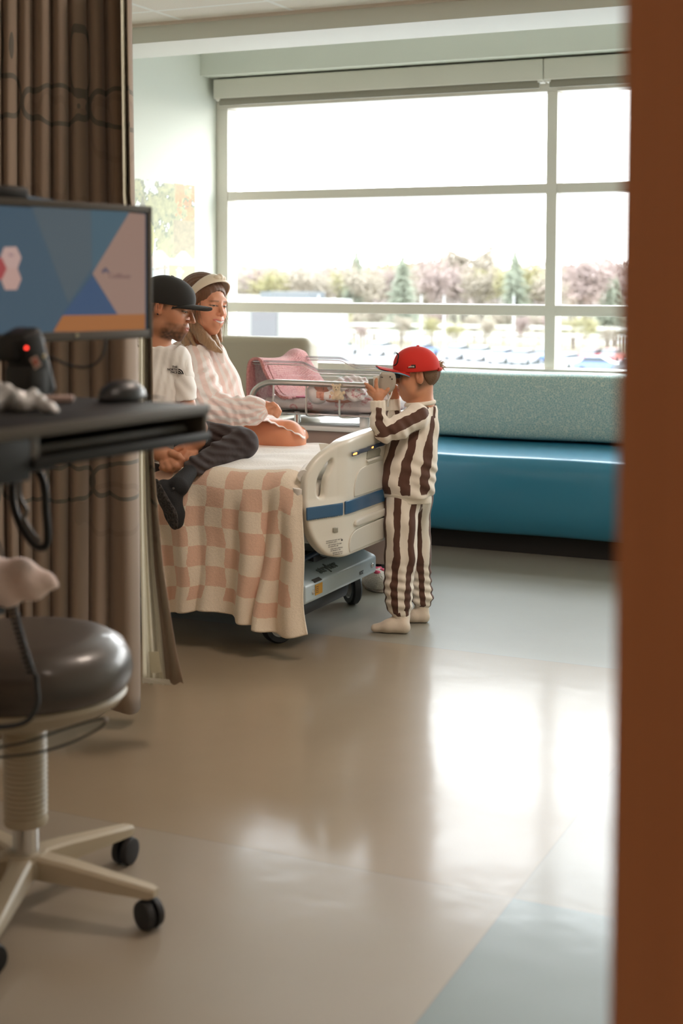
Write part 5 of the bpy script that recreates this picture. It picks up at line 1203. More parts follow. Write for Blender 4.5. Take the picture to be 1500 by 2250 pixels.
# ------------------------------------------------------------------ rolling stool
st_c = np.array([-1.719, 2.264, 0.0]); stl = empty('rolling_stool', st_c, 'round vinyl rolling stool with beige bellows column and five-star castor base', 'stool')
vin = M('taupe_stool_vinyl', srgb(70, 61, 54), 0.38, coat=0.3, bump=(220, 0.08, 0.0006)); bei = M('beige_plastic', srgb(176, 164, 142), 0.45)
MB().lathe([(0, 0.556), (0.12, 0.555), (0.168, 0.548), (0.196, 0.532), (0.210, 0.506), (0.214, 0.480), (0.208, 0.456), (0.198, 0.446), (0, 0.446)], st_c, seg=64).build('seat', vin, stl)
MB().lathe([(0, 0.4455), (0.196, 0.4455), (0.202, 0.437), (0.190, 0.420), (0.165, 0.405), (0.10, 0.400), (0, 0.400)], st_c, seg=64).build('seat_pan', bei, stl)
pr = [(0, 0.40), (0.044, 0.40)]; z = 0.395
while z > 0.185: pr += [(0.044, z), (0.0405, z - 0.005)]; z -= 0.010
pr += [(0.044, 0.18), (0.042, 0.172), (0, 0.172)]; MB().lathe(pr, st_c, seg=40).build('bellows_column', bei, stl)
MB().cyl(st_c + uz * 0.10, st_c + uz * 0.18, 0.026).build('gas_lift', chrome, stl); MB().lathe([(0, 0.118), (0.040, 0.116), (0.048, 0.10), (0.046, 0.072), (0, 0.07)], st_c, seg=32).build('hub', bei, stl)
a0 = math.atan2(2.289 - 2.264, -1.443 + 1.719)
for k in range(5):
    a = a0 + k * 2 * PI / 5; d = np.array([math.cos(a), math.sin(a), 0]); n = np.array([-d[1], d[0], 0]); mb = MB(); prv = []
    for (r, w_, zt, zb_) in ((0.02, 0.024, 0.115, 0.070), (0.10, 0.022, 0.108, 0.068), (0.20, 0.018, 0.094, 0.064), (0.275, 0.015, 0.084, 0.062), (0.288, 0.011, 0.080, 0.066)):
        c_ = st_c + d * r; prv.append([mb.bm.verts.new(Vector(c_ + n * s * w_ * q + uz * zz)) for (s, q, zz) in ((-1, 1, zb_), (-1, 1, zt - 0.006), (-1, 0.7, zt), (1, 0.7, zt), (1, 1, zt - 0.006), (1, 1, zb_))])
    for A2, B2 in zip(prv, prv[1:]):
        for i in range(6): mb.bm.faces.new((A2[i], A2[(i + 1) % 6], B2[(i + 1) % 6], B2[i]))
    mb.bm.faces.new(prv[0]); mb.bm.faces.new(prv[-1]); leg = mb.build('leg', bei, stl, sharp=30)
    ca = a + 1.1 + 0.7 * k; cd_ = np.array([math.cos(ca), math.sin(ca), 0]); cc_ = st_c + d * 0.272 + uz * 0.029
    w2 = MB()
    for s in (-1, 1): w2.lathe([(0, 0.004), (0.020, 0.005), (0.027, 0.003), (0.029, -0.004), (0.029, -0.010), (0, -0.010)] if s > 0 else [(0, -0.004), (0.020, -0.005), (0.027, -0.003), (0.029, 0.004), (0.029, 0.010), (0, 0.010)], cc_ + cd_ * s * 0.015, cd_, 28)
    w2.cyl(cc_, cc_ + uz * 0.036, 0.007); w2.build('castor', blackp, leg)
# ---------- the boy
g0 = oz(876, 1384, 0); ZC0 = float((g0 - CC) @ FW); zk = ZC0
child = empty('person', (g0[0], g0[1], 0), 'small child in red cap and brown-and-cream striped sweatsuit, standing and aiming a toy camera', 'person')
cf = -RT * math.cos(0.16) + DOWN * math.sin(0.16) - VD * 0.10
CH = Frame(pz(911, 821, zk), cf, np.array([0, 0, 1.0]) - RT * 0.05, 0.80, 0.86)
skin_c = srgb(206, 146, 112)
F = Field(CH.c - 0.14, CH.c + 0.14, 0.0022)
head_field(F, CH, nose=0.75, lips=0.9, chin=0.93, sock=0.8, ear=1.25)
nb_ = pz(925, 893, zk + 0.01); F.cap(CH.w(0, -0.030, -0.05), nb_, 0.040, 0.043, 0.025); F.cap(nb_, nb_ - np.array([0, 0, 0.03]), 0.043, 0.05, 0.02)
V1, Q1 = F.mesh(); V1 = relax(V1, Q1, 1, 0.4)
C1, q = face_paint(V1, CH, skin_c, srgb(190, 104, 92), srgb(120, 84, 58), browth=0.8)
x, y, z = np.abs(q[:, 0]), q[:, 1], q[:, 2]; hm = smooth(0.02, -0.015, y + 0.35 * np.minimum(z + 0.03, 0)) * smooth(-0.085, -0.06, z + 0.25 * y) * (x < 0.073)
hm = np.maximum(hm, smooth(0.034, 0.02, y) * smooth(0.004, 0.014, z)) * (0.75 + 0.25 * fnoise(V1, 300)); C1 = lerpc(C1, srgb(104, 78, 56), np.clip(hm, 0, 1) * 0.9 * ((x < 0.0735) | (y < -0.03) | (z > 0.02)))
def finger_chain(F, pts, z, k=0.004):
    c = [(pz(p[0], p[1], p[3] if len(p) > 3 else z), p[2] * z / FPX) for p in pts]
    F.chain(c, k)
zn = zk - 0.12
F = Field(pz(833, 862, zn) - 0.07, pz(833, 862, zn) + 0.07, 0.0015)
F.cap(pz(836, 862, zn), pz(832, 874, zn), 9.0 * PXM(zn), 9.5 * PXM(zn), 0.006, sq=(VD, 0.6)); F.cap(pz(824, 862, zn), pz(829, 874, zn), 6.5 * PXM(zn), 8.0 * PXM(zn), 0.008, sq=(VD, 0.7)); F.cap(pz(831, 872, zn), pz(831, 892, zn), 9.5 * PXM(zn), 8.5 * PXM(zn), 0.01, sq=(VD, 0.8))
finger_chain(F, [(829, 860, 4.6), (826, 849, 4.0), (826, 838, 3.6), (827, 833, 3.0)], zn)
finger_chain(F, [(822, 860, 4.4), (814, 851, 3.9), (806, 845, 3.4), (802, 843, 3.0)], zn)
finger_chain(F, [(819, 865, 4.2), (812, 857, 3.7, zn + 0.008), (805, 850, 3.2, zn + 0.012)], zn)
finger_chain(F, [(820, 871, 4.0), (813, 866, 3.5, zn + 0.012), (808, 860, 3.0, zn + 0.018)], zn)
finger_chain(F, [(838, 872, 5.4), (846, 864, 4.4), (851, 857, 4.0), (853, 854, 3.2)], zn)
V2, Q2 = F.mesh(); V2 = relax(V2, Q2, 1, 0.4); C2 = np.tile(np.array(skin_c), (len(V2), 1)) * (0.94 + 0.12 * fnoise(V2, 130))[:, None]
zf = zk + 0.05
F = Field(pz(868, 862, zf) - 0.07, pz(868, 862, zf) + 0.07, 0.002)
F.cap(pz(868, 862, zf), pz(867, 874, zf), 9 * PXM(zf), 9 * PXM(zf), 0.006, sq=(VD, 0.6)); F.cap(pz(867, 870, zf), pz(864, 890, zf), 9 * PXM(zf), 8.5 * PXM(zf), 0.01)
for dx in (0, 1, 2, 3): finger_chain(F, [(862 + dx * 3.6, 862, 3.9), (861 + dx * 3.8, 852, 3.6), (857 + dx * 3.2, 845, 3.2, zf - 0.015)], zf)
finger_chain(F, [(862, 868, 4.6), (856, 862, 4.0, zf - 0.02), (853, 855, 3.4, zf - 0.03)], zf)
V3, Q3 = F.mesh(); C3 = np.tile(np.array(skin_c), (len(V3), 1))
legs_n = seg([(884, 1110, zk - 0.02, 18), (880, 1200, zk - 0.03, 19), (877, 1290, zk - 0.03, 22), (883, 1352, zk - 0.02, 15), (884, 1368, zk - 0.02, 13)])
legs_r = seg([(913, 1110, zk + 0.08, 15), (918, 1200, zk + 0.105, 15), (925, 1290, zk + 0.12, 15), (926, 1342, zk + 0.12, 13), (928, 1350, zk + 0.12, 12)])
tors = seg([(926, 905, zk + 0.01, 22), (914, 950, zk, 34), (900, 1010, zk, 42), (898, 1090, zk + 0.02, 28)])
arm_n = seg([(912, 924, zk - 0.04, 14), (845, 950, zk - 0.11, 14), (832, 900, zk - 0.12, 11), (831, 885, zk - 0.12, 9.5)])
arm_f = seg([(918, 912, zk + 0.07, 14), (872, 938, zk + 0.12, 14), (863, 900, zk + 0.06, 11), (864, 885, zk + 0.05, 9.5)])
lo = np.min([p[0] for p in legs_n + legs_r + tors + arm_n + arm_f], 0) - 0.12; hi = np.max([p[0] for p in legs_n + legs_r + tors + arm_n + arm_f], 0) + 0.12
F = Field(lo, hi, 0.007); F.chain(legs_n, 0.01).chain(legs_r, 0.01); F.chain(tors, 0.02, sq=(VD, 0.8)); F.chain(arm_n, 0.01).chain(arm_f, 0.01)
V4, Q4 = F.mesh(); C4 = np.tile(np.array(skin_c), (len(V4), 1))
body_mesh('body', [(V1, Q1), (V2, Q2), (V3, Q3), (V4, Q4)], [C1, C2, C3, C4], child, skinm)
# socks
socm = M('cream_sock', srgb(222, 208, 190), 0.9, bump=(300, 0.4, 0.001), sheen=0.2)
def sock(ank, heel, toe, ra, rh, rt, z):
    A_, H_, T_ = pz(*ank, z), oz(*heel, rh * PXM(z) * 0.9), oz(*toe, rt * PXM(z) * 0.95)
    F = Field(np.min([A_, H_, T_], 0) - 0.05, np.max([A_, H_, T_], 0) + 0.05, 0.003)
    M_ = H_ * 0.45 + T_ * 0.55 + np.array([0, 0, 0.006])
    F.cap(A_, H_ + np.array([0, 0, 0.006]), ra * PXM(z), rh * PXM(z), 0.01).cap(H_, M_, rh * PXM(z), rh * 1.02 * PXM(z), 0.01).cap(M_, T_, rh * 0.95 * PXM(z), rt * PXM(z), 0.01); F.cap(A_, M_, ra * 0.85 * PXM(z), rh * 0.8 * PXM(z), 0.02); F.cut((0, 0, 0.002), (0, 0, -1))
    V, Q = F.mesh(); return mesh_obj('sock', V, Q, socm, child)
sock((884, 1352), (887, 1380), (824, 1380), 15, 13, 9.5, zk - 0.02); sock((927, 1334), (931, 1357), (892, 1359), 13, 12, 9, zk + 0.12)
# trousers
brown, crm = srgb(92, 62, 50), srgb(238, 229, 216)
stm = M('brown_striped_cotton', crm, 0.92, sheen=0.15); nt = stm.node_tree; bs = nt.nodes['Principled BSDF']
nz = noise(nt, obj_co(nt), 14, 3); sv = mth(nt, 'ADD', attr(nt, 'sv'), mth(nt, 'MULTIPLY_ADD', nz, 0.018, -0.009))
wn = noise(nt, scl(nt, obj_co(nt), (2, 2, 2)), 5.0, 2)
frac = mth(nt, 'FRACT', mth(nt, 'DIVIDE', mth(nt, 'ADD', sv, 3.0), 0.052)); st = mth(nt, 'LESS_THAN', frac, mth(nt, 'MULTIPLY_ADD', wn, 0.5, 0.20)); st = mth(nt, 'MULTIPLY', st, attr(nt, 'sm'))
nt.links.new(mix(nt, st, crm, brown), bs.inputs['Base Color']); bumpn(nt, mth(nt, 'ADD', noise(nt, scl(nt, obj_co(nt), (30, 30, 8)), 1.0, 3), mth(nt, 'MULTIPLY', noise(nt, obj_co(nt), 500, 2), 0.08)), 0.5, 0.006, bs)
def bones_of(ch, off):
    Rm = float(np.mean([c[1] for c in ch])); return [(ch[i][0], ch[i + 1][0], ch[i][1], ch[i + 1][1], off, Rm) for i in range(len(ch) - 1)]
tn = seg([(884, 1085, zk - 0.02, 36), (881, 1150, zk - 0.03, 36), (880, 1220, zk - 0.03, 35), (875, 1290, zk - 0.03, 31.5), (876, 1325, zk - 0.03, 28), (880, 1342, zk - 0.03, 21)])
tr_ = seg([(912, 1085, zk + 0.07, 36), (914, 1150, zk + 0.10, 31), (920, 1220, zk + 0.11, 27), (924, 1290, zk + 0.12, 23), (927, 1312, zk + 0.12, 23), (926, 1326, zk + 0.12, 17)])
F = Field(np.min([p[0] for p in tn + tr_], 0) - 0.09, np.max([p[0] for p in tn + tr_], 0) + 0.09, 0.0045)
F.chain(tn, 0.012, sq=(VD, 0.85)).chain(tr_, 0.012, sq=(VD, 0.9)); F.cap(pz(884, 1095, zk), pz(912, 1095, zk + 0.06), 36 * PXM(zk), 36 * PXM(zk), 0.03)
F.cap(pz(872, 1335, zk - 0.04), pz(896, 1335, zk - 0.02), 9 * PXM(zk), 9 * PXM(zk), 0.012); F.cap(pz(918, 1318, zk + 0.10), pz(938, 1320, zk + 0.12), 8 * PXM(zk), 8 * PXM(zk), 0.012)
for (px, py, zz, kx, kz, a, ph) in ((876, 1310, zk - 0.1, 40, 190, 0.0050, 0), (925, 1300, zk + 0.1, 60, 200, 0.005, 1), (882, 1160, zk - 0.1, 90, 40, 0.0040, 2), (890, 1240, zk - 0.1, 110, 30, 0.0045, 1), (920, 1200, zk + 0.05, 110, -40, 0.004, 0)):
    fold(F, pz(px, py, zz), 0.13, RT * kx + np.array([0, 0, kz]), a, ph)
V, Q = F.mesh(); V = relax(V, Q, 1, 0.4); ta = stripe_attr(V, bones_of(tn, 0.012) + bones_of(tr_, 0.03))
trs = mesh_obj('trousers', V, Q, stm, child, attrs={'sv': ta * 0.92, 'sm': np.ones(len(V))})
ribm = M('cream_ribbing', srgb(238, 229, 214), 0.9, bump=(90, 0.3, 0.002))
def cuff(a, b, ra, rb, z, par, sq=0.85, name='cuff'):
    A_, B_ = pz(*a, z), pz(*b, z); F = Field(np.minimum(A_, B_) - 0.07, np.maximum(A_, B_) + 0.07, 0.0028)
    F.cap(A_, B_, ra * PXM(z), rb * PXM(z), 0, sq=(VD, sq)); d = nrm_(B_ - A_); F.cut(B_, d, 0.003); F.cut(A_, -d, 0.003); fold(F, (A_ + B_) / 2, 0.08, np.cross(d, VD) * 420, 0.0010)
    V, Q = F.mesh(); return mesh_obj(name, V, Q, ribm, par)
cuff((880, 1338), (881, 1360), 20, 18.5, zk - 0.03, trs); cuff((926, 1320), (926, 1342), 17, 16, zk + 0.12, trs)
# sweatshirt
tb = seg([(934, 905, zk + 0.01, 27), (920, 940, zk, 42), (906, 985, zk, 54), (898, 1020, zk, 59), (893, 1052, zk, 60.5), (895, 1078, zk, 58)])
sn = seg([(914, 918, zk - 0.06, 27), (868, 942, zk - 0.11, 26), (843, 951, zk - 0.12, 22), (833, 930, zk - 0.12, 20.5), (831, 905, zk - 0.12, 17)])
sf = seg([(918, 908, zk + 0.09, 25), (874, 938, zk + 0.13, 22), (865, 920, zk + 0.10, 18), (864, 902, zk + 0.06, 16)])
F = Field(np.min([p[0] for p in tb + sn + sf], 0) - 0.115, np.max([p[0] for p in tb + sn + sf], 0) + 0.115, 0.0042)
F.chain(tb, 0.02, sq=(VD, 0.86)); F.cap(pz(914, 905, zk - 0.06), pz(940, 902, zk + 0.07), 20 * PXM(zk), 20 * PXM(zk), 0.03)
F.chain(sf, 0.012); F.chain(sn, 0.010, k0=0.014)
F.cut(pz(896, 1090, zk), np.array([0, 0, -1.0]), 0.006)
F.cut(pz(922, 888, zk), nrm_(np.array([0, 0, 1.0]) + RT * 0.15), 0.006, (pz(925, 880, zk), 0.055))
for (px, py, zz, kx, kz, R, a, ph) in ((850, 952, zk - 0.15, 200, 120, 0.10, 0.0050, 0), (835, 925, zk - 0.15, 30, 260, 0.06, 0.0055, 1), (900, 1050, zk - 0.1, 60, 120, 0.14, 0.0055, 2), (940, 1060, zk - 0.05, 120, 200, 0.10, 0.006, 0), (930, 980, zk - 0.08, 130, 50, 0.12, 0.0045, 1), (870, 1010, zk - 0.1, 150, -50, 0.11, 0.0045, 2), (885, 930, zk - 0.15, 120, 160, 0.07, 0.004, 1), (950, 925, zk - 0.05, 170, 20, 0.08, 0.003, 0)):
    fold(F, pz(px, py, zz), R * 1.2, RT * kx * 0.7 + np.array([0, 0, kz * 0.7]), a * 0.75, ph, 0.9)
V, Q = F.mesh(); V = relax(V, Q, 1, 0.4)
sa = stripe_attr(V, bones_of(tb, 0.026) + [(a, b, ra * 0.98, rb * 0.98, o, R_) for a, b, ra, rb, o, R_ in bones_of(sn, 0.035)] + bones_of(sf, 0.02))
dn = (V - pz(896, 1082, zk))[:, 2]; smk = (dn > 0).astype(float)
sh = mesh_obj('sweatshirt', V, Q, stm, child, attrs={'sv': sa * 0.76, 'sm': smk})
# ribbed hem, cuffs and neckband
F = Field(pz(895, 1090, zk) - 0.13, pz(895, 1090, zk) + 0.13, 0.0035); F.cap(pz(894, 1080, zk), pz(897, 1098, zk), 57.5 * PXM(zk), 50 * PXM(zk), 0, sq=(VD, 0.86))
F.cut(pz(894, 1080, zk), np.array([0, 0, 1.0]) + RT * 0.12, 0.004); F.cut(pz(896, 1101, zk), np.array([0, 0, -1.0]) - RT * 0.12, 0.004); fold(F, pz(895, 1090, zk), 0.2, RT * 60 + np.array([0, 0, 60]), 0.003)
V, Q = F.mesh(); mesh_obj('hem_band', V, Q, ribm, sh)
cuff((831, 903), (830, 880), 17.5, 16.5, zk - 0.12, sh); cuff((864, 902), (863, 877), 16.5, 16.5, zk + 0.05, sh)
nc = pz(923, 885, zk + 0.01); ring = []
for i in range(28):
    a = 2 * PI * i / 28; ring.append(nc + RT * 0.049 * math.cos(a) + nrm_(np.cross(RT, UP)) * 0.046 * math.sin(a) + np.array([0, 0, 0.006 * math.cos(a + 0.4) - 0.002]))
MB().tube(ring, 0.0085, 10, closed=True).build('neckband', ribm, sh)
# cap
redm = M('red_cotton', srgb(206, 38, 26), 0.8, bump=(400, 0.25, 0.0006), sheen=0.1); capu = M('pale_blue_lining', srgb(120, 170, 200), 0.7)
CP_ = Frame(pz(914, 816, zk), -RT * math.cos(0.03) + DOWN * math.sin(0.03) - VD * 0.10, (0, 0, 1.0), 1.0)
F = Field(CP_.c - 0.13, CP_.c + 0.13, 0.0022); F.ell(CP_.w(0, -0.004, 0.004), (0.078, 0.085, 0.086), CP_.A, 0); F.ell(CP_.w(0, 0.020, 0.030), (0.062, 0.058, 0.050), CP_.A, 0.02)
F.cut(CP_.w(0, 0.0, 0.0025), -CP_.u - 0.05 * CP_.f, 0.003); F.ell(CP_.w(0, -0.088, 0.022), (0.024, 0.016, 0.018), CP_.A, 0.003, True)
F.ell(CP_.w(0, -0.003, -0.012), (0.073, 0.080, 0.082), CP_.A, 0.0, True)
V, Q = F.mesh(); cap = mesh_obj('cap', V, Q, redm, child)
brim(CP_, 'brim', redm, cap, 0.066, 0.072, 0.143, 0.006, 0.022, 0.020, capu)
MB().lathe([(0, 0.006), (0.005, 0.004), (0.006, 0)], CP_.w(0, -0.008, 0.089), (0, 0, 1), 12).build('button', redm, cap)
MB().tube([CP_.w(0.045 * math.sin(t), -0.088 + 0.02 * (1 - math.cos(t)), 0.008) for t in np.linspace(-1.4, 1.4, 12)], 0.007, 8).build('strap', redm, cap)
# side patch, front emblem, panel seams
def surf_pt(fr, y, z, side=-1, c=(0, -0.004, 0.004), r=(0.078, 0.085, 0.086), out=0.001):
    q = 1 - ((y - c[1]) / r[1]) ** 2 - ((z - c[2]) / r[2]) ** 2; x = side * (r[0] * math.sqrt(max(q, 0.0)) + out); return fr.w(x, y, z)
sd = -1 if (CP_.s @ VD) > 0 else 1
pp = [surf_pt(CP_, 0.042 - 0.029 * (i / 6), 0.017 + 0.012 * j, sd, out=0.0016) for j in range(2) for i in range(7)]
Vp_ = np.array(pp); Qp = np.array([[i, i + 1, i + 8, i + 7] for i in range(6)])
pt = mesh_obj('side_patch', Vp_, Qp, M('dark_patch', srgb(40, 24, 22), 0.7), cap); so = pt.modifiers.new('t', 'SOLIDIFY'); so.thickness = 0.001; so.offset = 0
o_ = surf_pt(CP_, 0.0375, 0.0200, sd, out=0.0030); text_obj('palmia', 0.0082, M('patch_thread', srgb(214, 206, 196), 0.7), o_, surf_pt(CP_, 0.016, 0.0195, sd, out=0.0030) - o_, surf_pt(CP_, 0.0375, 0.028, sd, out=0.003) - o_, pt, 'lettering', 0.0003, bold=0.0002)
em = [CP_.w(sd * (0.020 + 0.020 * math.cos(a)), 0.0835 - 0.012 * abs(math.cos(a)) - 0.010 * max(0, math.sin(a)), 0.047 + 0.022 * math.sin(a)) for a in np.linspace(0, 2 * PI, 24, endpoint=False)]
MB().tube(em, 0.0022, 6, closed=True).build('front_emblem', M('emblem_black', (0.02, 0.02, 0.02), 0.6), cap)
# tuft of hair at the back opening
hairb = M('light_brown_hair', srgb(176, 148, 118), 0.6, var=(60, 0.3)); mb = MB(); rgk = random.Random(5)
for i in range(60):
    a = CP_.w(rgk.uniform(-0.02, 0.02), -0.078, rgk.uniform(0.012, 0.032)); L_ = rgk.uniform(0.006, 0.020)
    b = a - CP_.f * L_ + CP_.u * rgk.uniform(-0.010, 0.006); c_ = b - CP_.f * L_ * 0.6 + CP_.u * rgk.uniform(-0.012, 0.006)
    mb.tube([a, b, c_], [0.0013, 0.001, 0.0003], 4)
G = Field(CH.c - 0.13, CH.c + 0.13, 0.003); G.ell(CH.w(0, -0.030, 0.004), np.array((0.0765, 0.092, 0.080)) * 0.8, CH.A, 0); G.cut(CH.w(0, -0.026, 0), CH.f - 0.35 * CH.u, 0.01); G.cut(CH.w(0, 0, 0.03), CH.u, 0.01); fold(G, CH.w(0, -0.1, 0), 0.12, CH.s * 330 + CH.u * 60, 0.0015)
Vh_, Qh_ = G.mesh(); mesh_obj('short_hair', relax(Vh_, Qh_, 1), Qh_, M('cropped_brown_hair', srgb(116, 88, 64), 0.7, bump=(300, 0.8, 0.003)), child)
for i in range(0):
    t = rgk.uniform(-1.2, 1.2); zz = rgk.uniform(-0.062, 0.005); rr = 0.0795 + 0.003
    a = CH.w(0.098 * math.sin(t) * 0.9, -0.016 - 0.118 * math.cos(t) * (1 - 1.6 * max(0, -zz - 0.035)), zz + 0.02); mb.tube([a, a - np.array([0, 0, 0.008]) - CH.f * 0.001, a - np.array([0, 0, 0.016]) + CH.f * 0.001], [0.0012, 0.001, 0.0003], 3)
mb.build('hair', hairb, child)
# toy camera in his hands
toy = M('grey_toy_plastic', srgb(176, 166, 152), 0.45); zt = zk - 0.05
tc_ = empty('toy_camera', pz(850, 840, zt), 'chunky warm-grey toy camera held up to the boy\'s eye', 'camera')
ol = [tuple(((np.array(p) - (850, 840)) * (1, -1) * PXM(zt))) for p in spline([(832, 852), (831, 838), (834, 822), (839, 817.5), (850, 817), (861, 818), (867, 823), (869, 836), (867, 850), (860, 860), (850, 864), (839, 862)], 4, True)]
V, Q = plate(ol, [], 0.085, 0.0028, 0.012); fwv = nrm_(np.cross(UP, RT)); W = lambda V: pz(850, 840, zt) + V[:, :1] * RT + V[:, 1:2] * UP + V[:, 2:3] * fwv
mesh_obj('camera_body', W(V), Q, toy, tc_)
MB().cyl(pz(834, 843, zt), pz(820, 843.5, zt), 0.030, 0.026, 32).build('lens_barrel', M('pale_barrel', srgb(206, 198, 184), 0.45), tc_); MB().cyl(pz(819, 843, zt - 0.0), pz(809, 843, zt), 0.0185, 0.0175, 32).build('lens_ring', M('dark_ring', srgb(120, 116, 104), 0.5), tc_)
for (a, b) in ((837, 828.5), (840, 829)): MB().cyl(pz(a, b, zt - 0.044), pz(a, b, zt - 0.046), 0.0020, seg=10).build('speaker_hole', blackp, tc_)
for (a, b) in ((857, 828), (861, 833)): MB().box(pz(a, b, zt - 0.0445), (0.004, 0.002, 0.004)).build('button', blackp, tc_)
MB().box(pz(870, 826, zt), (0.012, 0.03, 0.018), rot=-0.4, bev=0.003).build('eyepiece', blackp, tc_)
MB().tube(spline([pz(862, 856, zt - 0.03), pz(858, 870, zt - 0.035), pz(853, 880, zt - 0.03), pz(852, 893, zt - 0.01)], 5), [0.0025] * 16, 6).build('wrist_strap', wtop, tc_)
# ---------- the man, cross-legged on the near edge of the bed
zm = 5.22
man = empty('person', (-2.75, 4.45, 0.61), 'man in black baseball cap and white logo T-shirt sitting cross-legged on the bed', 'person')
mfw = RT * math.cos(0.32) + DOWN * math.sin(0.32) - VD * 0.22
MH = Frame(pz(369, 673, zm), mfw, np.array([0, 0, 1.0]) + RT * 0.28, 0.97)
skin_m = srgb(206, 146, 112)
F = Field(MH.c - 0.16, MH.c + 0.16, 0.0022); head_field(F, MH, nose=1.15, lips=0.95, chin=1.05); F.cut(MH.w(0, 0, 0.082), MH.u, 0.03)
nb_ = pz(338, 762, zm + 0.03); F.cap(MH.w(0, -0.032, -0.05), nb_, 0.050, 0.056, 0.03); F.cap(nb_, nb_ - np.array([0, 0, 0.05]), 0.062, 0.08, 0.02)
V1, Q1 = F.mesh(); V1 = relax(V1, Q1, 1, 0.4); C1, q = face_paint(V1, MH, skin_m, srgb(176, 104, 90), srgb(52, 38, 30), browth=1.5, lid=0.50)
x, y, z = np.abs(q[:, 0]), q[:, 1], q[:, 2]; fn = fnoise(V1, 420)
bd = smooth(0.018, 0.045, y - 0.25 * (z + 0.05)) * smooth(-0.038, -0.056, z + 0.10 * (x - 0.02)) * smooth(-0.128, -0.112, z); bd *= (0.62 + 0.38 * smooth(-0.07, -0.085, z)) * (0.55 + 0.45 * fn)
mu = np.exp(-(((z + 0.047) / 0.006) ** 2)) * (x < 0.028) * (y > 0.07); bd = np.maximum(bd, 0.6 * mu)
lipm = (((x / 0.022) ** 2 + ((z + 0.061) / 0.008) ** 2) < 1) & (y > 0.082); bd[lipm] *= 0.15
hm = smooth(0.030, 0.012, y) * smooth(-0.020, -0.002, z) * (x < 0.0745); hm = np.maximum(hm, smooth(-0.012, -0.03, y) * smooth(-0.055, -0.02, z)); hm *= 0.55 + 0.4 * fn
C1 = lerpc(C1, srgb(62, 46, 36), np.clip(bd, 0, 1)); C1 = lerpc(C1, srgb(84, 60, 44), np.clip(hm, 0, 1) * 0.9)
def hand_field(F, wrist, knuck, tips, z, rw, rp, rf):
    F.cap(pz(*wrist[:2], wrist[2]), pz(*knuck[:2], knuck[2]), rw * PXM(z), rp * PXM(z), 0.012, sq=(VD, 0.75))
    for t in tips: F.chain([(pz(p[0], p[1], p[2]), p[3] * PXM(z)) for p in t], 0.005)
z1, z2 = 4.93, 4.98
F = Field(pz(372, 1005, z1) - 0.13, pz(372, 1005, z1) + 0.13, 0.0026)
hand_field(F, (340, 985, z1), (376, 1010, z1), [[(386, 1004, z1 - 0.01, 9.5), (396, 1014, z1 - 0.025, 8), (392, 1026, z1 - 0.03, 7)], [(378, 1014, z1 - 0.02, 9.5), (386, 1024, z1 - 0.035, 8.5), (380, 1031, z1 - 0.03, 7)], [(368, 1018, z1 - 0.02, 9.5), (373, 1028, z1 - 0.03, 8), (366, 1031, z1 - 0.02, 7)], [(358, 1018, z1 - 0.01, 8.5), (361, 1027, z1 - 0.02, 7.5), (355, 1028, z1, 6.5)], [(378, 996, z1 - 0.02, 9), (392, 1002, z1 - 0.03, 7.5), (401, 1010, z1 - 0.03, 6)]], z1, 17, 21, 8)
F.chain(seg([(322, 968, z1 + 0.03, 21), (345, 990, z1, 18)]), 0.015)
V2, Q2 = F.mesh(); V2 = relax(V2, Q2, 1, 0.4)
F = Field(pz(410, 990, z2) - 0.13, pz(410, 990, z2) + 0.13, 0.0026)
hand_field(F, (434, 968, z2), (412, 988, z2), [[(404, 992, z2 - 0.01, 9), (394, 1003, z2 - 0.02, 8), (397, 1016, z2 - 0.02, 6.5)], [(410, 998, z2 - 0.02, 9), (402, 1010, z2 - 0.03, 8), (400, 1022, z2 - 0.02, 6.5)], [(420, 1000, z2 - 0.02, 9), (414, 1010, z2 - 0.03, 7.5), (408, 1019, z2 - 0.01, 6.5)], [(428, 996, z2 - 0.01, 8), (425, 1006, z2 - 0.02, 7), (418, 1012, z2, 6)], [(398, 982, z2 - 0.02, 8), (388, 988, z2 - 0.02, 7), (383, 999, z2 - 0.02, 6)]], z2, 17, 20, 8)
F.chain(seg([(416, 905, zm - 0.06, 17.5), (436, 940, z2 + 0.04, 18), (434, 968, z2, 15)]), 0.015)
V3, Q3 = F.mesh(); V3 = relax(V3, Q3, 1, 0.4)
mt_ = seg([(342, 800, zm + 0.03, 32), (345, 860, zm + 0.02, 38), (350, 950, zm + 0.03, 38)])
ma_l = seg([(396, 808, zm, 14), (408, 860, zm - 0.02, 16), (416, 905, zm - 0.06, 17.5)]); ma_r = seg([(292, 795, zm, 19), (285, 880, zm - 0.02, 19), (305, 940, z1 + 0.08, 17), (322, 968, z1 + 0.03, 16)])
ml = seg([(375, 965, zm + 0.04, 28), (520, 974, 5.10, 18), (440, 1018, 4.90, 12), (412, 1040, 4.82, 12), (388, 1090, 4.77, 13)]); mr = seg([(320, 965, zm + 0.04, 28), (225, 985, 5.06, 18), (300, 1028, 5.0, 12)])
allp = [p[0] for p in mt_ + ma_l + ma_r + ml + mr]; F = Field(np.min(allp, 0) - 0.12, np.max(allp, 0) + 0.12, 0.010)
F.chain(mt_, 0.03).chain(ma_l, 0.015).chain(ma_r, 0.015).chain(ml, 0.015).chain(mr, 0.015); V4, Q4 = F.mesh()
sk = lambda V, c, f=90: np.tile(np.array(c), (len(V), 1)) * (0.93 + 0.14 * fnoise(V, f))[:, None]
body_mesh('body', [(V1, Q1), (V2, Q2), (V3, Q3), (V4, Q4)], [C1, sk(V2, skin_m), sk(V3, skin_m), sk(V4, skin_m)], man, skinm)
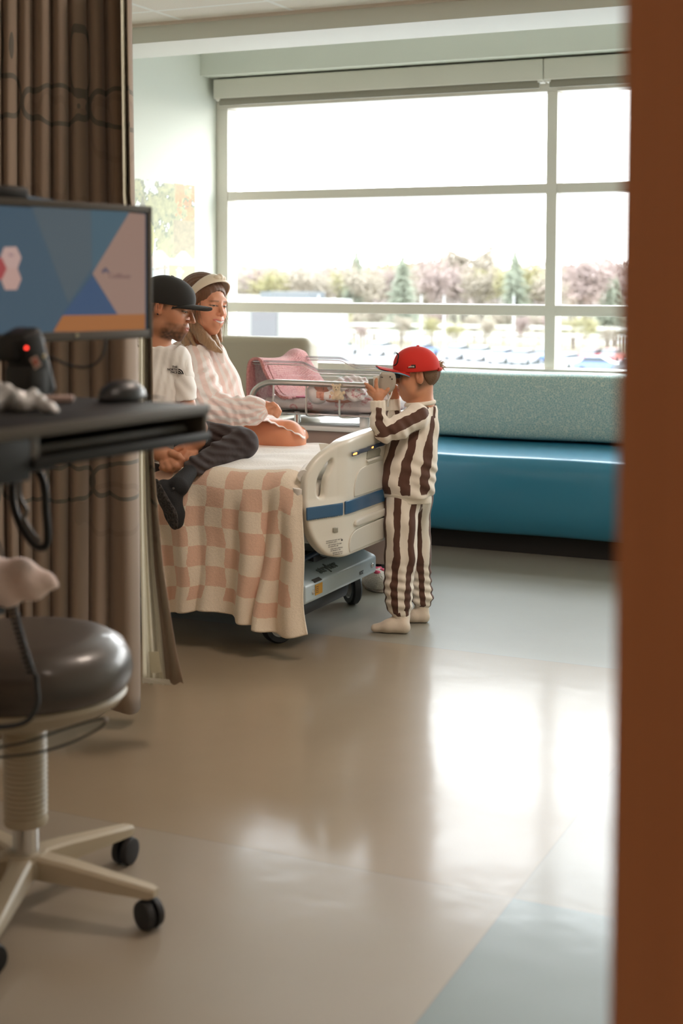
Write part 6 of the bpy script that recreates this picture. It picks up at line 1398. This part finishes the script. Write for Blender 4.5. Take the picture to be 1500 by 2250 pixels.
# T-shirt
tee = M('white_cotton', srgb(250, 246, 241), 0.9, bump=(420, 0.25, 0.0006), sheen=0.15)
ts = seg([(346, 795, zm + 0.03, 48), (346, 850, zm + 0.01, 56), (348, 905, zm, 58), (352, 955, zm, 60)])
F = Field(pz(350, 860, zm) - 0.40, pz(350, 860, zm) + 0.40, 0.0055)
F.chain(ts, 0.03, sq=(VD, 0.80)); F.cap(pz(305, 793, zm + 0.02), pz(388, 786, zm + 0.01), 31 * PXM(zm), 29 * PXM(zm), 0.03)
F.chain(seg([(298, 793, zm, 30), (285, 900, zm - 0.03, 26)]), 0.015); F.chain(seg([(388, 793, zm, 29), (402, 825, zm - 0.01, 25)]), 0.02)
G = Field(pz(405, 840, zm) - 0.14, pz(405, 840, zm) + 0.14, 0.0045); G.chain(seg([(396, 797, zm, 25), (405, 850, zm - 0.02, 24), (411, 905, zm - 0.05, 26)]), 0.012); G.cut(pz(411, 879, zm - 0.03), nrm_(DOWN + RT * 0.12), 0.003)
fold(G, pz(405, 850, zm - 0.06), 0.09, RT * 120 + np.array([0, 0, 110]), 0.0028, 1)
F.cap(pz(352, 766, zm + 0.01), pz(322, 752, zm + 0.02), 24 * PXM(zm), 26 * PXM(zm), 0.03); F.cut(pz(338, 751, zm), nrm_(np.array([0, 0, 1.0]) + RT * 0.28 - VD * 0.25), 0.006, (pz(340, 730, zm), 0.10))
for (px, py, kx, kz, R, a, ph) in ((355, 850, 210, -45, 0.22, 0.0038, 0), (388, 830, 330, 70, 0.09, 0.0028, 1)):
    fold(F, pz(px, py, zm - 0.08), R, RT * kx + np.array([0, 0, kz]), a, ph, 0.3)
V, Q = F.mesh(); V = relax(V, Q, 1, 0.4); V_s, Q_s = G.mesh(); V_s = relax(V_s, Q_s, 1, 0.4); V, Q = merge_meshes([(V, Q), (V_s, Q_s)]); shirt = mesh_obj('t_shirt', V, Q, tee, man)
from mathutils.bvhtree import BVHTree
def drop_on(obj_V, obj_Q, px, py, lift=0.002):
    t = BVHTree.FromPolygons([tuple(v) for v in obj_V], [tuple(int(i) for i in f) for f in obj_Q]); d = Vector(nrm_(ray(px, py))); hit = t.ray_cast(Vector(CC), d)
    return np.array(hit[0] - d * lift), np.array(hit[1])
p0, n0 = drop_on(V, Q, 374, 813, 0.006); p1, _ = drop_on(V, Q, 398, 814, 0.006); ink = M('shirt_print_black', (0.02, 0.02, 0.022), 0.7)
ux = nrm_(p1 - p0)
for i, l in enumerate(('THE', 'NORTH', 'FACE')):
    pp, _ = drop_on(V, Q, 389.5, 808.6 + i * 5.9, 0.008); text_obj(l, 0.0105, ink, pp, ux, (0, 0, 1), shirt, 'logo_lettering', 0.0005, 'RIGHT', bold=0.0003)
mb = MB(); c0, _ = drop_on(V, Q, 391.5, 822.0, 0.009)
for r0, r1 in ((0.002, 0.0065), (0.0085, 0.0128), (0.0148, 0.0195)):
    A_ = [c0 + ux * r1 * math.cos(t) + np.array([0, 0, r1 * math.sin(t)]) for t in np.linspace(0, PI / 2, 12)]; B_ = [c0 + ux * r0 * math.cos(t) + np.array([0, 0, r0 * math.sin(t)]) for t in np.linspace(0, PI / 2, 12)]
    for i in range(11): mb.quad(A_[i], A_[i + 1], B_[i + 1], B_[i])
lg = mb.build('logo_arcs', ink, shirt, smooth=False); so = lg.modifiers.new('t', 'SOLIDIFY'); so.thickness = 0.0006
nc = pz(332, 752, zm + 0.02); e1 = nrm_(RT + DOWN * 0.22 - VD * 0.1); e2 = nrm_(np.cross(e1, np.array([0, 0, 1.0]) + RT * 0.28 - VD * 0.25)); MB().tube([nc + e1 * 0.058 * math.cos(a) + e2 * 0.056 * math.sin(a) + DOWN * 0.006 for a in np.linspace(0, 2 * PI, 32, endpoint=False)], 0.0065, 8, True).build('neckband', tee, shirt)
# cap
blk = M('black_cotton', srgb(38, 36, 34), 0.85, bump=(420, 0.25, 0.0006), sheen=0.12)
MC = Frame(MH.c, MH.f, MH.u, 1.0)
F = Field(MC.c - 0.16, MC.c + 0.16, 0.0025); F.ell(MC.w(0, -0.014, 0.018), (0.084, 0.107, 0.092), MC.A, 0); F.ell(MC.w(0, 0.022, 0.046), (0.066, 0.064, 0.052), MC.A, 0.025)
F.cut(MC.w(0, 0, 0.006), -MC.u + 0.17 * MC.f, 0.003); F.ell(MC.w(0, -0.014, -0.004), (0.079, 0.101, 0.084), MC.A, 0, True)
V, Q = F.mesh(); cp = mesh_obj('cap', V, Q, blk, man); brim(MC, 'brim', blk, cp, 0.070, 0.086, 0.156, 0.032, 0.043, 0.034, None)
MB().lathe([(0, 0.004), (0.006, 0.003), (0.007, 0)], MC.w(0, -0.016, 0.109), MC.u, 12).build('button', blk, cp)
for s in (-1, 1): MB().sphere(MH.w(s * 0.078, -0.003, -0.034), 0.0042, 10).build('earring', blackp, man)
# trousers
trm = M('charcoal_brown_fabric', srgb(56, 46, 46), 0.85, bump=(300, 0.3, 0.0008), sheen=0.08)
lt_ = seg([(378, 960, zm + 0.02, 42), (450, 965, zm - 0.04, 38), (524, 972, 5.10, 34), (534, 975, 5.06, 33)]); ls_ = seg([(534, 974, 5.07, 33), (480, 1000, 4.97, 28), (430, 1024, 4.87, 21), (421, 1031, 4.85, 20)])
rt_ = seg([(322, 962, zm + 0.02, 44), (215, 985, 5.05, 32), (300, 1030, 4.99, 24), (352, 1040, 4.97, 19)])
allp = [p[0] for p in lt_ + ls_ + rt_]; F = Field(np.min(allp, 0) - 0.10, np.max(allp, 0) + 0.10, 0.0055)
F.chain(lt_, 0.015).chain(ls_, 0.012).chain(rt_, 0.012); F.cap(pz(320, 955, zm + 0.03), pz(380, 955, zm + 0.03), 44 * PXM(zm), 44 * PXM(zm), 0.04)
for (px, py, zz, kx, kz, R, a, ph) in ((480, 985, 4.98, 50, 260, 0.14, 0.0050, 0), (530, 965, 5.0, 150, 140, 0.10, 0.0035, 1), (430, 1020, 4.85, 130, 200, 0.09, 0.006, 2), (460, 955, 5.1, 60, 230, 0.12, 0.005, 0)):
    fold(F, pz(px, py, zz), R, RT * kx + np.array([0, 0, kz]), a, ph, 0.3)
V, Q = F.mesh(); V = relax(V, Q, 1, 0.4); mesh_obj('trousers', V, Q, trm, man)
# shoe hanging over the bed edge
shm_ = M('black_knit_shoe', srgb(34, 34, 36), 0.85, bump=(260, 0.5, 0.002)); zs = 4.76
F = Field(pz(378, 1100, zs) - 0.17, pz(378, 1100, zs) + 0.17, 0.003)
F.chain(seg([(416, 1038, 4.83, 17), (392, 1068, zs, 24)]), 0.02); F.chain(seg([(360, 1074, zs, 21), (374, 1095, zs, 25), (384, 1130, zs - 0.01, 21), (387, 1146, zs - 0.01, 17)]), 0.012)
V, Q = F.mesh(); V = relax(V, Q, 1, 0.4); shoe = mesh_obj('shoe', V, Q, shm_, man)
sl = M('shoe_sole', srgb(58, 54, 54), 0.9); nt = sl.node_tree; bs = nt.nodes['Principled BSDF']; vo = nt.nodes.new('ShaderNodeTexVoronoi'); vo.inputs['Scale'].default_value = 120; nt.links.new(obj_co(nt), vo.inputs['Vector']); bumpn(nt, vo.outputs['Distance'], 1.0, 0.006, bs)
nt.links.new(mix(nt, vo.outputs['Distance'], srgb(36, 34, 34), srgb(86, 80, 78)), bs.inputs['Base Color'])
sn_ = nrm_(-RT * 0.75 + DOWN * 0.25 - VD * 0.60); F = Field(pz(368, 1110, zs) - 0.16, pz(368, 1110, zs) + 0.16, 0.003)
for a, b, ra, rb in (((345, 1066), (356, 1092), 15, 19), ((356, 1092), (376, 1130), 19, 23), ((376, 1130), (380, 1146), 23, 19)): F.cap(pz(*a, zs - 0.035), pz(*b, zs - 0.045), ra * PXM(zs), rb * PXM(zs), 0.006, sq=(sn_, 0.30))
V, Q = F.mesh(); mesh_obj('sole', V, Q, sl, shoe)
MB().lathe([(0, 0.001), (0.0035, 0.001), (0.004, 0)], pz(381, 1073, zs - 0.0385), -VD, 12).build('eyelet', M('dark_eyelet', srgb(96, 94, 92), 0.4), shoe)
MB().tube(spline([pz(404, 1036, 4.80), pz(412, 1042, 4.78), pz(420, 1052, 4.79), pz(424, 1048, 4.80)], 5), 0.0016, 6).build('ankle_trim', M('grey_trim', srgb(120, 116, 108), 0.7), shoe)
# watch and bracelet
def ringo(c, ax, r, t, name, m, par, w_=0.0):
    ax = nrm_(ax); u = nrm_(np.cross(ax, [0.3, 0.2, 1])); v = np.cross(ax, u); return MB().tube([c + u * r * math.cos(a) + v * r * math.sin(a) for a in np.linspace(0, 2 * PI, 28, endpoint=False)], t, 8, True).build(name, m, par)
ringo(pz(436, 962, z2 + 0.005), pz(436, 962, z2) - pz(430, 978, z2 - 0.02), 0.0290, 0.0055, 'watch_band', M('white_watch', srgb(214, 220, 224), 0.4), man)
ringo(pz(336, 981, z1 + 0.01), pz(322, 968, z1 + 0.03) - pz(345, 990, z1), 0.0318, 0.004, 'bracelet', blackp, man)

# ---------- the woman behind him
zw = 5.64
wom = empty('person', (-2.72, 4.90, 0.61), 'smiling woman with long light-brown hair, cream headband and oversized pink striped shirt, on the bed', 'person')
yw_ = math.radians(50); wfw = RT * math.sin(yw_) - VD * math.cos(yw_) + DOWN * 0.17
WH = Frame(pz(449, 668, zw), wfw, np.array([0, 0, 1.0]) + RT * 0.10, 0.99)
skin_w = srgb(226, 160, 126)
F = Field(WH.c - 0.16, WH.c + 0.16, 0.0022); head_field(F, WH, nose=0.82, lips=0.8, smile=1.3, chin=0.92)
nb_ = pz(447, 762, zw + 0.04); F.cap(WH.w(0, -0.030, -0.05), nb_, 0.044, 0.052, 0.03); F.cap(nb_, nb_ - np.array([0, 0, 0.05]), 0.052, 0.07, 0.02)
V1, Q1 = F.mesh(); V1 = relax(V1, Q1, 1, 0.4); C1, q = face_paint(V1, WH, skin_w, srgb(212, 112, 106), srgb(122, 86, 60), smile=1.3, teeth=True, lid=0.55)
zh = 5.40
F = Field(pz(588, 896, zh) - 0.10, pz(588, 896, zh) + 0.10, 0.0026)
F.chain(seg([(560, 893, zh, 15), (584, 895, zh, 13), (596, 899, zh, 13)]), 0.01)
for dy, L_ in ((-7, 14), (-1, 17), (5, 15), (10, 11)): F.chain(seg([(598, 897 + dy * 0.8, zh, 6.0), (598 + L_ * 0.6, 900 + dy, zh - 0.005, 5.2), (598 + L_, 905 + dy, zh, 4.4)]), 0.004)
F.chain(seg([(590, 890, zh - 0.02, 6), (600, 888, zh - 0.03, 5), (607, 892, zh - 0.03, 4.2)]), 0.004)
V2, Q2 = F.mesh(); V2 = relax(V2, Q2, 1, 0.4)
wt_ = seg([(450, 790, zw + 0.04, 42), (462, 860, zw + 0.03, 48), (470, 930, zw + 0.04, 50)]); wa_ = seg([(436, 800, zw - 0.06, 20), (448, 880, zw - 0.14, 19), (520, 905, zw - 0.20, 17), (575, 895, zh, 13)])
wl = seg([(470, 955, zw + 0.0, 40), (560, 955, zw - 0.06, 38), (630, 962, zw - 0.14, 37), (636, 968, zw - 0.14, 36)]); wl2 = seg([(636, 975, zw - 0.13, 32), (560, 985, zw - 0.03, 24), (500, 985, zw + 0.02, 20)])
wr_ = seg([(480, 950, zw + 0.16, 38), (600, 955, zw + 0.14, 33), (650, 962, zw + 0.10, 28)])
allp = [p[0] for p in wt_ + wa_ + wl + wl2 + wr_]; F = Field(np.min(allp, 0) - 0.11, np.max(allp, 0) + 0.11, 0.006)
F.chain(wt_, 0.03).chain(wa_, 0.015).chain(wl, 0.02).chain(wl2, 0.015).chain(wr_, 0.02); F.cut((0, 0, 0.612), (0, 0, -1), 0.01)
V3, Q3 = F.mesh(); V3 = relax(V3, Q3, 1, 0.4)
body_mesh('body', [(V1, Q1), (V2, Q2), (V3, Q3)], [C1, sk(V2, skin_w), sk(V3, srgb(222, 150, 112), 40)], wom, skinm)
# hair
hr = M('light_brown_long_hair', srgb(132, 92, 62), 0.42, sheen=0.2); nt = hr.node_tree; bs = nt.nodes['Principled BSDF']
hn = noise(nt, scl(nt, obj_co(nt), (300, 300, 14)), 1.0, 5, 0.65); low = mth(nt, 'SUBTRACT', 1.0, mth(nt, 'MULTIPLY', mth(nt, 'SUBTRACT', sep(nt, geo_pos(nt))['Z'], 0.99), 6.0)); lowc = mth(nt, 'MINIMUM', mth(nt, 'MAXIMUM', low, 0.0), 1.0)
nt.links.new(mix(nt, hn, mix(nt, lowc, srgb(74, 46, 28), srgb(130, 92, 60)), mix(nt, lowc, srgb(142, 94, 58), srgb(212, 176, 134))), bs.inputs['Base Color']); bumpn(nt, hn, 0.8, 0.004, bs)
F = Field(WH.c - 0.24, WH.c + 0.18, 0.003)
F.ell(WH.w(0, -0.022, 0.036), np.array((0.085, 0.103, 0.090)), WH.A, 0); F.ell(WH.w(0, 0.118, -0.048), (0.085, 0.085, 0.118), WH.A, 0.006, True); F.ell(WH.w(0, 0.085, 0.010), (0.058, 0.055, 0.050), WH.A, 0.006, True)
for s in (-1, 1):
    strands = [((0.078, 0.020, 0.035), (0.084, 0.012, -0.03), (0.076, 0.018, -0.09), (0.060, 0.060, -0.14)), ((0.080, -0.01, 0.03), (0.090, -0.02, -0.04), (0.082, -0.01, -0.10), (0.070, 0.045, -0.165)), ((0.074, -0.04, 0.02), (0.082, -0.05, -0.05), (0.080, -0.03, -0.12), (0.076, 0.025, -0.175)), ((0.055, -0.07, 0.01), (0.06, -0.08, -0.06), (0.07, -0.055, -0.13), (0.078, 0.0, -0.17))]
    for st in strands: F.chain([(WH.w(s * p[0], p[1], p[2]), r) for p, r in zip(st, (0.013, 0.016, 0.015, 0.006))], 0.012)
F.chain(seg([(432, 720, zw - 0.07, 11), (448, 742, zw - 0.08, 12), (466, 760, zw - 0.09, 9), (486, 773, zw - 0.09, 4)]), 0.01); F.chain(seg([(440, 735, zw - 0.06, 12), (462, 757, zw - 0.08, 10), (474, 770, zw - 0.09, 4)]), 0.01)
F.chain(seg([(470, 735, zw - 0.02, 7), (474, 755, zw - 0.04, 8), (486, 770, zw - 0.06, 4)]), 0.008)
fold(F, WH.w(0, 0, 0), 0.26, WH.s * 340 + WH.f * 220, 0.0014, 0, 0.5); fold(F, WH.w(0, -0.02, -0.1), 0.2, RT * 420 + UP * 40, 0.0016)
V, Q = F.mesh(); V = relax(V, Q, 1, 0.3); hair = mesh_obj('hair', V, Q, hr, wom)
mb = MB(); rgk = random.Random(8)
for i in range(60):
    a = WH.w(rgk.choice([-1, 1]) * rgk.uniform(0.070, 0.088), rgk.uniform(-0.02, 0.05), rgk.uniform(-0.06, 0.04)); L_ = rgk.uniform(0.05, 0.11)
    mb.tube([a, a + DOWN * L_ * 0.5 + WH.f * 0.006 * rgk.uniform(-1, 1), a + DOWN * L_ + WH.f * rgk.uniform(-0.01, 0.03)], [0.0011, 0.001, 0.0004], 3)
mb.build('loose_strands', hr, hair)
hbm = M('cream_satin', srgb(246, 230, 206), 0.5, sheen=0.3)
hb = []; 
for i in range(26):
    a = -1.75 + 3.5 * i / 25; dvec = np.array([math.sin(a) * 0.0875, 0.058 * math.cos(a) + 0.004, 0.034 + 0.078 * math.cos(a)]); hb.append(dvec)
Vh = []; 
for d in hb:
    t = max(0, math.cos(math.atan2(d[0], d[2] - 0.036))); wd_ = 0.019 + 0.007 * t
    for k in range(7): 
        kk = (k - 3) / 3; n_ = np.array([d[0], 0.35 * d[1], d[2] - 0.036]); n_ = n_ / np.linalg.norm(n_); Vh.append(WH.w(*(d + np.array([0, kk * wd_, -kk * wd_ * 0.45 * t]) + n_ * (0.0035 * (1 - kk * kk)))))
I = np.arange(26 * 7).reshape(26, 7); Q = np.stack([I[:-1, :-1], I[1:, :-1], I[1:, 1:], I[:-1, 1:]], -1).reshape(-1, 4)
h_ = mesh_obj('headband', Vh, Q, hbm, wom); so = h_.modifiers.new('t', 'SOLIDIFY'); so.thickness = 0.004; so.offset = 0
F = Field(WH.w(0, 0.06, 0.11) - 0.06, WH.w(0, 0.06, 0.11) + 0.06, 0.0022); kc = (0, 0.066, 0.114)
F.ell(WH.w(*kc), (0.012, 0.017, 0.015), WH.A, 0)
for s in (-1, 1): F.ell(WH.w(s * 0.014, 0.066, 0.112), (0.016, 0.015, 0.011), WH.A, 0.004)
V, Q = F.mesh(); mesh_obj('knot', V, Q, hbm, h_)
# oversized shirt
psm = M('pink_striped_shirt', srgb(244, 222, 216), 0.85, sheen=0.15, sss=0.0); nt = psm.node_tree; bs = nt.nodes['Principled BSDF']
sv = mth(nt, 'ADD', attr(nt, 'sv'), mth(nt, 'MULTIPLY_ADD', noise(nt, obj_co(nt), 12, 2), 0.02, -0.01)); fr_ = mth(nt, 'PINGPONG', sv, 0.017); stp = mth(nt, 'SMOOTH_MIN', mth(nt, 'MAXIMUM', mth(nt, 'MULTIPLY', mth(nt, 'SUBTRACT', fr_, 0.006), 260), 0.0), 1.0, 0.3)
nt.links.new(mix(nt, stp, srgb(252, 244, 240), srgb(248, 224, 217)), bs.inputs['Base Color']); bs.inputs['Transmission Weight'].default_value = 0.0
bumpn(nt, noise(nt, scl(nt, obj_co(nt), (26, 26, 18)), 1.0, 4), 0.5, 0.008, bs)
wb = seg([(450, 790, zw + 0.03, 50), (466, 850, zw + 0.02, 60), (478, 905, zw + 0.02, 63), (484, 945, zw + 0.03, 62)])
wsl = seg([(428, 790, zw - 0.05, 33), (442, 845, zw - 0.13, 38), (462, 895, zw - 0.17, 38), (520, 905, zw - 0.20, 33), (556, 902, zh + 0.02, 31), (570, 899, zh, 22)])
allp = [p[0] for p in wb + wsl] + [pz(670, 960, zw)]; F = Field(np.min(allp, 0) - 0.13, np.max(allp, 0) + 0.13, 0.0055)
F.chain(wb, 0.03, sq=(VD, 0.85)); F.cap(pz(424, 778, zw - 0.02), pz(478, 790, zw + 0.10), 26 * PXM(zw), 24 * PXM(zw), 0.04); F.cap(pz(396, 776, zw + 0.05), pz(430, 776, zw), 27 * PXM(zw), 26 * PXM(zw), 0.03); F.chain(wsl, 0.016)
F.cap(pz(446, 772, zw + 0.03), pz(444, 752, zw + 0.04), 24 * PXM(zw), 22 * PXM(zw), 0.03); F.cut(pz(447, 757, zw), nrm_(np.array([0, 0, 1.0]) + RT * 0.25 - VD * 0.2), 0.006, (pz(447, 740, zw), 0.08))
F.chain(seg([(500, 925, zw - 0.02, 30), (560, 930, zw - 0.04, 27), (610, 938, zw - 0.06, 22)]), 0.02, sq=(UP, 0.7))
F.cut((0, 0, 0.640), (0, 0, -1), 0.01)
for (px, py, zz, kx, kz, R, a, ph) in ((440, 830, 5.45, 70, -150, 0.14, 0.006, 0), (470, 890, 5.40, 110, 150, 0.13, 0.007, 1), (540, 900, 5.38, 60, 190, 0.10, 0.006, 0), (505, 850, 5.5, 140, -80, 0.14, 0.007, 2), (470, 800, 5.5, 90, -120, 0.12, 0.005, 1), (515, 915, 5.38, 180, 60, 0.09, 0.006, 2)):
    fold(F, pz(px, py, zz), R, RT * kx + np.array([0, 0, kz]), a, ph, 0.5)
V, Q = F.mesh(); V = relax(V, Q, 1, 0.4); sa = stripe_attr(V, bones_of(wb, 0) + bones_of(wsl, 0)); shw = mesh_obj('shirt', V, Q, psm, wom, attrs={'sv': sa})
# shirt tail lying over the thigh, scalloped hem
Vt = []; nU, nV = 60, 26
for i in range(nU):
    u = i / (nU - 1)
    for j in range(nV):
        v = j / (nV - 1)
        pxx = 505 + u * 165; top = 905 + 8 * u + 34 * max(0, (u - 0.45) / 0.55) ** 1.35; hem = 932 - 10 * math.sin(min(1, u / 0.62) * PI) * 0.9 + (max(0, u - 0.50) / 0.50) ** 1.6 * 34 + 1.2 * math.sin(u * 60)
        pyy = top + (hem - top) * v; zz = zw - 0.02 - 0.10 * u + 0.16 * (1 - v) - 0.115 * v - 0.01 * math.sin(u * 22)
        Vt.append(pz(pxx, pyy, zz))
I = np.arange(nU * nV).reshape(nU, nV); Q = np.stack([I[:-1, :-1], I[1:, :-1], I[1:, 1:], I[:-1, 1:]], -1).reshape(-1, 4)
o = mesh_obj('shirt_tail', Vt, Q, psm, shw, attrs={'sv': [p[0] * 0.8 for p in Vt]}); so = o.modifiers.new('t', 'SOLIDIFY'); so.thickness = 0.003
F = Field(pz(452, 750, zw - 0.05) - 0.10, pz(452, 750, zw - 0.05) + 0.10, 0.003)
F.chain(seg([(438, 764, zw - 0.08, 7), (444, 770, zw - 0.08, 7), (452, 778, zw - 0.09, 7), (462, 792, zw - 0.09, 4)]), 0.008, sq=(VD, 0.5)); F.chain(seg([(470, 762, zw - 0.02, 6), (484, 780, zw - 0.05, 7), (490, 795, zw - 0.06, 4)]), 0.008, sq=(VD, 0.5))
V, Q = F.mesh(); mesh_obj('collar', V, Q, psm, shw, attrs={'sv': np.zeros(len(V))})

# ---------- the newborn in the bassinet
zb = 6.03
baby = empty('person', (-2.55, 5.62, 0.75), 'swaddled newborn baby asleep in the clear bassinet, one fist by the face', 'person')
BH = Frame(pz(707, 862, zb), nrm_(UP * 0.75 - VD * 0.60 + RT * 0.25), -RT + UP * 0.15, 0.50, 0.85)
F = Field(BH.c - 0.09, BH.c + 0.09, 0.0018); head_field(F, BH, nose=0.5, lips=1.0, chin=0.85, sock=0.5); V1, Q1 = F.mesh()
skin_b = srgb(222, 160, 140); C1, q = face_paint(V1, BH, skin_b, srgb(200, 110, 104), srgb(190, 132, 108), lid=0.75)
F = Field(pz(712, 868, zb - 0.12) - 0.06, pz(712, 868, zb - 0.12) + 0.06, 0.0018); zq = zb - 0.11
F.chain(seg([(722, 871, zq, 7), (708, 869, zq, 7), (702, 868, zq, 6.5)]), 0.006)
for dy in (-5, -1.5, 2, 5): F.chain(seg([(702, 868 + dy, zq - 0.002, 2.6), (697, 867 + dy, zq - 0.01, 2.5), (699, 869 + dy * 0.8, zq - 0.018, 2.2)]), 0.002)
F.chain(seg([(706, 863, zq - 0.01, 2.8), (700, 864, zq - 0.018, 2.4)]), 0.002)
V2, Q2 = F.mesh()
bt = seg([(725, 866, zb, 17), (750, 864, zb, 20), (800, 868, zb + 0.02, 17), (840, 872, zb + 0.03, 12)]); allp = [p[0] for p in bt]; F = Field(np.min(allp, 0) - 0.06, np.max(allp, 0) + 0.06, 0.006); F.chain(bt, 0.02).cap(BH.w(0, -0.02, -0.08), bt[0][0], 0.024, 0.03, 0.01); V3, Q3 = F.mesh()
body_mesh('body', [(V1, Q1), (V2, Q2), (V3, Q3)], [C1, sk(V2, skin_b), sk(V3, skin_b)], baby, skinm)
slm = M('white_print_cotton', srgb(240, 232, 230), 0.85, var=(70, 0.06))
F = Field(pz(765, 855, zb) - 0.20, pz(765, 855, zb) + 0.20, 0.004)
F.chain(seg([(724, 862, zb, 19), (752, 858, zb, 25), (800, 862, zb + 0.02, 24), (845, 868, zb + 0.02, 15)]), 0.02); F.ell(pz(780, 866, zb - 0.07), (0.05, 0.04, 0.035), None, 0.02); F.chain(seg([(748, 836, zb + 0.02, 7), (775, 832, zb + 0.03, 8), (800, 835, zb + 0.03, 6)]), 0.006)
F.chain(seg([(716, 870, zq, 9), (735, 868, zq + 0.02, 12)]), 0.006)
F.cut((0, 0, 0.748), (0, 0, -1), 0.004); fold(F, pz(775, 850, zb - 0.08), 0.14, RT * 150 + UP * 160, 0.004, 0, 0.6); fold(F, pz(775, 832, zb), 0.10, RT * 230 + UP * 160, 0.003, 1, 1.6)
V, Q = F.mesh(); mesh_obj('swaddle', V, Q, prm, baby)
F = Field(BH.c - 0.10, BH.c + 0.10, 0.0028); F.ell(BH.w(0, -0.020, 0.030), np.array((0.086, 0.104, 0.098)) * 0.5, BH.A, 0); F.ell(BH.w(0, 0.09, -0.03), np.array((0.085, 0.10, 0.12)) * 0.5, BH.A, 0.004, True)
F.chain([(BH.w(0.075 * math.cos(a), 0.045, 0.005 + 0.085 * math.sin(a)), 0.004) for a in np.linspace(0, PI, 12)], 0.003)
V, Q = F.mesh(); mesh_obj('bonnet', V, Q, slm, baby)
# teddy
tdm = M('cream_plush', srgb(232, 208, 176), 0.95, sheen=0.5, bump=(180, 0.9, 0.005))
td = empty('teddy_bear', pz(744, 868, zq), 'tiny cream plush bear tucked against the sleeping baby', 'soft toy'); F = Field(pz(744, 862, zq) - 0.07, pz(744, 862, zq) + 0.07, 0.002)
F.ell(pz(742, 868, zq), (0.020, 0.018, 0.022), None, 0); F.ell(pz(739, 853, zq), (0.017, 0.016, 0.016), None, 0.004)
for p, r in (((731, 846), 0.006), ((747, 846), 0.006), ((732, 874), 0.008), ((751, 874), 0.009), ((728, 864), 0.007), ((755, 863), 0.007)): F.ell(pz(*p, zq - 0.004), (r, r, r * 1.2), None, 0.004)
F.ell(pz(738, 856, zq - 0.016), (0.007, 0.006, 0.006), None, 0.002); V, Q = F.mesh(); mesh_obj('plush_body', V, Q, tdm, td)
MB().sphere(pz(736, 851, zq - 0.017), 0.0018, 8).build('eye', blackp, td); MB().sphere(pz(742, 851, zq - 0.017), 0.0018, 8).build('eye', blackp, td); MB().sphere(pz(738, 855.5, zq - 0.0235), 0.002, 8).build('nose', blackp, td)
